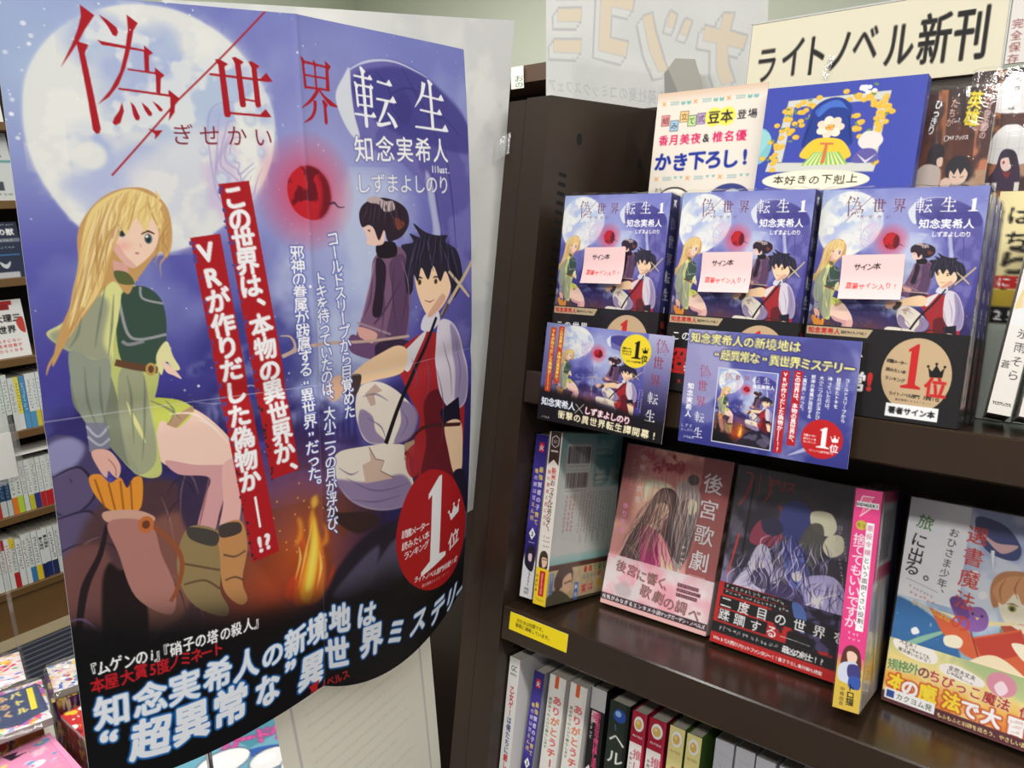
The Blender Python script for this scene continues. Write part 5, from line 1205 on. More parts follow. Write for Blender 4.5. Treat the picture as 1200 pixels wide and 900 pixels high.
def paint_gamespine():
    cv = Canvas(185, 1880, 36, (240, 236, 226))
    cv.poly([(20, 0), (165, 0), (165, 360), (92, 300), (20, 360)], (66, 48, 44)); cv.line([(92, 40), (140, 70), (140, 140), (92, 170), (44, 140), (44, 70), (92, 40)], 9, WHITE, smooth=False); cv.text('GC', [(78, 106), (108, 106)], 44, WHITE); cv.rect(40, 200, 140, 220, (220, 214, 206))
    cv.text('新米おっさん仕方なく、', [(112, 420), (100, 1080)], 72, [(206, 50, 46)] * 2 + [(70, 56, 52)] * 9, True, bold=.03); cv.text('隠れ勇者と旅に出る', [(48, 440), (48, 1000)], 50, (196, 50, 50), True)
    cv.scrawl(60, 1140, 150, 1140, 24, INK, 2); cv.scrawl(60, 1190, 150, 1190, 22, INK, 3); cv.scrawl(60, 1240, 150, 1240, 22, INK, 4)
    cv.blob([(40, 1330), (100, 1290), (150, 1340), (150, 1480), (40, 1480)], (70, 58, 52)); cv.blob([(70, 1370), (140, 1370), (140, 1440), (90, 1470)], (240, 200, 170)); cv.line([(80, 1385), (140, 1382)], 8, (60, 50, 50))
    cv.rect(0, 1480, 185, 1880, (246, 214, 44)); cv.rect(62, 1510, 140, 1780, (206, 44, 40)); cv.text('異世界を旅する物語', [(100, 1545), (100, 1745)], 30, WHITE, True); cv.text('いよいよ', [(28, 1570), (28, 1720)], 40, INK, True, bold=.05); cv.scrawl(40, 1820, 150, 1826, 26, (110, 90, 30), 5)
    return cv


def paint_gameback():
    cv = Canvas(1280, 1880, 110, (176, 194, 190))
    cv.vgrad([(0, (120, 176, 172)), (200, (150, 190, 186)), (560, (200, 206, 200)), (1300, (206, 210, 204)), (1480, (120, 190, 186))]); cv.clouds([(700, 0), (1280, 0), (1280, 600), (700, 600)], (100, 156, 156), .8, 160, 5, .4, .6, 10, False)
    cv.rect(90, 620, 1180, 1340, (206, 210, 206), .9); barcode(cv, 150, 150, 440, 190, 2); barcode(cv, 150, 440, 440, 170, 7)
    for i in range(2): cv.scrawl(720, 190 + i * 70, 1100, 190 + i * 70, 40, (60, 66, 68), 10 + i); cv.scrawl(720, 470 + i * 60, 1050, 470 + i * 60, 40, (60, 66, 68), 14 + i)
    for i in range(11): cv.scrawl(1120 - i * 62, 660, 1110 - i * 62, 1120 + 120 * (i % 2), 30, (70, 74, 76), 20 + i)
    for i in range(3): cv.scrawl(360 - i * 74, 680, 340 - i * 74, 1100, 44, (190, 60, 60), 40 + i)
    cv.rect(0, 1440, 1280, 1500, (96, 60, 50))
    cv.rect(0, 1500, 1280, 1880, (206, 190, 150)); cv.clouds([(0, 1500), (1280, 1500), (1280, 1880), (0, 1880)], (186, 160, 120), .6, 120, 3, .4, .6, 3, False); cv.rect(0, 1850, 1280, 1880, (60, 56, 40))
    cv.blob([(130, 1640), (200, 1500), (340, 1460), (470, 1520), (490, 1660), (430, 1760), (300, 1700), (200, 1740)], (84, 66, 58)); cv.blob([(300, 1620), (440, 1560), (480, 1680), (430, 1780), (330, 1760)], (226, 184, 150)); cv.line([(330, 1665), (470, 1650)], 14, (60, 50, 50)); cv.blob([(0, 1800), (150, 1720), (330, 1760), (480, 1880), (0, 1880)], (84, 80, 60))
    cv.rect(50, 1530, 110, 1760, (76, 110, 170)); cv.text('最強おっさん', [(80, 1555), (80, 1735)], 40, WHITE, True); cv.rect(540, 1680, 620, 1870, (66, 110, 190)); cv.text('新刊', [(580, 1730), (580, 1820)], 60, WHITE, True, bold=.05)
    cv.text('最強で進む', [(740, 1550), (1140, 1540)], 80, [(206, 60, 50), (206, 60, 50), (90, 140, 70), (90, 140, 70), (90, 140, 70)], bold=.05); cv.text('はかない', [(720, 1630), (960, 1622)], 70, (70, 90, 130)); cv.text('お', [(1050, 1620)], 80, (206, 50, 40), bold=.06); cv.text('実は最', [(740, 1770), (880, 1760), (1060, 1740)], 116, [(206, 60, 50), (206, 60, 50), (226, 160, 40)], bold=.06, halo=WHITE, hw=.06)
    return cv


def paint_bluespine():
    cv = Canvas(185, 1880, 32, (52, 44, 130)); cv.vgrad([(0, (40, 34, 110)), (300, (66, 56, 150)), (1000, (76, 64, 160)), (1200, (48, 42, 120))])
    cv.rect(62, 90, 132, 200, (206, 40, 60)); cv.text('火', [(97, 148)], 70, WHITE, bold=.06)
    cv.text('最強賢者の子育て', [(128, 400), (128, 1000)], 66, [(246, 216, 90)] * 2 + [(236, 226, 246)] * 4 + [(246, 216, 90)] * 2, True, bold=.03); cv.text('竜の娘は甘えん坊', [(60, 420), (60, 960)], 58, [(246, 216, 90)] + [(214, 200, 240)] * 4 + [(246, 216, 90)] * 3, True, bold=.03)
    cv.poly([(92, 1070), (140, 1140), (92, 1210), (44, 1140)], WHITE); cv.text('3', [(92, 1142)], 70, INK, bold=.04); cv.line([(50, 1240), (140, 1240)], 6, (200, 196, 226))
    cv.rect(0, 1420, 185, 1880, (226, 226, 230)); cv.vgrad([(1380, (60, 50, 100)), (1460, (226, 226, 230))], 0, 1380, 185, 1460); cv.blob([(40, 1330), (90, 1270), (160, 1320), (150, 1560), (30, 1500)], (38, 34, 54)); cv.blob([(70, 1380), (120, 1370), (120, 1450), (80, 1450)], (230, 200, 210)); cv.text('きるえると', [(115, 1560), (105, 1720)], 40, INK, True); cv.rect(60, 1760, 125, 1830, (150, 150, 154)); cv.text('HJ', [(80, 1796), (106, 1796)], 40, WHITE, bold=.04)
    return cv


def spine_canvas(bg, title, col, head=None, sub=None, H=1880, px=40, W=200, y0=330, size=96, bold=.04, sub_col=None, foot=None, y1=None):
    cv = Canvas(W, H, px, bg)
    if head: head(cv)
    n = len(title); y1 = y1 or min(y0 + size * 1.12 * (n - 1), H - 260)
    cv.text(title, [(W * (.60 if sub else .5), y0), (W * (.60 if sub else .5), y1)], size, col, True, bold=bold)
    if sub: cv.text(sub, [(W * .2, y0 + 10), (W * .2, y0 + 46 * len(sub))], 42, sub_col or INK, True, bold=.03)
    if foot: foot(cv)
    return cv


def egg(cv, top, rim):
    cv.rect(0, 0, 200, 350, top); cv.ell(100, 130, 66, 84, WHITE); cv.ell(96, 135, 46, 54, (232, 190, 96)); cv.ell(86, 118, 16, 20, (250, 226, 160)); cv.text('Mノベルス', [(48, 270), (152, 270)], 34, rim, bold=.04)


def paint_row():
    """the spines of the bottom row, from the corner post outwards"""
    L = []
    L.append(spine_canvas((232, 230, 226), '乙女ゲーは俺たちに厳しい世界です', [(200, 44, 50)] * 4 + [(70, 80, 130)] * 5 + [(200, 44, 50)] * 3 + [(70, 80, 130)] * 4, lambda c: (c.text('GC', [(72, 120), (128, 120)], 84, INK), c.text('NOVELS', [(50, 185), (150, 185)], 34, INK)), y0=360, size=88, y1=1640))
    L.append(paint_bluespine())
    ari = lambda c: (c.rect(70, 0, 116, 150, (222, 96, 46)), c.rect(150, 0, 200, 1880, (222, 218, 212), .4, 10))
    for _ in (0, 1): L.append(spine_canvas((238, 234, 228), 'ありがとうチート', [(222, 70, 76), (222, 70, 76), (222, 110, 60), (222, 110, 60), (222, 70, 76), (214, 60, 50), (190, 60, 70), (214, 90, 50)], ari, '異世界でのんびり暮らします', y0=290, size=110, sub_col=(120, 130, 90), y1=1180, bold=.05))
    L.append(spine_canvas((30, 28, 30), '転生悪役令嬢は推し活中', (226, 80, 130), lambda c: (c.rect(0, 0, 200, 250, (196, 196, 196)), c.rect(30, 270, 120, 400, (246, 190, 206)), c.text('何', [(74, 336)], 90, (200, 50, 90), bold=.05), c.poly([(0, 980), (60, 900), (110, 1000), (160, 900), (200, 990), (200, 1880), (0, 1880)], (240, 226, 232)), c.text('世界', [(130, 1080), (130, 1260)], 90, INK, True, bold=.05), c.text('世', [(50, 1160)], 110, (230, 90, 150), bold=.05)), 'ようですって', y0=300, size=70, sub_col=WHITE, y1=900))
    L.append(spine_canvas((38, 48, 40), 'ヘルモード', (240, 240, 232), lambda c: (c.ell(105, 150, 62, 74, (40, 80, 176)), c.ell(90, 130, 30, 34, (150, 190, 236)), c.line([(70, 260), (80, 330)], [10, 4], (80, 130, 200)), c.rect(166, 0, 200, 1880, (22, 28, 24))), y0=420, size=170, y1=1250, bold=.03))
    for _ in (0, 1): L.append(spine_canvas((240, 232, 228), '推しの悪役令嬢', [(200, 90, 110)] * 3 + [(196, 40, 60)] * 4, lambda c: (egg(c, (176, 26, 54), WHITE), c.rect(170, 0, 200, 1880, (190, 40, 70))), 'お救いします', y0=470, size=118, sub_col=(120, 110, 104), y1=1300))
    for _ in (0, 1): L.append(spine_canvas((236, 224, 150), '花嫁は竜に愛され', [(190, 110, 90), (150, 110, 150)] + [(160, 110, 90)] * 6, lambda c: egg(c, (240, 226, 150), (170, 150, 80)), 'はずれ神子の', y0=480, size=110, sub_col=INK, y1=1350))
    for _ in range(4): L.append(spine_canvas((214, 214, 218), '転生貴族の辺境記', (90, 90, 98), lambda c: (c.scrawl(40, 140, 160, 150, 22, (140, 130, 136), 3), c.scrawl(50, 270, 150, 280, 34, (90, 90, 98), 5), c.scrawl(50, 320, 150, 330, 30, (90, 90, 98), 6), c.rect(0, 0, 200, 420, (196, 196, 204), .5)), y0=520, size=100, y1=1400))
    return L


# ---------------------------------------------------------------- cards behind the stacks, signs, banner
def leaf_row(cv, y, x0, x1, flip=1):
    x, i = x0, 0
    while x < x1:
        if i % 3 == 0:
            for a in range(4): cv.ell(x + 20 * math.cos(a * 1.57 + .78), y + 20 * math.sin(a * 1.57 + .78), 14, 9, (236, 176, 110), rot=a * 1.57 + .78, n=12)
            cv.ell(x, y, 8, 8, (200, 120, 70), n=10); x += 90
        elif i % 3 == 1:
            for a in range(5): cv.ell(x + a * 22, y - 12, 14, 6, (140, 178, 176), rot=.7, n=10); cv.ell(x + a * 22, y + 12, 14, 6, (140, 178, 176), rot=-.7, n=10)
            x += 150
        else:
            for q in (0, 70): cv.blob([(x + q - 26, y + 14 * flip), (x + q - 20, y - 20), (x + q, y - 6 * flip), (x + q + 20, y - 20), (x + q + 26, y + 14 * flip), (x + q, y + 26 * flip)], (128, 186, 176))
            x += 150
        i += 1


def paint_tinybook():
    cv = Canvas(1300, 3300, 172, (232, 222, 208)); cv.vgrad([(0, (220, 190, 164)), (130, (234, 225, 212)), (3300, (232, 222, 208))])
    leaf_row(cv, 130, 90, 1250)
    for i, (ch, c, x, y) in enumerate((('組', (240, 150, 150), 130, 320), ('み', (160, 200, 226), 245, 385), ('立', (244, 200, 130), 360, 290), ('て', (190, 220, 150), 460, 345), ('式', (190, 160, 206), 570, 330))):
        cv.rect(x - 52, y - 62, x + 52, y + 62, (60, 50, 50)); cv.rect(x - 47, y - 57, x + 47, y + 57, c); cv.text(ch, [(x, y)], 84, (50, 40, 40))
    for x, ch in ((720, '豆'), (870, '本')): cv.ell(x, 325, 104, 104, (246, 232, 100))
    for x, ch in ((720, '豆'), (870, '本')): cv.text(ch, [(x, 325)], 150, (40, 36, 40), bold=.035)
    cv.text('登場', [(1040, 318), (1160, 318)], 108, (50, 44, 50), bold=.02)
    cv.text('香月美夜&椎名優', [(130, 545), (262, 545), (396, 545), (530, 545), (655, 548), (790, 545), (925, 545), (1060, 545)], 124, [(216, 40, 100)] * 4 + [(60, 50, 60)] + [(216, 40, 100)] * 3, bold=.04)
    cv.text('かき下ろし!', [(150, 790), (370, 800), (570, 790), (770, 790), (960, 790), (1130, 780)], 216, (30, 50, 150), bold=.06)
    leaf_row(cv, 985, 90, 1150, -1)
    cv.ell(330, 1230, 210, 150, (60, 54, 56)); cv.ell(330, 1232, 190, 132, (246, 240, 230)); cv.blob([(60, 1190), (160, 1150), (260, 1180), (250, 1260), (80, 1270)], (246, 240, 230)); cv.line([(60, 1190), (160, 1160), (260, 1200)], 8, (60, 54, 56))
    cv.poly([(400, 1150), (720, 1130), (720, 1230), (420, 1250)], (240, 226, 190)); cv.text('初の特典', [(470, 1190), (660, 1180)], 66, (60, 50, 46), bold=.03)
    cv.ell(1000, 1260, 260, 200, (60, 70, 130)); cv.ell(1030, 1230, 120, 110, (196, 200, 210)); cv.ell(1030, 1230, 70, 70, (120, 126, 150))
    cv.text('お', [(110, 1110)], 50, INK); cv.text('ん', [(160, 1104)], 44, INK)
    return cv


def paint_bluebox():
    cv = Canvas(1600, 3300, 222, (62, 74, 168))
    for x in range(0, 1600, 26): cv.rect(x, 0, x + 7, 3300, (74, 86, 182), .6)
    cv.at(1, .83); cv.ell(-20, 760, 150, 240, (130, 190, 200)); cv.blob([(-20, 560), (110, 640), (60, 780), (-20, 900)], (150, 206, 206))
    # flower-wound frame round a generic bouquet
    for p in ([(250, 210), (330, 210), (270, 980), (150, 980)], [(1180, 190), (1270, 190), (1230, 1050), (1130, 1050)], [(250, 190), (1280, 160), (1270, 260), (250, 280)], [(120, 980), (1240, 1020), (1220, 1130), (100, 1100)]): cv.poly(p, (206, 206, 200)); cv.line(p + [p[0]], 6, (120, 124, 140), .8, False)
    r = np.random.default_rng(12)
    for cx, cy, n in ((290, 330, 12), (250, 520, 6), (190, 760, 8), (150, 960, 8), (400, 440, 9), (340, 640, 6), (480, 240, 7), (920, 200, 8), (1090, 200, 12), (1220, 330, 12), (1190, 520, 8), (980, 560, 10), (1150, 640, 6), (1180, 1000, 8), (860, 900, 4)):
        for _ in range(n):
            x, y = cx + r.normal() * 46, cy + r.normal() * 56
            if r.random() < .25: cv.ell(x, y, 26, 14, (110, 140, 90), rot=r.random() * 3)
            else: cv.ell(x, y, 34, 32, (226, 176, 56), n=14); cv.ell(x - 3, y - 3, 20, 18, (246, 206, 96), n=12); cv.ell(x, y, 8, 8, (206, 140, 40), n=8)
    for _ in range(8): cv.ell(1010 + r.normal() * 46, 130 + r.normal() * 30, 26, 26, (240, 236, 240), n=12)
    # bouquet: a deep blue bloom over a yellow ribbon and a green striped wrapper
    cv.blob([(520, 330), (640, 210), (800, 200), (920, 320), (930, 520), (980, 760), (900, 800), (760, 700), (620, 720), (460, 800), (480, 560)], (36, 60, 140)); cv.blob([(560, 340), (680, 240), (800, 240), (900, 380), (850, 330), (700, 320), (600, 420)], (70, 110, 196))
    for p in ([(540, 420), (500, 600), (470, 780)], [(900, 420), (930, 600), (960, 760)], [(600, 300), (560, 420)]): cv.line(p, [4, 16, 4], (24, 40, 104))
    for k in range(7):
        q = k * .898; cv.ell(730 + 84 * math.cos(q), 560 + 80 * math.sin(q), 62, 50, (246, 226, 206) if k % 2 else (240, 214, 192), rot=q)
    cv.ell(730, 560, 34, 32, (236, 190, 90)); cv.clouds([(690, 530), (770, 530), (770, 590), (690, 590)], (200, 140, 60), .9, 12, 3, .4, .6, 1)
    cv.blob([(560, 720), (720, 690), (880, 740), (980, 920), (880, 960), (720, 900), (560, 950), (450, 900)], (240, 196, 60)); cv.poly([(600, 860), (860, 870), (960, 1030), (480, 1030)], (150, 190, 90))
    for x in range(520, 950, 50): cv.line([(720 + (x - 720) * .5, 870), (x, 1030)], [8, 20], (226, 236, 180))
    cv.line([(720, 760), (700, 1010)], [30, 44], (206, 120, 70)); cv.line([(650, 760), (790, 770)], [26, 26], (206, 120, 70))
    cv.blob([(1030, 760), (1090, 640), (1220, 660), (1270, 760), (1200, 860), (1090, 850)], (226, 218, 214)); cv.blob([(1060, 860), (1200, 860), (1240, 1000), (1000, 1010)], (96, 90, 160)); cv.poly([(1030, 900), (1130, 990), (1230, 910), (1130, 1030)], (214, 206, 226))
    cv.ell(640, 1220, 560, 130, (240, 230, 200)); cv.ell(640, 1220, 545, 118, (246, 238, 212))
    for i, ch in enumerate('本好きの下剋上'): cv.char(ch, 260 + i * 128, 1205 + (i % 2) * 12, 122, (50, 44, 40), bold=.015, skew=.05)
    return cv


def hall(cv, W, H):
    cv.vgrad([(0, (60, 40, 40)), (H * .5, (120, 70, 50)), (H, (90, 60, 50))])
    for p, c in (([(W * .30, 0), (W * .42, 0), (W * .56, H), (W * .46, H)], (176, 110, 70)), ([(W * .55, H * .2), (W * .8, H * .1), (W * .86, H * .6), (W * .6, H * .6)], (96, 50, 40)), ([(W * .78, 0), (W, 0), (W, H * .5), (W * .84, H * .6)], (206, 130, 96)), ([(W * .6, H * .5), (W, H * .5), (W, H * .62), (W * .6, H * .6)], (186, 150, 120))): cv.poly(p, c, .9, 4)
    cv.clouds([(0, 0), (W, 0), (W, H), (0, H)], (50, 32, 36), .8, W * .16, 6, .45, .62, 3, False)


def paint_hero():
    cv = Canvas(1200, 3000, 170, (60, 44, 44)); hall(cv, 1200, 1500); cv.rect(0, 1200, 1200, 3000, (70, 60, 60)); cv.at(1, .78)
    cv.blob([(330, 760), (420, 640), (560, 680), (560, 840), (440, 900)], (44, 36, 44)); cv.blob([(480, 820), (560, 800), (560, 900), (500, 900)], (240, 206, 186)); cv.blob([(260, 900), (420, 880), (560, 960), (520, 1250), (180, 1250), (140, 1080)], (206, 190, 180))
    cv.blob([(620, 930), (700, 810), (860, 790), (980, 900), (980, 1050), (900, 1120), (700, 1120)], (46, 42, 52)); cv.blob([(700, 960), (860, 920), (950, 980), (920, 1090), (800, 1130), (710, 1080)], (244, 210, 190)); cv.poly([(690, 940), (760, 1010), (800, 930), (850, 1010), (900, 930), (960, 1000), (900, 860), (740, 860)], (46, 42, 52)); cv.line([(740, 1030), (790, 1040)], 8, (60, 40, 40)); cv.line([(850, 1040), (900, 1030)], 8, (60, 40, 40))
    cv.blob([(620, 1080), (720, 1130), (980, 1130), (1060, 1250), (600, 1260)], (70, 60, 66)); cv.blob([(580, 1080), (660, 1040), (740, 1090), (690, 1160), (600, 1180)], (240, 206, 186)); cv.poly([(860, 1130), (900, 1130), (900, 1220), (870, 1220)], (170, 40, 40))
    k = dict(halo=(40, 30, 30), hw=.06)
    cv.text('英雄', [(905, 150), (890, 350)], 215, (250, 226, 50), True, bold=.05, **k); cv.text('なぜか王都の', [(1115, 130), (1075, 560)], 96, (230, 190, 180), True, bold=.02); cv.text('たちが', [(620, 170), (585, 390)], 112, (226, 180, 160), True, bold=.02, **k)
    cv.text('ひっきり', [(390, 170), (330, 470)], 118, WHITE, True, bold=.05, **k); cv.text('なし', [(170, 190), (140, 310)], 118, WHITE, True, bold=.05, **k); cv.text('に', [(120, 400)], 84, (230, 120, 90), **k); cv.text('訪ねてくる', [(110, 500), (20, 990)], 122, (250, 226, 50), True, bold=.05, **k)
    cv.text('MFブックス', [(620, 575), (860, 575)], 60, WHITE, bold=.04); cv.line([(570, 545), (600, 560), (600, 595), (570, 612), (540, 595), (540, 560), (570, 545)], 8, WHITE, smooth=False)
    return cv


def paint_god():
    cv = Canvas(900, 3000, 130, (110, 70, 64)); hall(cv, 900, 1500); cv.rect(0, 1050, 900, 3000, (150, 90, 60)); cv.at(1, .72)
    for y in (80, 680):
        cv.blob([(330, y + 420), (330, y + 160), (460, y), (620, y - 20), (760, y + 60), (900, y + 200), (900, y + 430)], (240, 240, 240), .95, 3)
        for q in range(3): cv.line([(400 + q * 150, y + 60), (390 + q * 150, y + 420)], 6, (196, 200, 206), .8, False)
        cv.line([(330, y + 260), (900, y + 270)], 6, (196, 200, 206), .8, False)
    cv.text('なったはず', [(580, 120), (520, 560)], 96, (60, 50, 50), True); cv.text('英雄', [(790, 180), (770, 400)], 150, (226, 60, 40), True, bold=.05)
    cv.rect(60, 640, 900, 660, (70, 50, 50)); cv.text('神にも抗う!', [(140, 740), (40, 1300)], 126, [(214, 40, 46)] + [(240, 90, 50)] * 2 + [(250, 210, 60)] * 3, True, bold=.05, halo=(40, 24, 24), hw=.12)
    cv.blob([(430, 1180), (480, 980), (580, 950), (680, 1020), (760, 1300), (700, 1420), (380, 1420), (330, 1320)], (56, 34, 66)); cv.blob([(500, 1060), (620, 1060), (630, 1170), (560, 1210), (500, 1150)], (244, 214, 204)); cv.blob([(560, 970), (680, 1020), (640, 1160), (590, 1060)], (44, 30, 50)); cv.ell(530, 1105, 14, 20, (170, 40, 60)); cv.poly([(520, 1220), (640, 1220), (600, 1300)], (140, 40, 50))
    for x in (330, 420, 700): cv.rect(x, 1340, x + 60, 1450, (230, 226, 220))
    return cv


def paint_hachi():
    cv = Canvas(700, 1880, 60, (240, 226, 170)); cv.text('はち', [(140, 200), (140, 400)], 160, INK, True, bold=.03); cv.text('らし', [(160, 560), (160, 800)], 260, (24, 22, 24), True, bold=.05); cv.rect(0, 690, 700, 790, (206, 44, 40)); cv.text('にもな', [(100, 740), (320, 740)], 90, WHITE, bold=.04); cv.rect(0, 800, 700, 940, (206, 176, 60)); cv.rect(0, 940, 700, 1080, INK); cv.text('25', [(90, 1012), (170, 1012)], 110, WHITE, bold=.06); cv.rect(0, 1080, 700, 1880, (206, 216, 206))
    return cv


def paint_whitespine():
    cv = Canvas(170, 1880, 44, (238, 236, 230)); cv.vgrad([(0, (214, 226, 220)), (500, (240, 238, 232)), (1880, (238, 232, 224))]); cv.line([(20, 0), (20, 700)], 6, (150, 120, 160), .6)
    cv.text('ました', [(90, 180), (90, 420)], 110, (170, 176, 180), True); cv.text('2', [(90, 640)], 120, (206, 110, 140)); cv.line([(50, 570), (130, 570)], 6, (150, 120, 140)); cv.line([(50, 720), (130, 720)], 6, (150, 120, 140))
    cv.blob([(20, 900), (50, 800), (110, 780), (150, 860), (155, 1000), (20, 1010)], (236, 214, 150)); cv.blob([(50, 870), (110, 850), (135, 930), (100, 1000), (60, 980)], (250, 220, 206)); cv.blob([(10, 1010), (80, 980), (165, 1020), (165, 1120), (10, 1120)], (240, 240, 240)); cv.ell(70, 920, 8, 12, (120, 90, 130)); cv.ell(112, 918, 8, 12, (120, 90, 130))
    cv.text('氷雨そら', [(115, 1190), (115, 1540)], 92, (50, 46, 50), True); cv.text('蒼', [(45, 1460)], 70, (50, 46, 50)); cv.text('TOブックス', [(30, 1790), (140, 1790)], 34, INK, bold=.03)
    return cv


def paint_sign():
    cv = Canvas(2900, 740, 330, (224, 217, 192))
    for ch, x, y, q in zip('ライトノベル新刊', (250, 590, 860, 1160, 1450, 1830, 2200, 2570), (420, 380, 390, 380, 340, 390, 385, 380), (400, 430, 440, 440, 410, 450, 480, 490)): cv.char(ch, x, y, q, (22, 20, 20), bold=.026, sx=.74)
    return cv


def paint_keep():
    cv = Canvas(900, 1300, 100, (224, 218, 212)); cv.poly([(130, 690), (175, 665), (205, 620), (212, 680), (170, 725), (145, 705)], (206, 70, 60)); cv.text('完全保存', [(62, 960), (62, 1255)], 88, (120, 44, 44), True); cv.text('物語の', [(190, 1020), (190, 1215)], 88, (120, 44, 44), True)
    return cv


def paint_banner():
    """back of a poster: its print shows through, mirrored"""
    W_, H_ = 2400, 1400
    cv = Canvas(W_, H_, 300, (236, 237, 234))
    cv.clouds([(0, 0), (W_, 0), (W_, H_), (0, H_)], (222, 224, 224), .5, 500, 5, .4, .7, 4, False)
    grey, side, fill = (206, 206, 208), (234, 236, 233), (240, 226, 204)
    def block(pts, d=(-60, 60)):
        P = np.array(pts, float)
        for q in (P, P + np.array(d) * .5, P + d): cv.line(np.concatenate([q, q[:1]]), 34, grey, 1, False); cv.poly(q, grey)
        cv.poly(np.concatenate([P + np.array(d) * .5]), side); cv.poly(P + np.array(d) * .9, side); cv.poly(P, fill)
        cv.line(np.concatenate([P, P[:1]]), 10, grey, .7, False)
    for y in (-250, 0, 258): block([(153 - y * .2, 505 + y), (451, 500 + y), (442, 612 + y), (151 - y * .2, 612 + y)])
    block([(688, 236), (1095, 271), (1041, 527), (807, 493), (795, 738), (1000, 769), (977, 890), (656, 845)])
    block([(1153, 573), (1258, 540), (1298, 678), (1395, 895), (1443, 980), (1341, 1000), (1232, 825)])
    block([(1450, 528), (1522, 553), (1489, 657), (1416, 644)], (-30, 50)); block([(1611, 583), (1677, 601), (1630, 713), (1553, 701)], (-30, 50))
    block([(1982, 547), (2088, 541), (2052, 671), (2218, 706), (2183, 804), (2033, 779), (2051, 915), (2115, 1039), (1986, 1074), (1932, 957), (1924, 763), (1789, 748), (1809, 635), (1957, 659)])
    for i, ch in enumerate('集英社夏のコミックスフェア'[::-1]):
        E = cv._glyph_edges(ch, 90 + i * 108, 1150 + i * 4, 118, sx=-.9)
        cv._blend(cv._cover(E), (200, 202, 206))
    return cv


# ================================================================== materials in use
M_print = material('printed_card', None, rough=0.4, spec=0.3)
M_poster = material('printed_poster', None, rough=0.45, spec=0.22)
M_matte = material('matte_print', None, rough=0.6, spec=0.3)
M_pages = material('page_edges', (206, 200, 186), rough=0.8, noise=0.10, scale=400, stretch=(60, 60, 1))
M_metal = material('brown_enamel', (50, 38, 29), rough=0.38, spec=0.4, noise=0.07, scale=9, bump=0.03, bscale=180)
M_shelf = material('brown_shelf', (50, 37, 26), rough=0.22, spec=0.5, noise=0.14, scale=14, bump=0.02, bscale=120)
M_dark = material('slot_dark', (8, 7, 7), rough=0.9)
M_film = film_material('shrink_film', gloss=0.03, bump=0.12, bscale=40, haze=0.0)
M_film2 = film_material('loose_film', gloss=0.06, bump=0.30, bscale=30, haze=0.01)
M_bag = film_material('gift_bag_film', gloss=0.08, bump=0.25, bscale=45, haze=0.04, rough=0.10)
M_tape = film_material('clear_tape', gloss=0.5, bump=0.9, bscale=160, haze=0.16)
M_clear = film_material('clear_sleeve', gloss=0.12, bump=0.15, bscale=20, haze=0.07, rough=0.03)
M_thin = paper_see_through('thin_paper', 0.28)
M_wall = material('pale_green_paint', (220, 227, 208), rough=0.85, noise=0.03, scale=3)
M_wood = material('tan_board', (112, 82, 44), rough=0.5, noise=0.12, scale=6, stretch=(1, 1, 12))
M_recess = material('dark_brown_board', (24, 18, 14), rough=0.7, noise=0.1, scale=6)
M_chrome = material('chrome_rod', (190, 190, 194), rough=0.18, metal=1.0)
M_ceil = material('ceiling_board', (236, 234, 228), rough=0.9, noise=0.02, scale=4)


def carpet_material():
    m = material('striped_carpet', (40, 44, 58), rough=0.95, noise=0.25, scale=120, bump=0.5, bscale=300)
    nt = m.node_tree; b = nt.nodes['Principled BSDF']; old = b.inputs['Base Color'].links[0].from_socket
    tc = nt.nodes.new('ShaderNodeTexCoord'); wv = nt.nodes.new('ShaderNodeTexWave'); wv.bands_direction = 'X'; wv.inputs['Scale'].default_value = 9.0; wv.inputs['Distortion'].default_value = 0.4
    nt.links.new(tc.outputs['Object'], wv.inputs['Vector'])
    rp = nt.nodes.new('ShaderNodeValToRGB'); rp.color_ramp.elements[0].position = 0.62; rp.color_ramp.elements[1].position = 0.9
    rp.color_ramp.elements[0].color = (0, 0, 0, 1); rp.color_ramp.elements[1].color = (1, 1, 1, 1)
    nt.links.new(wv.outputs[0], rp.inputs[0])
    mx = nt.nodes.new('ShaderNodeMix'); mx.data_type = 'RGBA'; mx.inputs[7].default_value = lin((92, 96, 108))
    nt.links.new(rp.outputs[0], mx.inputs[0]); nt.links.new(old, mx.inputs[6]); nt.links.new(mx.outputs[2], b.inputs['Base Color'])
    return m


# ================================================================== the room
def structure(name, mb, m): return tag(mb.obj(name, m), kind='structure')


structure('floor', MB().box((-4.0, -2.5, -0.05), (2.6, 3.0, 0.0)), carpet_material())
structure('floor_border', MB().box((-3.02, -2.5, 0.0), (-2.93, 3.0, 0.004)), material('beige_border', (176, 162, 130), rough=0.7, noise=0.06, scale=30))
structure('wall_back', MB().box((-4.0, 3.0, 0), (2.6, 3.1, 2.8)), M_wall)
structure('wall_left', MB().box((-3.50, -2.5, 0), (-3.40, 3.0, 2.8)), M_wall)
structure('ceiling', MB().box((-4.0, -2.5, 2.76), (2.6, 3.0, 2.80)), M_ceil)

# ================================================================== the slanted book rack; its own frame: x along the shelves, y to the back, z up the slope
RACK = Matrix(((1, 0, 0, -0.16257), (0, 0.98073, 0.19537, 0.66272), (0, -0.19537, 0.98073, 1.31413), (0, 0, 0, 1)))


def on_rack(x, y, z, yaw=0.0, lean=0.0, roll=0.0):
    R = math.radians
    return RACK @ Matrix.Translation((x, y, z)) @ Matrix.Rotation(R(yaw), 4, 'Z') @ Matrix.Rotation(R(roll), 4, 'Y') @ Matrix.Rotation(R(-lean), 4, 'X')


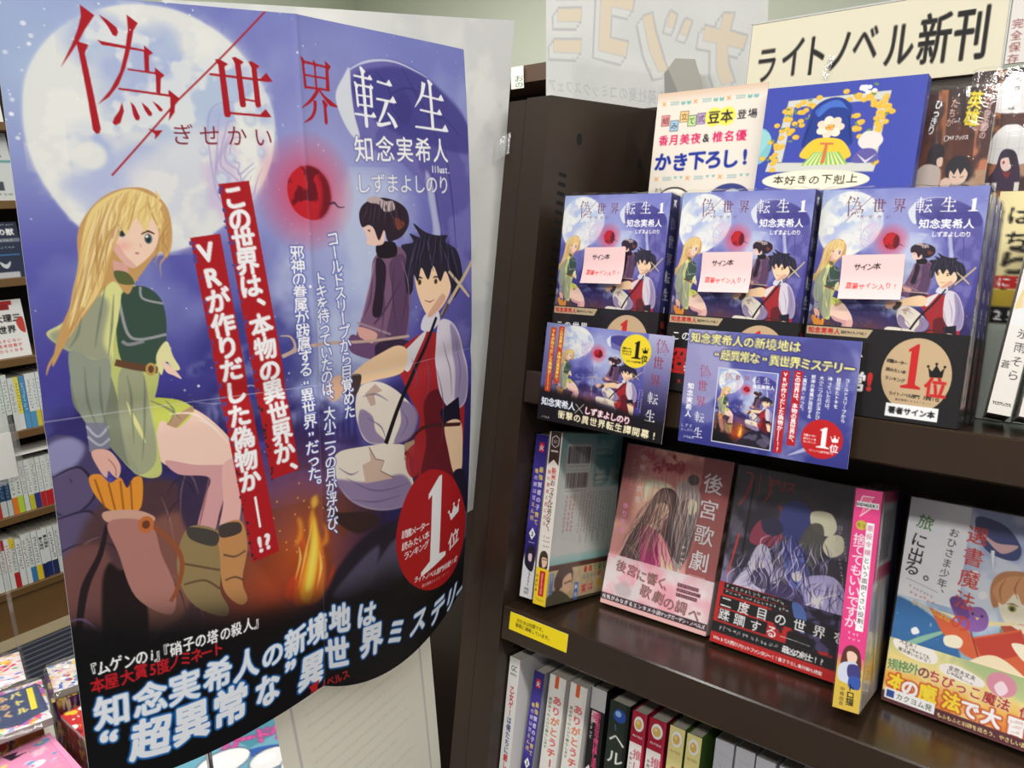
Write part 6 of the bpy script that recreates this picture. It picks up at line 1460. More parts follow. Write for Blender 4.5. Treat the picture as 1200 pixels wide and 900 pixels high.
def resting(X, Y, x, y, z, yaw=0.0, lean=0.0, roll=0.0):
    """stands on a rack shelf at height z, its lowest corner just clear of the board"""
    M = on_rack(x, y, z, yaw, lean, roll); Q = RACK.inverted() @ M
    low = min((Q @ Vector((a, b, 0))).z for a in (-.0015, X + .0015) for b in (-.0015, Y + .0015)) - z
    return on_rack(x, y, z - low + 0.0007, yaw, lean, roll)


def rack():
    t = thing('book_rack', 'dark brown metal book rack with slanted shelves and a slotted end post', 'bookshelf', RACK)
    foot = lambda y: -1.347 + 0.1992 * y
    top = lambda y: 0.300 + 0.1992 * y
    zs = [0.222 - 0.0106 * i for i in range(118)]
    for x0, x1, face in ((-0.408, -0.350, 1), (0.640, 0.698, -1)):
        mb = MB()
        # outer skin in two strips with a seam, closed at the back
        xa, xb = (x0, x1 - 0.034) if face > 0 else (x0 + 0.034, x1)
        mb.prism([(0.0015, foot(0)), (0.0015, top(0) - .001), (0.238, top(0.238)), (0.238, foot(0.238))], 0, xa, xb)
        # inner strip: front flange and an inner face pierced by slots
        xi, xo = (x1, xa + 0.0255) if face > 0 else (x0, xb - 0.0255)
        f = lambda vs: mb.add(vs, [tuple(range(len(vs)))])
        lo, hi = min(xi, xo), max(xi, xo)
        f([(lo, 0, foot(0)), (hi, 0, foot(0)), (hi, 0, top(0)), (lo, 0, top(0))])
        f([(lo, 0, top(0)), (hi, 0, top(0)), (hi, .238, top(.238)), (lo, .238, top(.238))])
        ya, yb = 0.029, 0.044
        for c0, c1 in ((0, ya), (yb, 0.238)):
            f([(xi, c0, foot(c0)), (xi, c1, foot(c1)), (xi, c1, top(c1)), (xi, c0, top(c0))])
        edge = top(ya)
        for z in zs:
            f([(xi, ya, z + .0022), (xi, yb, z + .0022), (xi, yb, edge if z != zs[0] else top(yb)), (xi, ya, edge)]); edge = z - .0022
        f([(xi, ya, foot(ya)), (xi, yb, foot(yb)), (xi, yb, edge), (xi, ya, edge)])
        s = mb.obj('side_panel', M_metal, t)
        d = MB()
        xq = xi - face * 0.004
        for z in zs: d.box((min(xq, xi - face * .0002), ya - .001, z - .0024), (max(xq, xi - face * .0002), yb + .001, z + .0024))
        tag(d.obj('slot_column', M_dark, s), 'column of black shelf slots')
        for y, z in ((0.063, 0.268), (0.205, 0.271)):
            h = MB().prism([(y + .0052 * math.cos(a), z + .0066 * math.sin(a)) for a in np.linspace(0, 6.28, 20, endpoint=False)], 0, min(xi - face * .002, xi + face * .0004), max(xi - face * .002, xi + face * .0004))
            tag(h.obj('screw_hole', M_dark, s), 'black screw hole')
    bk = MB().prism([(0.238, foot(.238)), (0.238, 0.352), (0.252, 0.354), (0.252, foot(.252))], 0, -0.382, 0.672).obj('back_panel', M_metal, t)
    for nm, z, th, m in (('shelf', 0.0, 0.0365, M_shelf), ('shelf', -0.271, 0.0395, M_shelf), ('shelf', -0.541, 0.0395, M_shelf), ('shelf', -0.80, 0.0395, M_shelf)):
        mb = MB().box((-0.3492, 0.0, z - th), (0.6392, 0.237, z), bev=0.0016)
        mb.obj(nm, m, t)
    MB().prism([(0.02, foot(.02)), (0.02, -1.06), (0.237, -1.06), (0.237, foot(.237))], 0, -0.349, 0.639).obj('plinth', M_metal, t)
    return t


rack()

# ================================================================== books
C = {}


def canvas(name):
    if name not in C: C[name] = globals()['paint_' + name]()
    return C[name]


def face_grid(mb, cv, p0, du, dv):
    """cv spread from p0 (top left corner) along du (right) and dv (down)"""
    u = np.linspace(0, 1, cv.w)[None, :, None]; v = np.linspace(0, 1, cv.h)[:, None, None]
    V = np.array(p0, float) + u * np.array(du, float) + v * np.array(dv, float)
    return mb.grid(V, cv.a)


def cover_mesh(name, X, Y, Z, front=None, right=None, left=None, kind='face', edge=(225, 222, 216), t=0.0009):
    """folded card cover. kind 'face': front cover towards -y, spine at +x, open at -x. kind 'spine': spine towards -y, open at the back"""
    mb = MB(); e = 0.00015
    if kind == 'face':
        mb.box((0, e, 0), (X, t, Z), edge); mb.box((0, Y - t, 0), (X, Y, Z), edge); mb.box((X - t, t, 0), (X - e, Y - t, Z), edge)
    else:
        mb.box((0, e, 0), (X, t, Z), edge); mb.box((e, t, 0), (t, Y, Z), edge); mb.box((X - t, t, 0), (X - e, Y, Z), edge)
    if front is not None: face_grid(mb, front, (0, 0, Z), (X, 0, 0), (0, 0, -Z))
    if right is not None: face_grid(mb, right, (X, 0, Z), (0, Y, 0), (0, 0, -Z))
    return mb.mesh(name)


def pages_mesh(X, Y, Z, kind='face', t=0.0009):
    g = 0.0016
    return MB().box((g if kind == 'face' else t, t, g), (X - t, Y - t if kind == 'face' else Y - g, Z - g)).mesh('page_block')


def band_mesh(X, Y, z0, z1, front=None, right=None, kind='face', col=(240, 240, 240), o=0.0005):
    mb = MB()
    mb.box((-o, -o + .0001, z0), (X + o, -.0001, z1), col)
    mb.box((X + .0001, -o, z0), (X + o - .0001, Y + o, z1), col)
    mb.box((-o, -o, z0), (-.0001, Y + o, z1), col) if kind == 'spine' else mb.box((-o, Y + .0001, z0), (X + o, Y + o, z1), col)
    if front is not None: face_grid(mb, front, (-o, -o, z1), (X + 2 * o, 0, 0), (0, 0, z0 - z1))
    if right is not None: face_grid(mb, right, (X + o, -o, z1), (0, Y + 2 * o, 0), (0, 0, z0 - z1))
    return mb.mesh('paper_band')


def film_mesh(X, Y, Z, o=0.0012, crimp=0.004, seed=1):
    """shrink wrap: a slightly puffed sleeve with a crinkled rim above the book"""
    r = np.random.default_rng(seed); mb = MB()
    n = 14
    def side(p0, p1):
        u = np.linspace(0, 1, n); v = np.array([0, .1, .3, .5, .7, .9, 1.0])
        p0, p1 = np.array(p0), np.array(p1); d = p1 - p0; nrm = np.array([d[1], -d[0]]) / np.linalg.norm(d)
        V = np.zeros((len(v), n, 3))
        for j, q in enumerate(v):
            for i, w in enumerate(u):
                k = (r.random() * .0004) if 0 < i < n - 1 and 0 < j < len(v) - 1 else 0
                V[j, i] = (p0[0] + d[0] * w + nrm[0] * k, p0[1] + d[1] * w + nrm[1] * k, Z + o - q * (Z + o + .0002))
        mb.grid(V, (255, 255, 255))
    side((-o, -o), (X + o, -o)); side((X + o, -o), (X + o, Y + o)); side((X + o, Y + o), (-o, Y + o)); side((-o, Y + o), (-o, -o))
    T = np.zeros((4, n, 3))
    for i, w in enumerate(np.linspace(0, 1, n)):
        for j, q in enumerate((0, .33, .66, 1)):
            T[j, i] = (-o + w * (X + 2 * o), -o + q * (Y + 2 * o), Z + o + (r.random() * crimp if 0 < j < 3 and 0 < i < n - 1 else 0))
    mb.grid(T, (255, 255, 255))
    return mb.mesh('plastic_wrap')


def make_book(label, mat, X, Y, Z, front=None, right=None, kind='face', edge=(225, 222, 216), band=None, wrap=None, cat='book', group=None, seed=1, name='paperback_book', m=None):
    """band: (z0, z1, front canvas, right canvas, colour)"""
    t = thing(name, label, cat, mat, group)
    link('cover', cover_mesh('cover', X, Y, Z, front, right, None, kind, edge), m or M_print, t)
    link('page_block', pages_mesh(X, Y, Z, kind), M_pages, t)
    if band: link('paper_band', band_mesh(X, Y, *band[:2], band[2], band[3], kind, band[4]), M_print, t)
    if wrap: link('plastic_wrap', film_mesh(X, Y, Z, seed=seed), wrap, t)
    return t


# ---- three stacks of the signed novel, each five deep
BW, BH, BT = 0.124, 0.189, 0.0192
front_src = None
where = ['stack by the corner post', 'middle stack', 'stack by the white spines']
nth = ['second', 'third', 'fourth', 'fifth']
for si, (sx, sy) in enumerate(((-0.3135, -0.006), (-0.1797, -0.003), (-0.0522, 0.004))):
    for k in range(5):
        m = on_rack(sx + 0.0009 * ((k * 7 + si) % 3), sy + k * (BT + 0.0042), 0.0008, 0, 0.0)
        lab = ('night-scene novel with pink note on its cover, front of the ' if k == 0 else nth[k - 1] + ' night-scene novel from the front in the ') + where[si]
        if front_src is None:
            front_src = make_book(lab, m, BW, BT, BH, canvas('cover'), canvas('spine'), 'face', (70, 70, 120), (0.0, 0.0735, canvas('band'), canvas('bandspine'), (28, 26, 28)), M_film, 'book', 'night-scene novels stacked on the upper shelf', 3)
        else: copy_tree(front_src, m, lab)


def sheet_thing(name, label, cat, cv, mat, X, Z, m=None, th=0.0005, group=None, edge=(240, 240, 240), curve=None):
    """a printed card or paper lying in its own x-z plane, print towards -y"""
    mb = MB()
    if curve is None:
        mb.box((0, 0.0001, 0), (X, th, Z), edge); face_grid(mb, cv, (0, 0, Z), (X, 0, 0), (0, 0, -Z))
    else:
        u = np.linspace(0, 1, cv.w)[None, :]; v = np.linspace(0, 1, cv.h)[:, None]
        y = curve(u, v)
        V = np.stack([u * X + 0 * v, y + 0 * u * v, Z * (1 - v) + 0 * u], -1)
        mb.grid(V, cv.a); V2 = V[::8, ::8].copy(); V2[..., 1] += th; mb.grid(V2[:, ::-1], edge)
    o = mb.obj(name, m or M_print, None, mat)
    return tag(o, label, cat, group)


lift = lambda u, v: -0.010 * np.clip(v - .35, 0, 1) ** 2 - 0.0015
for (x, y, z, rr), w in zip(((-0.2795, -0.0082, 0.0985, -1.2), (-0.1496, -0.0052, 0.0962, -1.6), (-0.0258, 0.0018, 0.0970, -2.2)), ('the stack beside the corner post', 'the middle stack', 'the stack beside the white spines')):
    sheet_thing('sticky_note', 'pink handwritten signed-copy note stuck on the front novel of ' + w, 'sticky note', canvas('note'), on_rack(x, y, z, 0, 0, rr), 0.0485, 0.0372, M_matte, 0.0002, 'pink signed-copy notes', (240, 200, 200), lift)

sheet_thing('promo_card', 'dark promotional card with yellow rank circle, hung below the stack by the corner post', 'card', canvas('cardone'), on_rack(-0.3185, -0.0125, -0.0495, 0, 0, 1.0), 0.150, 0.1045, th=0.0006)
sheet_thing('promo_card', 'blue promotional card with yellow headline and red rank circle, hung below the middle stack', 'card', canvas('cardtwo'), on_rack(-0.1518, -0.0125, -0.0455, 0, 0, -.6), 0.1535, 0.1065, th=0.0006)


def paint_warning():
    cv = Canvas(790, 200, 110, (252, 226, 30)); cv.text('万引きは犯罪です。', [(120, 70), (470, 66)], 46, INK); cv.text('警察に通報しています。', [(110, 122), (560, 126)], 46, INK); return cv


sheet_thing('warning_sticker', 'yellow shoplifting warning sticker on the front edge of the middle shelf', 'sticker', canvas('warning'), on_rack(-0.3375, -0.0008, -0.2950, 0, 0, .7), 0.0790, 0.0205, th=0.0004)

# ---- lower shelf
ZL = -0.271
make_book('blue-spined paperback with a diamond number, leaning at the corner post', resting(0.0172, 0.125, -0.3405, 0.018, ZL, -0.5, 4, -2.2), 0.0172, 0.125, 0.188, canvas('bluespine'), None, 'spine', (190, 186, 196), wrap=M_film)
make_book('white-spined paperback with yellow foot, its teal back cover showing two barcodes', resting(0.0180, 0.124, -0.3185, 0.014, ZL, -3.5, 3.6, -2.4), 0.0180, 0.124, 0.196, canvas('gamespine'), canvas('gameback'), 'spine', (226, 226, 220), wrap=M_film)
make_book('wine-red paperback of two long-haired singers facing out with a pale pink band', resting(0.1300, 0.021, -0.2760, 0.093, ZL, 2.0, 8.6), 0.1300, 0.021, 0.190, canvas('opera'), canvas('opspine'), 'face', (200, 180, 170), (0, 0.0585, canvas('operaband'), None, (244, 220, 220)), M_film2, seed=5)
make_book('dark paperback of hooded figures and blades with a red and black band', resting(0.1300, 0.022, -0.1375, 0.091, ZL, 0.3, 8.0), 0.1290, 0.022, 0.190, canvas('blade'), None, 'face', (60, 56, 60), (0, 0.0650, canvas('bladeband'), None, (190, 40, 40)), M_film2, seed=6)
make_book('thick pink-spined paperback with a yellow foot, turned spine-out', resting(0.0215, 0.126, 0.0080, 0.015, ZL, 3.0, 6.3, -2.2), 0.0215, 0.126, 0.192, canvas('pinkspine'), canvas('pinkback'), 'spine', (226, 120, 160), wrap=M_film, seed=8)
make_book('pale blue paperback of a child reading a red book, wrapped in crinkled film', resting(0.1300, 0.022, 0.0325, 0.094, ZL, -7, 7.0, -1.5), 0.1300, 0.022, 0.192, canvas('mage'), None, 'face', (200, 200, 206), (0, 0.0590, canvas('mageband'), None, (230, 190, 110)), M_film2, seed=9)

# ---- bottom row, spines out
row = paint_row()
tops = [(-0.3475, -0.3325, 0.021, 0.2030), (-0.325, -0.310, 0.041, 0.188), (-0.307, -0.2845, 0.048, 0.188), (-0.2785, -0.256, 0.049, 0.188), (-0.254, -0.235, 0.056, 0.190), (-0.2255, -0.201, 0.049, 0.188),
        (-0.1965, -0.1795, 0.047, 0.188), (-0.1765, -0.157, 0.048, 0.188), (-0.1535, -0.1365, 0.050, 0.188), (-0.1335, -0.1175, 0.049, 0.188), (-0.108, -0.0885, 0.062, 0.188), (-0.0865, -0.067, 0.063, 0.188), (-0.0645, -0.0455, 0.060, 0.188), (-0.042, -0.023, 0.061, 0.188)]
names = ['white spine with red and blue title, tight against the corner post', 'dark blue spine with a white diamond, leaning second from the post', 'white spine with orange tab, the one nearer the corner post', 'white spine with orange tab, the one nearer the black and pink spine', 'black and pink spine with a grey top block', 'dark green spine with a blue orb', 'red-topped spine with an egg emblem beside the dark green spine', 'red-topped spine with an egg emblem beside the yellow spines', 'yellow spine with an egg emblem beside the red-topped spines', 'yellow spine with an egg emblem beside the grey spines', 'grey-white spine, first of four past the yellow spines', 'grey-white spine, second of four past the yellow spines', 'grey-white spine, third of four past the yellow spines', 'grey-white spine, last of four past the yellow spines']
ecol = [(226, 224, 220), (150, 150, 160), (226, 222, 216), (226, 222, 216), (40, 38, 40), (26, 30, 28), (196, 40, 70), (150, 30, 60), (110, 140, 60), (80, 110, 50), (210, 210, 214), (206, 206, 212), (206, 206, 212), (206, 206, 212)]
for (xa, xb, y, h), nm, cv, ec in zip(tops, names, row, ecol):
    rl = 2.6 if nm.startswith('dark blue') else 1.2 if 'orange tab' in nm else 0.3 if nm.startswith('white spine with red') else 0
    # stands on the bottom shelf; a slight tilt pivots about its foot
    sh = math.tan(math.radians(rl)) * h
    make_book('bottom row, ' + nm, resting(xb - xa, .126, xa - sh, y, -0.541, 0, 0, rl), xb - xa, 0.126, h, cv, None, 'spine', ec, group='paperbacks in the bottom row')


# ---- cards and books standing behind the stacks
def standee(name, label, cat, cv, mat, X, Z, th, m=None, cut=None, cols=(230, 226, 220), wrap=False):
    t = thing(name, label, cat, mat)
    mb = MB().box((0, .0001, 0), (X, th, Z), cols); face_grid(mb, cv, (0, 0, Z), (X, 0, 0), (0, 0, -Z)); mb.obj('printed_panel', m or M_print, t)
    MB().add([(X * .3, th, 0), (X * .7, th, 0), (X * .7, th + .024, 0), (X * .3, th + .024, 0), (X * .3, th, Z * .6), (X * .7, th, Z * .6)], [(0, 3, 4), (1, 5, 2), (3, 2, 5, 4), (0, 1, 2, 3)], (200, 190, 170)).obj('back_prop', M_matte, t)
    if wrap: link('plastic_wrap', film_mesh(X, th, Z, o=0.0015, seed=int(X * 1e4)), M_film2, t)
    return t


standee('promo_card', 'cream card with tiny-book lettering standing behind the first stacks', 'sign', canvas('tinybook'), resting(0.131, .07, -0.2962, 0.140, 0.0, 1.0), 0.131, 0.3345, 0.002, cols=(240, 230, 216))
standee('promo_box', 'bright blue ribbed display box with a flower-wound frame', 'display box', canvas('bluebox'), resting(0.154, .07, -0.1655, 0.1235, 0.0, 0.0, 1.2, 1.0), 0.154, 0.3190, 0.016, cols=(58, 68, 150))
standee('wrapped_cover', 'brown wrapped cover print with yellow hero lettering beside the blue box', 'poster', canvas('hero'), resting(0.090, .03, -0.0290, 0.170, 0.0, 0, 0, 0.8), 0.072, 0.3150, 0.003, wrap=True)
standee('wrapped_cover', 'wrapped cover print with arched white windows and a purple-haired figure', 'poster', canvas('god'), resting(0.095, .03, 0.0200, 0.2080, 0.0, 0, 0), 0.060, 0.3420, 0.003, wrap=True)
make_book('cream paperback with large black letters behind the white spines', resting(0.095, 0.016, 0.0590, 0.186, 0.0, 0, 0), 0.095, 0.016, 0.219, canvas('hachi'), None, 'face', (226, 216, 180))
wsp = make_book('white spine with a fair-haired figure, leaning beside the tallest stack', resting(0.0168, 0.095, 0.0865, 0.062, 0.0, 7, 7, 5.4), 0.0168, 0.095, 0.188, canvas('whitespine'), None, 'spine', (232, 232, 226))
copy_tree(wsp, resting(.0168, .095, 0.1090, 0.060, 0.0, 7, 7, 5.4), 'white spine leaning at the edge of the view, past the fair-haired figure spine')

# ---- signs above the rack
t = thing('shelf_sign', 'cream shelf sign with large black lettering above the rack', 'sign', on_rack(-0.2290, 0.2330, 0.3497))
mb = MB().box((0, .0002, 0), (0.2670, .003, 0.0865), (224, 217, 192)); face_grid(mb, canvas('sign'), (0, 0, .0865), (.2670, 0, 0), (0, 0, -.0865)); mb.obj('sign_board', M_matte, t)
fr = MB().box((-.0015, -.0006, .0866), (.2685, .0040, .0885), (200, 200, 196)).box((-.0018, -.0006, 0), (-.0002, .0040, .0885), (200, 200, 196)).box((.2672, -.0006, 0), (.2690, .0040, .0885), (196, 196, 190))
fr.obj('sign_frame', M_matte, t)
sheet_thing('notice_card', 'pale pink-grey notice with a red bird and small red lettering at the sign end', 'sign', canvas('keep'), on_rack(0.0410, 0.2330, 0.3560), 0.105, 0.150, M_matte, 0.002)
# tape over the sign
sheet = MB(); u = np.linspace(0, 1, 6); V = np.stack(np.meshgrid(u * .007, [0], u * .026, indexing='ij'), -1)[:, 0]; V[..., 1] = -.0010 - .0004 * np.sin(9 * V[..., 2] * 40)
sheet.grid(V, (255, 255, 255)); tag(sheet.obj('tape_strip', M_tape, None, on_rack(-.1385, 0.2315, .3620, 0, 0, 12)), 'short clear tape strip across the lettering of the cream shelf sign', 'tape')

# ================================================================== poster on the end of the rack
PC = np.array([[[-0.5546, 0.2018, 1.6318], [-0.5723, 0.1968, 1.3592], [-0.5838, 0.1875, 1.0567]], [[-0.5442, 0.3056, 1.6388], [-0.5574, 0.3, 1.3527], [-0.5696, 0.2875, 1.0418]], [[-0.5337, 0.4094, 1.6459], [-0.5425, 0.4032, 1.3463], [-0.558, 0.3918, 1.0477]], [[-0.5401, 0.5145, 1.6463], [-0.5442, 0.5103, 1.3413], [-0.56, 0.4911, 1.0178]], [[-0.5465, 0.6196, 1.6467], [-0.5494, 0.6168, 1.343], [-0.5701, 0.6039, 1.0532]]])


def poster_point(u, v):
    lag = lambda t: np.stack([2 * (t - .5) * (t - 1), -4 * t * (t - 1), 2 * t * (t - .5)], -1)
    lv = lag(v); cols = np.einsum('vk,ckx->vcx', lv, PC)
    out = np.empty((len(v), len(u), 3)); L = u <= .5
    if L.any(): out[:, L] = np.einsum('uk,vkx->vux', lag(u[L] * 2), cols[:, :3])
    if (~L).any(): out[:, ~L] = np.einsum('uk,vkx->vux', lag(u[~L] * 2 - 1), cols[:, 2:])
    return out


pc = canvas('poster')
uu, vv = np.linspace(0, 1, pc.w), np.linspace(0, 1, pc.h)
V = poster_point(uu, vv)
# sheet waviness and the cross fold
dx = 0.0012 * np.sin(uu * 9)[None, :] * np.sin(vv * 7 + 1)[:, None] - 0.0016 * np.exp(-((vv - .5) / .02) ** 2)[:, None] + 0.0006 * np.exp(-((uu - .5) / .006) ** 2)[None, :]
V[..., 0] += dx
mb = MB().grid(V, pc.a); V2 = V[::12, ::12].copy(); V2[..., 0] -= 0.0006; mb.grid(V2[:, ::-1], (236, 236, 234))
tag(mb.obj('wall_poster', M_poster, None, Matrix.Identity(4), True), 'large blue night-scene poster with red and white lettering hung on the rack end', 'poster')


# ---- white sheets behind it
def ghost_sheet(w, h, px, seed, tint=(236, 236, 232)):
    cv = Canvas(w, h, px, tint)
    cv.clouds([(0, 0), (w, 0), (w, h), (0, h)], (214, 216, 216), .6, w * .3, seed, .42, .66, 6, False); cv.clouds([(0, 0), (w, 0), (w, h), (0, h)], (206, 208, 210), .5, w * .12, seed + 3, .5, .66, 4, False)
    r = np.random.default_rng(seed)
    for _ in range(9):
        x, y = r.random() * w, r.random() * h; cv.line([(x, y), (x + 90 * r.normal(), y + 160), (x + 90 * r.normal(), y + 330)], [6, 26, 8], (212, 214, 216), .7, blur=3)
    return cv


def free_sheet(name, label, cat, cv, corners, wave, m, back=0.0005, corner_r=0.0):
    """paper through four world corners (tl, tr, br, bl)"""
    tl, tr, br, bl = (np.array(c, float) for c in corners)
    u = np.linspace(0, 1, cv.w)[None, :, None]; v = np.linspace(0, 1, cv.h)[:, None, None]
    P = (tl * (1 - u) + tr * u) * (1 - v) + (bl * (1 - u) + br * u) * v
    P = P.copy(); P[..., 0] += wave(u[..., 0], v[..., 0])
    mb = MB().grid(P, cv.a)
    return tag(mb.obj(name, m, None, Matrix.Identity(4), True), label, cat)


free_sheet('backing_sheet', 'white poster turned face-in, showing behind the top of the night-scene poster', 'poster', ghost_sheet(900, 1300, 240, 4),
           ((-.588, .330, 1.652), (-.588, .759, 1.7005), (-.588, .655, 1.135), (-.600, .300, 1.110)), lambda u, v: 0.003 * np.sin(u * 6 + v * 3) - .010 * (1 - u) * v, M_thin)


def paint_notice():
    cv = Canvas(1000, 1500, 170, (248, 243, 226)); cv.line([(90, 80), (910, 60), (920, 1420), (100, 1440), (90, 80)], 12, (196, 190, 190), .8, False)
    for i in range(17):
        y = 170 + i * 76; cv.scrawl(160 + 60 * (i % 3 == 1), y, 780 - 90 * (i % 4 == 2), y - 6, 30, (222, 217, 200), i, .5)
        cv.line([(150, y), (820 - 120 * (i % 3), y)], 9, (228, 223, 206), .5, False)
    return cv


free_sheet('notice_sheet', 'cream paper notice with faint show-through lines hanging below the poster', 'paper', canvas('notice'),
           ((-.592, .352, 1.060), (-.592, .566, 1.075), (-.592, .577, .800), (-.592, .372, .770)), lambda u, v: 0.003 * np.sin(u * 4 + 1) * v, M_thin)

# tape that holds the sheets to the post
mb = MB(); V = np.zeros((5, 9, 3))
for j in range(5):
    for i in range(9): V[j, i] = (-.5880 + .0030 * i + .0008 * ((i * 5 + j * 3) % 3), .7120 - .0012 * j - .004 * math.sin(i * .5), 1.5610 - .0058 * j + .0016 * i)
for q in range(5): V[q, 7:, 1] = V[q, 7:, 1] - .0010
tag(mb.grid(V, (255, 255, 255)).obj('tape_strip', M_tape), 'crumpled clear tape fixing the white sheet to the corner post', 'tape')

# dark cabinet on the other side of the rack end
t = thing('storage_cabinet', 'near-black low cabinet behind the cream paper notice', 'cabinet', Matrix.Translation((-1.15, .82, 0)))
MB().box((0, 0, .06), (.52, .46, 1.10), bev=.003).obj('body', M_metal, t); MB().box((.02, .02, 0), (.50, .44, .06)).obj('plinth', M_dark, t)
for x in (.004, .263): MB().box((x, -.014, .07), (x + .253, -.001, 1.09), bev=.002).obj('door', M_metal, t)

# ================================================================== banner hanging behind the rack
bn = canvas('banner')
free_sheet('hanging_banner', 'translucent white banner seen from behind with mirrored tan block letters', 'banner', bn,
           ((-.822, 1.15, 1.905), (-.440, 1.15, 1.845), (-.440, 1.15, 1.585), (-.828, 1.15, 1.645)), lambda u, v: 0 * u + 0 * v, M_thin)
mb = MB(); V = np.zeros((12, 20, 3))
for j in range(12):
    for i in range(20): V[j, i] = (-.768 + .150 * i / 19, 1.142 + .0006 * math.sin(i * 1.3 + j), 1.727 - .036 * i / 19 - .070 * j / 11)
tag(mb.grid(V, (255, 255, 255)).obj('clear_pocket', M_clear), 'clear plastic pocket in front of the mirrored banner', 'plastic sleeve')
mb = MB().add([(-.588, 1.13, 1.640), (-.520, 1.13, 1.632), (-.540, 1.13, 1.694), (-.572, 1.13, 1.699), (-.590, 1.13, 1.680)], [(0, 1, 2, 3, 4)], (176, 174, 164)).add([(-.588, 1.131, 1.640), (-.520, 1.131, 1.632), (-.540, 1.131, 1.694), (-.572, 1.131, 1.699), (-.590, 1.131, 1.680)], [(4, 3, 2, 1, 0)], (206, 206, 200))
mb.add([(-.588, 1.1295, 1.640), (-.560, 1.1295, 1.6367), (-.583, 1.1295, 1.684), (-.590, 1.1295, 1.680)], [(0, 1, 2, 3)], (150, 150, 146))
tag(mb.obj('folded_flap', M_matte), 'small grey folded paper flap in front of the banner', 'paper')

# ================================================================== far bookcase along the side wall
ROWZ = [0.180, 0.452, 0.752, 1.010, 1.285, 1.545, 1.800]
t = thing('wall_bookcase', 'long tan bookcase with dark recesses along the far side', 'bookshelf', Matrix.Translation((-3.0, 0, 0)))
for z in ROWZ: MB().box((-.30, -2.4, z - .028), (0.0, 2.0, z), bev=.002).obj('shelf', M_wood, t)
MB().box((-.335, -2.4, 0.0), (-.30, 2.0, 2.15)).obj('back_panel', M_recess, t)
MB().box((-.30, -2.4, 0.0), (-.008, 2.0, .152)).obj('plinth', M_wood, t)
for y in (-2.43, 2.0): MB().box((-.335, y, 0), (0.0, y + .03, 2.15)).obj('side_panel', M_wood, t)
# end of a brown bookcase at the back of the shop, with a tag
t = thing('brown_bookcase', 'dark brown bookcase at the back beside the banner', 'bookshelf', Matrix.Translation((-2.3, 2.45, 0)))
for z in (.10, .42, .74, 1.06, 1.38, 1.70, 1.985): MB().box((0, 0, z - .06), (1.6, .30, z)).obj('shelf', material('bookcase_brown', (92, 72, 58), rough=.5) if z == .10 else bpy.data.materials['bookcase_brown'], t)
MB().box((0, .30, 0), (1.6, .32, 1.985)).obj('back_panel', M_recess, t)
for x in (-.03, 1.6): MB().box((x, 0, 0), (x + .03, .32, 1.985)).obj('side_panel', bpy.data.materials['bookcase_brown'], t)


def paint_tag():
    cv = Canvas(300, 700, 24, (236, 240, 226)); cv.text('お', [(190, 380)], 220, (70, 90, 80)); cv.text('の', [(190, 580)], 200, (70, 90, 80)); return cv


sheet_thing('shelf_tag', 'small white tag hanging at the brown bookcase beside the banner', 'tag', canvas('tag'), Matrix.Translation((-1.918, 2.440, 1.905)), .060, .078, M_matte, .002)


# ---- its books
def tiny_spine(body, foot, title, ink, seed, head=None, fh=.30):
    cv = Canvas(150, 1900, 12, body); r = np.random.default_rng(seed)
    if foot: cv.rect(0, 1900 * (1 - fh), 150, 1900, foot)
    if head: cv.rect(0, 0, 150, 400, head)
    if title: cv.text(title, [(75, 330), (75, 330 + 130 * (len(title) - 1))], 120, ink, True, bold=.03)
    else: cv.scrawl(75, 200, 75, 1250, 96, ink, seed)
    return cv


WHT, OFF = (232, 234, 230), (222, 226, 220)
rows = {
    0: ('lowest', [(WHT, None, (60, 60, 60), .18, None), (OFF, (196, 40, 40), (90, 90, 90), .19, (240, 210, 60)), (WHT, None, (190, 70, 80), .192, None), (OFF, None, (170, 60, 70), .194, (190, 40, 50)), (WHT, None, (190, 80, 90), .19, None), (WHT, None, (200, 90, 100), .19, None), (OFF, None, (90, 100, 100), .19, None), (WHT, (44, 52, 96), (50, 50, 50), .19, None), (WHT, (40, 50, 110), (30, 30, 30), .19, None), (WHT, (38, 46, 90), (30, 30, 30), .188, None), (WHT, (236, 206, 50), (40, 40, 40), .19, None), (OFF, (60, 130, 190), (60, 60, 60), .19, None), (WHT, None, (120, 60, 60), .19, None)]),
    1: ('second lowest', [(OFF, (190, 220, 70), (80, 80, 80), .212, None), (OFF, (236, 130, 50), (80, 80, 80), .210, None), ((50, 78, 110), (206, 210, 206), (150, 170, 190), .196, None), ((44, 70, 104), (206, 210, 206), (150, 170, 190), .196, None), ((60, 84, 90), (196, 60, 50), (160, 180, 170), .196, None), (OFF, (196, 40, 44), (150, 150, 150), .19, None), (WHT, (200, 40, 44), (150, 150, 150), .19, None), (WHT, (200, 40, 44), (150, 150, 150), .19, None), (OFF, (60, 60, 130), (120, 120, 120), .19, None), (WHT, (206, 200, 60), (120, 120, 120), .19, None), (OFF, None, (120, 120, 120), .19, None)]),
    2: ('third lowest', [((226, 232, 222), (34, 36, 40), (110, 130, 130), .205, None), ((222, 232, 222), None, (110, 130, 130), .204, None), (WHT, None, (90, 110, 110), .200, (90, 130, 90)), (WHT, None, (60, 90, 80), .200, (150, 50, 70)), (WHT, (226, 206, 70), (110, 150, 160), .196, None), (WHT, (226, 206, 70), (110, 150, 160), .196, None), (WHT, (90, 160, 206), (120, 140, 150), .196, None), ((80, 150, 200), (90, 160, 206), (230, 236, 240), .190, None), ((240, 226, 90), (230, 230, 230), (110, 110, 90), .190, None), (OFF, None, (120, 130, 120), .19, None)]),
}
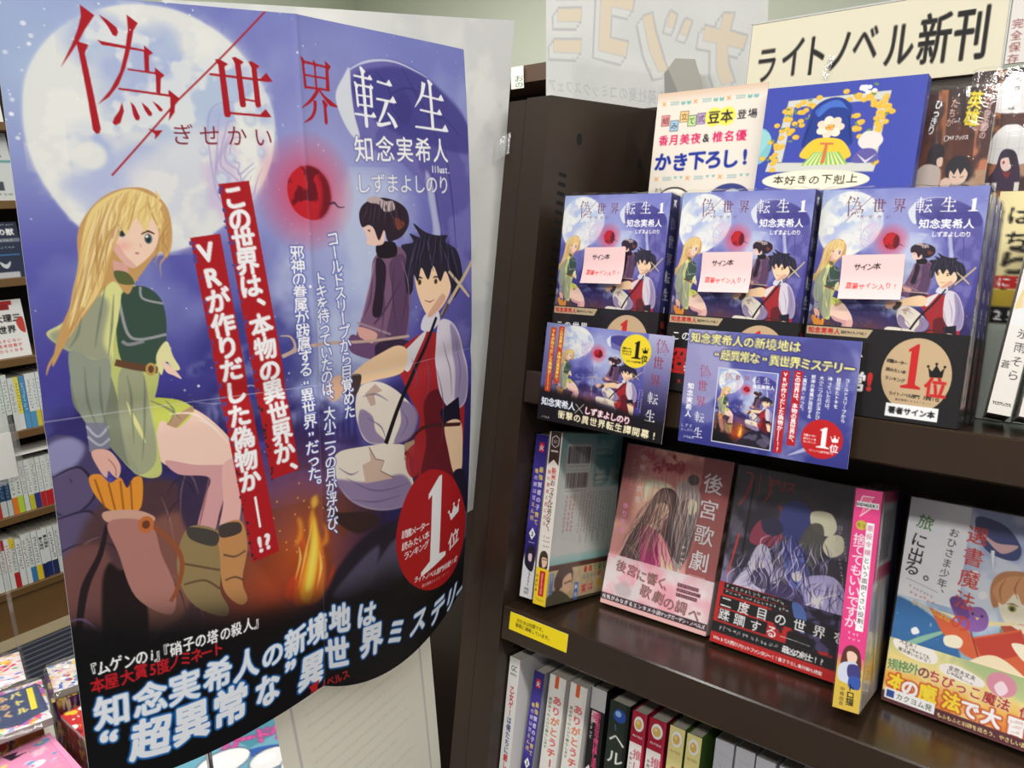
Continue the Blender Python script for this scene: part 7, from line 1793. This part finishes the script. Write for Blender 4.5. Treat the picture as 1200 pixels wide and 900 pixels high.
ORD = ['nearest', 'second', 'third', 'fourth', 'fifth', 'sixth', 'seventh', 'eighth', 'ninth', 'tenth', 'eleventh', 'twelfth', 'thirteenth', 'fourteenth', 'fifteenth', 'sixteenth', 'seventeenth', 'eighteenth']
for ri, (rname, bl) in rows.items():
    y = 1.125
    for k, (body, foot, ink, h, head) in enumerate(bl + bl[:18 - len(bl)]):
        w = 0.0150 + 0.002 * ((k * 5 + ri) % 3)
        y -= w + 0.0012
        m = Matrix.Translation((-3.012 - .002 * (k % 3), y + w, ROWZ[ri])) @ Matrix.Rotation(math.pi / 2, 4, 'Z') @ Matrix.Translation((-w, 0, 0))
        title = {8: '東大理系', 9: '東大理科'}.get(k) if ri == 0 else None
        cn = 'yellow' if body[0] > 230 and body[2] < 120 else 'dark blue' if body[0] < 62 else 'blue' if body[0] < 100 else 'white'
        make_book('%s spine, %s from the poster in the %s row of the far bookcase' % (cn, ORD[k], rname), m, w, .125, h, tiny_spine(body, foot, title, ink, k + 20 * ri, head), None, 'spine', tuple(int(c * .9) for c in body), group='books in the %s row of the far bookcase' % rname)


def paint_elite():
    cv = Canvas(1300, 1880, 60, (236, 236, 232)); cv.rect(260, 40, 1000, 180, (176, 40, 40)); cv.rect(360, 150, 900, 330, (150, 34, 40)); cv.text('東大理三', [(240, 600), (1060, 600)], 270, INK, bold=.05); cv.text('の', [(330, 960)], 150, (90, 70, 60)); cv.text('世界', [(580, 960), (850, 960)], 270, INK, bold=.05)
    cv.blob([(60, 880), (240, 850), (280, 1100), (80, 1120)], (226, 200, 160)); cv.blob([(1030, 700), (1230, 600), (1250, 1100), (1080, 1000)], (200, 70, 60)); cv.rect(40, 1250, 1260, 1880, (240, 240, 236))
    for i, s_ in enumerate(('凡才にない', '思考回路が', 'ひらくなる')): cv.text(s_, [(420, 1330 + i * 160), (1000, 1320 + i * 160)], 120, (206, 70, 70), bold=.03)
    cv.ell(200, 1640, 130, 130, (206, 60, 60)); return cv


def paint_navy():
    cv = Canvas(1300, 1880, 60, (44, 52, 74)); cv.scrawl(300, 100, 1200, 110, 80, WHITE, 2); cv.text('仏の獣', [(560, 340), (1050, 340)], 240, WHITE, bold=.05); cv.rect(0, 560, 1300, 680, (120, 126, 140)); cv.scrawl(500, 620, 1100, 620, 90, (230, 230, 230), 4); cv.scrawl(500, 860, 1100, 860, 90, (220, 226, 230), 5)
    cv.rect(200, 1080, 1200, 1130, (60, 110, 160)); cv.blob([(600, 1320), (760, 1420), (900, 1320), (860, 1480), (760, 1560), (640, 1480)], (206, 210, 214)); cv.rect(200, 1680, 1100, 1880, (190, 190, 194)); return cv


def paint_exam():
    cv = Canvas(1300, 1880, 60, (206, 210, 208)); cv.scrawl(200, 120, 1200, 120, 80, (60, 90, 110), 2); cv.text('検定', [(560, 520), (920, 520)], 330, INK, bold=.05); cv.rect(0, 760, 1300, 830, (110, 160, 160)); cv.rect(100, 1000, 420, 1250, (196, 50, 50)); cv.rect(600, 1020, 900, 1250, (110, 110, 114)); cv.rect(500, 1350, 1000, 1600, (70, 76, 86)); cv.scrawl(200, 1700, 1200, 1700, 90, (90, 96, 100), 7); return cv


for nm, lab, ri, y, h, w in (('elite', 'white book with red roof picture facing out on the far bookcase', 3, .905, .200, .136), ('navy', 'dark navy book with pale wings facing out on the far bookcase', 4, .930, .190, .140), ('exam', 'grey-white exam book facing out above the navy book', 5, .925, .225, .160), ('elite', 'white book at the topmost visible row of the far bookcase', 6, .95, .19, .13)):
    m = Matrix.Translation((-3.03, y, ROWZ[ri])) @ Matrix.Rotation(math.pi / 2, 4, 'Z') @ Matrix.Rotation(math.radians(-6), 4, 'X')
    make_book(lab, m, w, .018, h, canvas(nm), None, 'face')
# neighbours facing out further along
for ri, y, lab in ((3, .755, 'second white book facing out beside the red roof book'), (4, .775, 'second navy book facing out beside the winged one'), (5, .745, 'second exam book facing out beside the first')):
    m = Matrix.Translation((-3.03, y, ROWZ[ri])) @ Matrix.Rotation(math.pi / 2, 4, 'Z') @ Matrix.Rotation(math.radians(-6), 4, 'X')
    make_book(lab, m, .138, .018, .19, canvas({3: 'elite', 4: 'navy', 5: 'exam'}[ri]), None, 'face')

# ================================================================== low table with bagged magazine gifts
TZ = 0.660
t = thing('display_table', 'low display table under the bagged magazine gifts', 'table', Matrix.Translation((-1.10, .15, 0)))
MB().box((-.345, -.45, TZ - .03), (.46, .52, TZ), bev=.003).obj('table_top', material('table_white', (206, 200, 186), rough=.5), t)
for sx in (-.325, .40):
    for sy in (-.43, .46): MB().box((sx, sy, 0), (sx + .04, sy + .04, TZ - .03)).obj('leg', M_chrome, t)


def busy(w, h, px, base, pal, seed, n=60):
    cv = Canvas(w, h, px, base); r = np.random.default_rng(seed)
    for i in range(n * 3):
        x, y = r.random() * w, r.random() * h; s = w * (.016 + .055 * r.random() ** 2); c = pal[r.integers(len(pal))]
        q = r.integers(4)
        if q == 0: cv.ell(x, y, s, s * .8, c)
        elif q == 1: cv.blob([(x - s, y), (x, y - s * .6), (x + s, y), (x, y + s * .7)], c)
        elif q == 2: cv.line([(x - s, y), (x, y - s * .5), (x + s, y + s * .3)], [2, s * .3, 2], c)
        else: cv.text('まんがふろくピカ'[r.integers(8)], [(x, y)], s * 1.6, c, bold=.08, halo=WHITE, hw=.06)
    return cv


PAL = [(236, 60, 90), (250, 210, 60), (70, 130, 210), (250, 250, 250), (240, 120, 170), (90, 180, 110), (250, 150, 60), (40, 44, 70), (180, 90, 180)]


def paint_comicpack():
    cv = busy(2600, 1900, 130, (226, 226, 226), PAL, 3, 110); cv.poly([(700, 250), (2450, 150), (2560, 1500), (1900, 1750), (600, 1500)], (56, 70, 110))
    for i, (s_, c) in enumerate((('バトル', (250, 220, 60)), ('ふろく', (246, 170, 60)), ('最強', (226, 60, 60)))): cv.text(s_, [(1900 - i * 330, 420), (1990 - i * 330, 1200)], 270, c, True, bold=.08, halo=WHITE, hw=.08)
    cv.rect(2180, 260, 2330, 1300, (250, 226, 60)); cv.ell(560, 1500, 420, 300, (70, 150, 220)); cv.ell(560, 1500, 330, 220, WHITE); cv.ell(320, 700, 260, 220, (240, 110, 170)); cv.text('6', [(360, 420)], 420, (250, 210, 60), bold=.1, halo=INK, hw=.05); return cv


def paint_girlpack():
    cv = busy(2000, 1700, 110, (236, 226, 226), PAL, 8, 90); cv.line([(100, 1500), (700, 900), (1500, 1000), (1900, 500)], [30, 90, 60, 30], WHITE, .9); return cv


def paint_boypack():
    cv = busy(2000, 1500, 110, (226, 220, 214), [(206, 50, 60), (60, 90, 190), (240, 200, 90), (250, 250, 250), (110, 150, 190), (240, 190, 170)], 13, 80); return cv


def paint_pinkbox():
    cv = busy(2200, 1900, 120, (244, 156, 196), [(250, 226, 120), (250, 250, 250), (240, 120, 170), (120, 170, 220), (250, 190, 210)], 5, 36); cv.ell(520, 800, 260, 170, (90, 130, 200)); cv.text('カードゲーム', [(900, 650), (1250, 600), (1500, 900), (900, 950), (1200, 980), (1500, 1020)], 230, (110, 170, 220), bold=.08, halo=WHITE, hw=.08)
    cv.text('ふわふわ', [(900, 1450), (1750, 1280)], 300, (250, 236, 150), bold=.1, halo=(190, 90, 60), hw=.06); cv.poly([(1500, 60), (1700, 120), (1640, 220), (1800, 260), (1560, 300)], (60, 44, 60)); cv.ell(1800, 1500, 220, 200, (250, 210, 150)); cv.ell(1400, 1700, 200, 170, (250, 240, 150)); return cv


def paint_redbox():
    cv = busy(1600, 1500, 100, (206, 50, 50), [(250, 250, 250), (250, 200, 60), (240, 120, 80), (150, 30, 40)], 6, 30); cv.blob([(300, 500), (700, 250), (1200, 400), (1300, 800), (900, 1000), (400, 850)], WHITE); cv.ell(760, 620, 260, 200, (226, 60, 70)); cv.ell(770, 620, 190, 140, WHITE); return cv


def paint_redside():
    cv = busy(1600, 900, 90, (130, 60, 50), [(206, 170, 60), (90, 60, 40), (206, 50, 50), (120, 120, 110), (70, 50, 70)], 16, 60); cv.rect(0, 0, 1600, 60, (236, 206, 206)); return cv


def paint_purpleside():
    cv = busy(2600, 700, 110, (76, 40, 84), [(206, 170, 60), (120, 60, 130), (50, 34, 60), (150, 60, 60), (220, 190, 120)], 26, 50); cv.rect(2050, 0, 2600, 700, (196, 130, 60), .8, 20); return cv


def paint_bubblepack():
    cv = Canvas(2400, 1300, 130, (110, 170, 190)); cv.poly([(1300, 60), (2300, 0), (2400, 400), (1500, 520)], (70, 140, 160)); cv.line([(900, 700), (1500, 600), (2100, 800)], [60, 120, 40], (40, 90, 170))
    cv.text('カードゲーム', [(1330, 300), (2330, 560)], 260, (240, 90, 170), bold=.08, halo=(120, 30, 90), hw=.06)
    for x, y, a, b in ((420, 800, 330, 300), (820, 980, 300, 230), (1150, 560, 330, 170), (1650, 800, 260, 150), (1900, 1050, 220, 170), (180, 1100, 240, 220), (1350, 1100, 260, 170)): cv.ell(x, y, a + 14, b + 14, (50, 60, 90)); cv.ell(x, y, a, b, (240, 240, 240)); cv.ell(x - a * .2, y - b * .2, a * .5, b * .4, WHITE)
    return cv


def pack(name, label, cat, top, X, Y, Z, mat, side=None, side2=None, cols=(220, 216, 210), wrap=None, seed=3, puff=0.0, body='box_body'):
    """flat box or bag lying down: print on top (+z), x right, y away"""
    t = thing(name, label, cat, mat)
    mb = MB(); mb.box((0, 0, 0), (X, Y, Z - .0002), cols if name != 'comic_gift_pack' else (150, 146, 140))
    u = np.linspace(0, 1, top.w)[None, :]; v = np.linspace(0, 1, top.h)[:, None]
    z = Z + puff * (np.sin(u * math.pi) * np.sin(v * math.pi)) ** .5 + puff * .25 * np.sin(u * 17 + seed) * np.sin(v * 13)
    mb.grid(np.stack([u * X + 0 * v, Y * (1 - v) + 0 * u, z], -1), top.a)
    if side is not None: face_grid(mb, side, (0, -.0002, Z), (X, 0, 0), (0, 0, -Z))
    if side2 is not None: face_grid(mb, side2, (X + .0002, 0, Z), (0, Y, 0), (0, 0, -Z))
    mb.obj(body, M_print, t)
    if wrap:
        r = np.random.default_rng(seed); g = MB(); n = 16; o = .006
        for zz, fl in ((Z + puff + .003, 1),):
            V = np.zeros((n, n, 3))
            for j in range(n):
                for i in range(n):
                    a, b = i / (n - 1), j / (n - 1); e = min(a, 1 - a, b, 1 - b)
                    V[j, i] = (-o + a * (X + 2 * o), -o + b * (Y + 2 * o), Z * .5 if e == 0 else zz + .0012 * math.sin(9 * a + 4 * b + seed) + r.random() * .0009)
            g.grid(V, (255, 255, 255))
        g.obj('plastic_bag', wrap, t, None, True)
    return t


def flat(x, y, z, deg): return Matrix.Translation((x, y, z)) @ Matrix.Rotation(math.radians(deg), 4, 'Z')


pack('gift_box', 'purple and gold gift box under the dark blue comic pack', 'box', canvas('purpleside'), .183, .120, .112, flat(-1.198, .150, TZ, 85), canvas('purpleside'), canvas('purpleside'), (70, 40, 70))
pack('gift_box', 'purple and gold gift box under the pastel comic pack', 'box', canvas('purpleside'), .185, .092, .112, flat(-1.322, .170, TZ, 85), canvas('purpleside'), canvas('purpleside'), (70, 40, 70))
pack('gift_box', 'purple and gold gift box under the red and blue comic pack', 'box', canvas('purpleside'), .105, .090, .112, flat(-1.205, .356, TZ, 76), canvas('purpleside'), canvas('purpleside'), (70, 40, 70))
pack('comic_gift_pack', 'bagged comic gift pack with dark blue card and yellow lettering', 'magazine', canvas('comicpack'), .140, .120, .012, flat(-1.180, .200, TZ + .1135, 76), None, None, wrap=M_bag, puff=.003, body='gift_pack')
pack('comic_gift_pack', 'bagged pastel comic gift pack lying behind the dark blue one', 'magazine', canvas('girlpack'), .165, .100, .012, flat(-1.322, .190, TZ + .1135, 76), None, None, wrap=M_bag, puff=.003, seed=5, body='gift_pack')
pack('comic_gift_pack', 'bagged red and blue comic gift pack half behind the poster', 'magazine', canvas('boypack'), .095, .085, .012, flat(-1.207, .362, TZ + .1135, 76), None, None, wrap=M_bag, puff=.003, seed=7, body='gift_pack')
pack('toy_box', 'pink toy box with blue and yellow lettering on the low table', 'box', canvas('pinkbox'), .200, .150, .090, flat(-1.026, .130, TZ, 88), None, None, (240, 150, 190), wrap=M_film, seed=9)
pack('toy_box', 'red toy box with a white ring picture half behind the poster', 'box', canvas('redbox'), .100, .100, .106, flat(-1.172, .354, TZ, 0), canvas('redside'), canvas('redside'), (196, 60, 60), wrap=M_film, seed=11)
pack('card_game_pack', 'card game pack with white bubbles and pink lettering below the poster', 'box', canvas('bubblepack'), .250, .170, .130, flat(-.790, .290, TZ, 75), None, None, (120, 160, 180), body='box_body')
tag(MB().tube([(-.740, .359, TZ), (-.740, .359, .909)], .0032, 12).obj('chrome_post', M_chrome), 'thin chrome post standing on the low table below the poster', 'post')
# clear sign holder at the edge of the view
t = thing('acrylic_holder', 'clear acrylic holder with a white card at the edge of the view', 'sign holder', Matrix.Translation((-1.428, .352, 0)))
MB().box((.012, .030, TZ + .006), (.016, .036, 1.066)).obj('stem', M_clear, t); MB().box((-.012, -.02, TZ), (.030, .11, TZ + .006), bev=.001).obj('foot', M_clear, t)
MB().box((.010, .0, 1.070), (.013, .088, 1.190), bev=.001).box((.024, .0, 1.070), (.027, .088, 1.165), bev=.001).box((.010, .0, 1.067), (.027, .088, 1.0698)).obj('clear_pocket', M_clear, t); MB().box((.016, .006, 1.074), (.0175, .080, 1.150), (244, 244, 240)).obj('card', M_matte, t)
tag(MB().box((-3.13, .86, ROWZ[1] + .2130), (-3.0, 1.10, ROWZ[1] + .2150), bev=.0005).obj('lit_tops_sheet', M_ceil), 'white sheet added for light on the book tops in the second lowest far row', 'paper')  # added white slab, stands in for the light the book tops catch

bpy.data.objects.remove(_to, do_unlink=True)
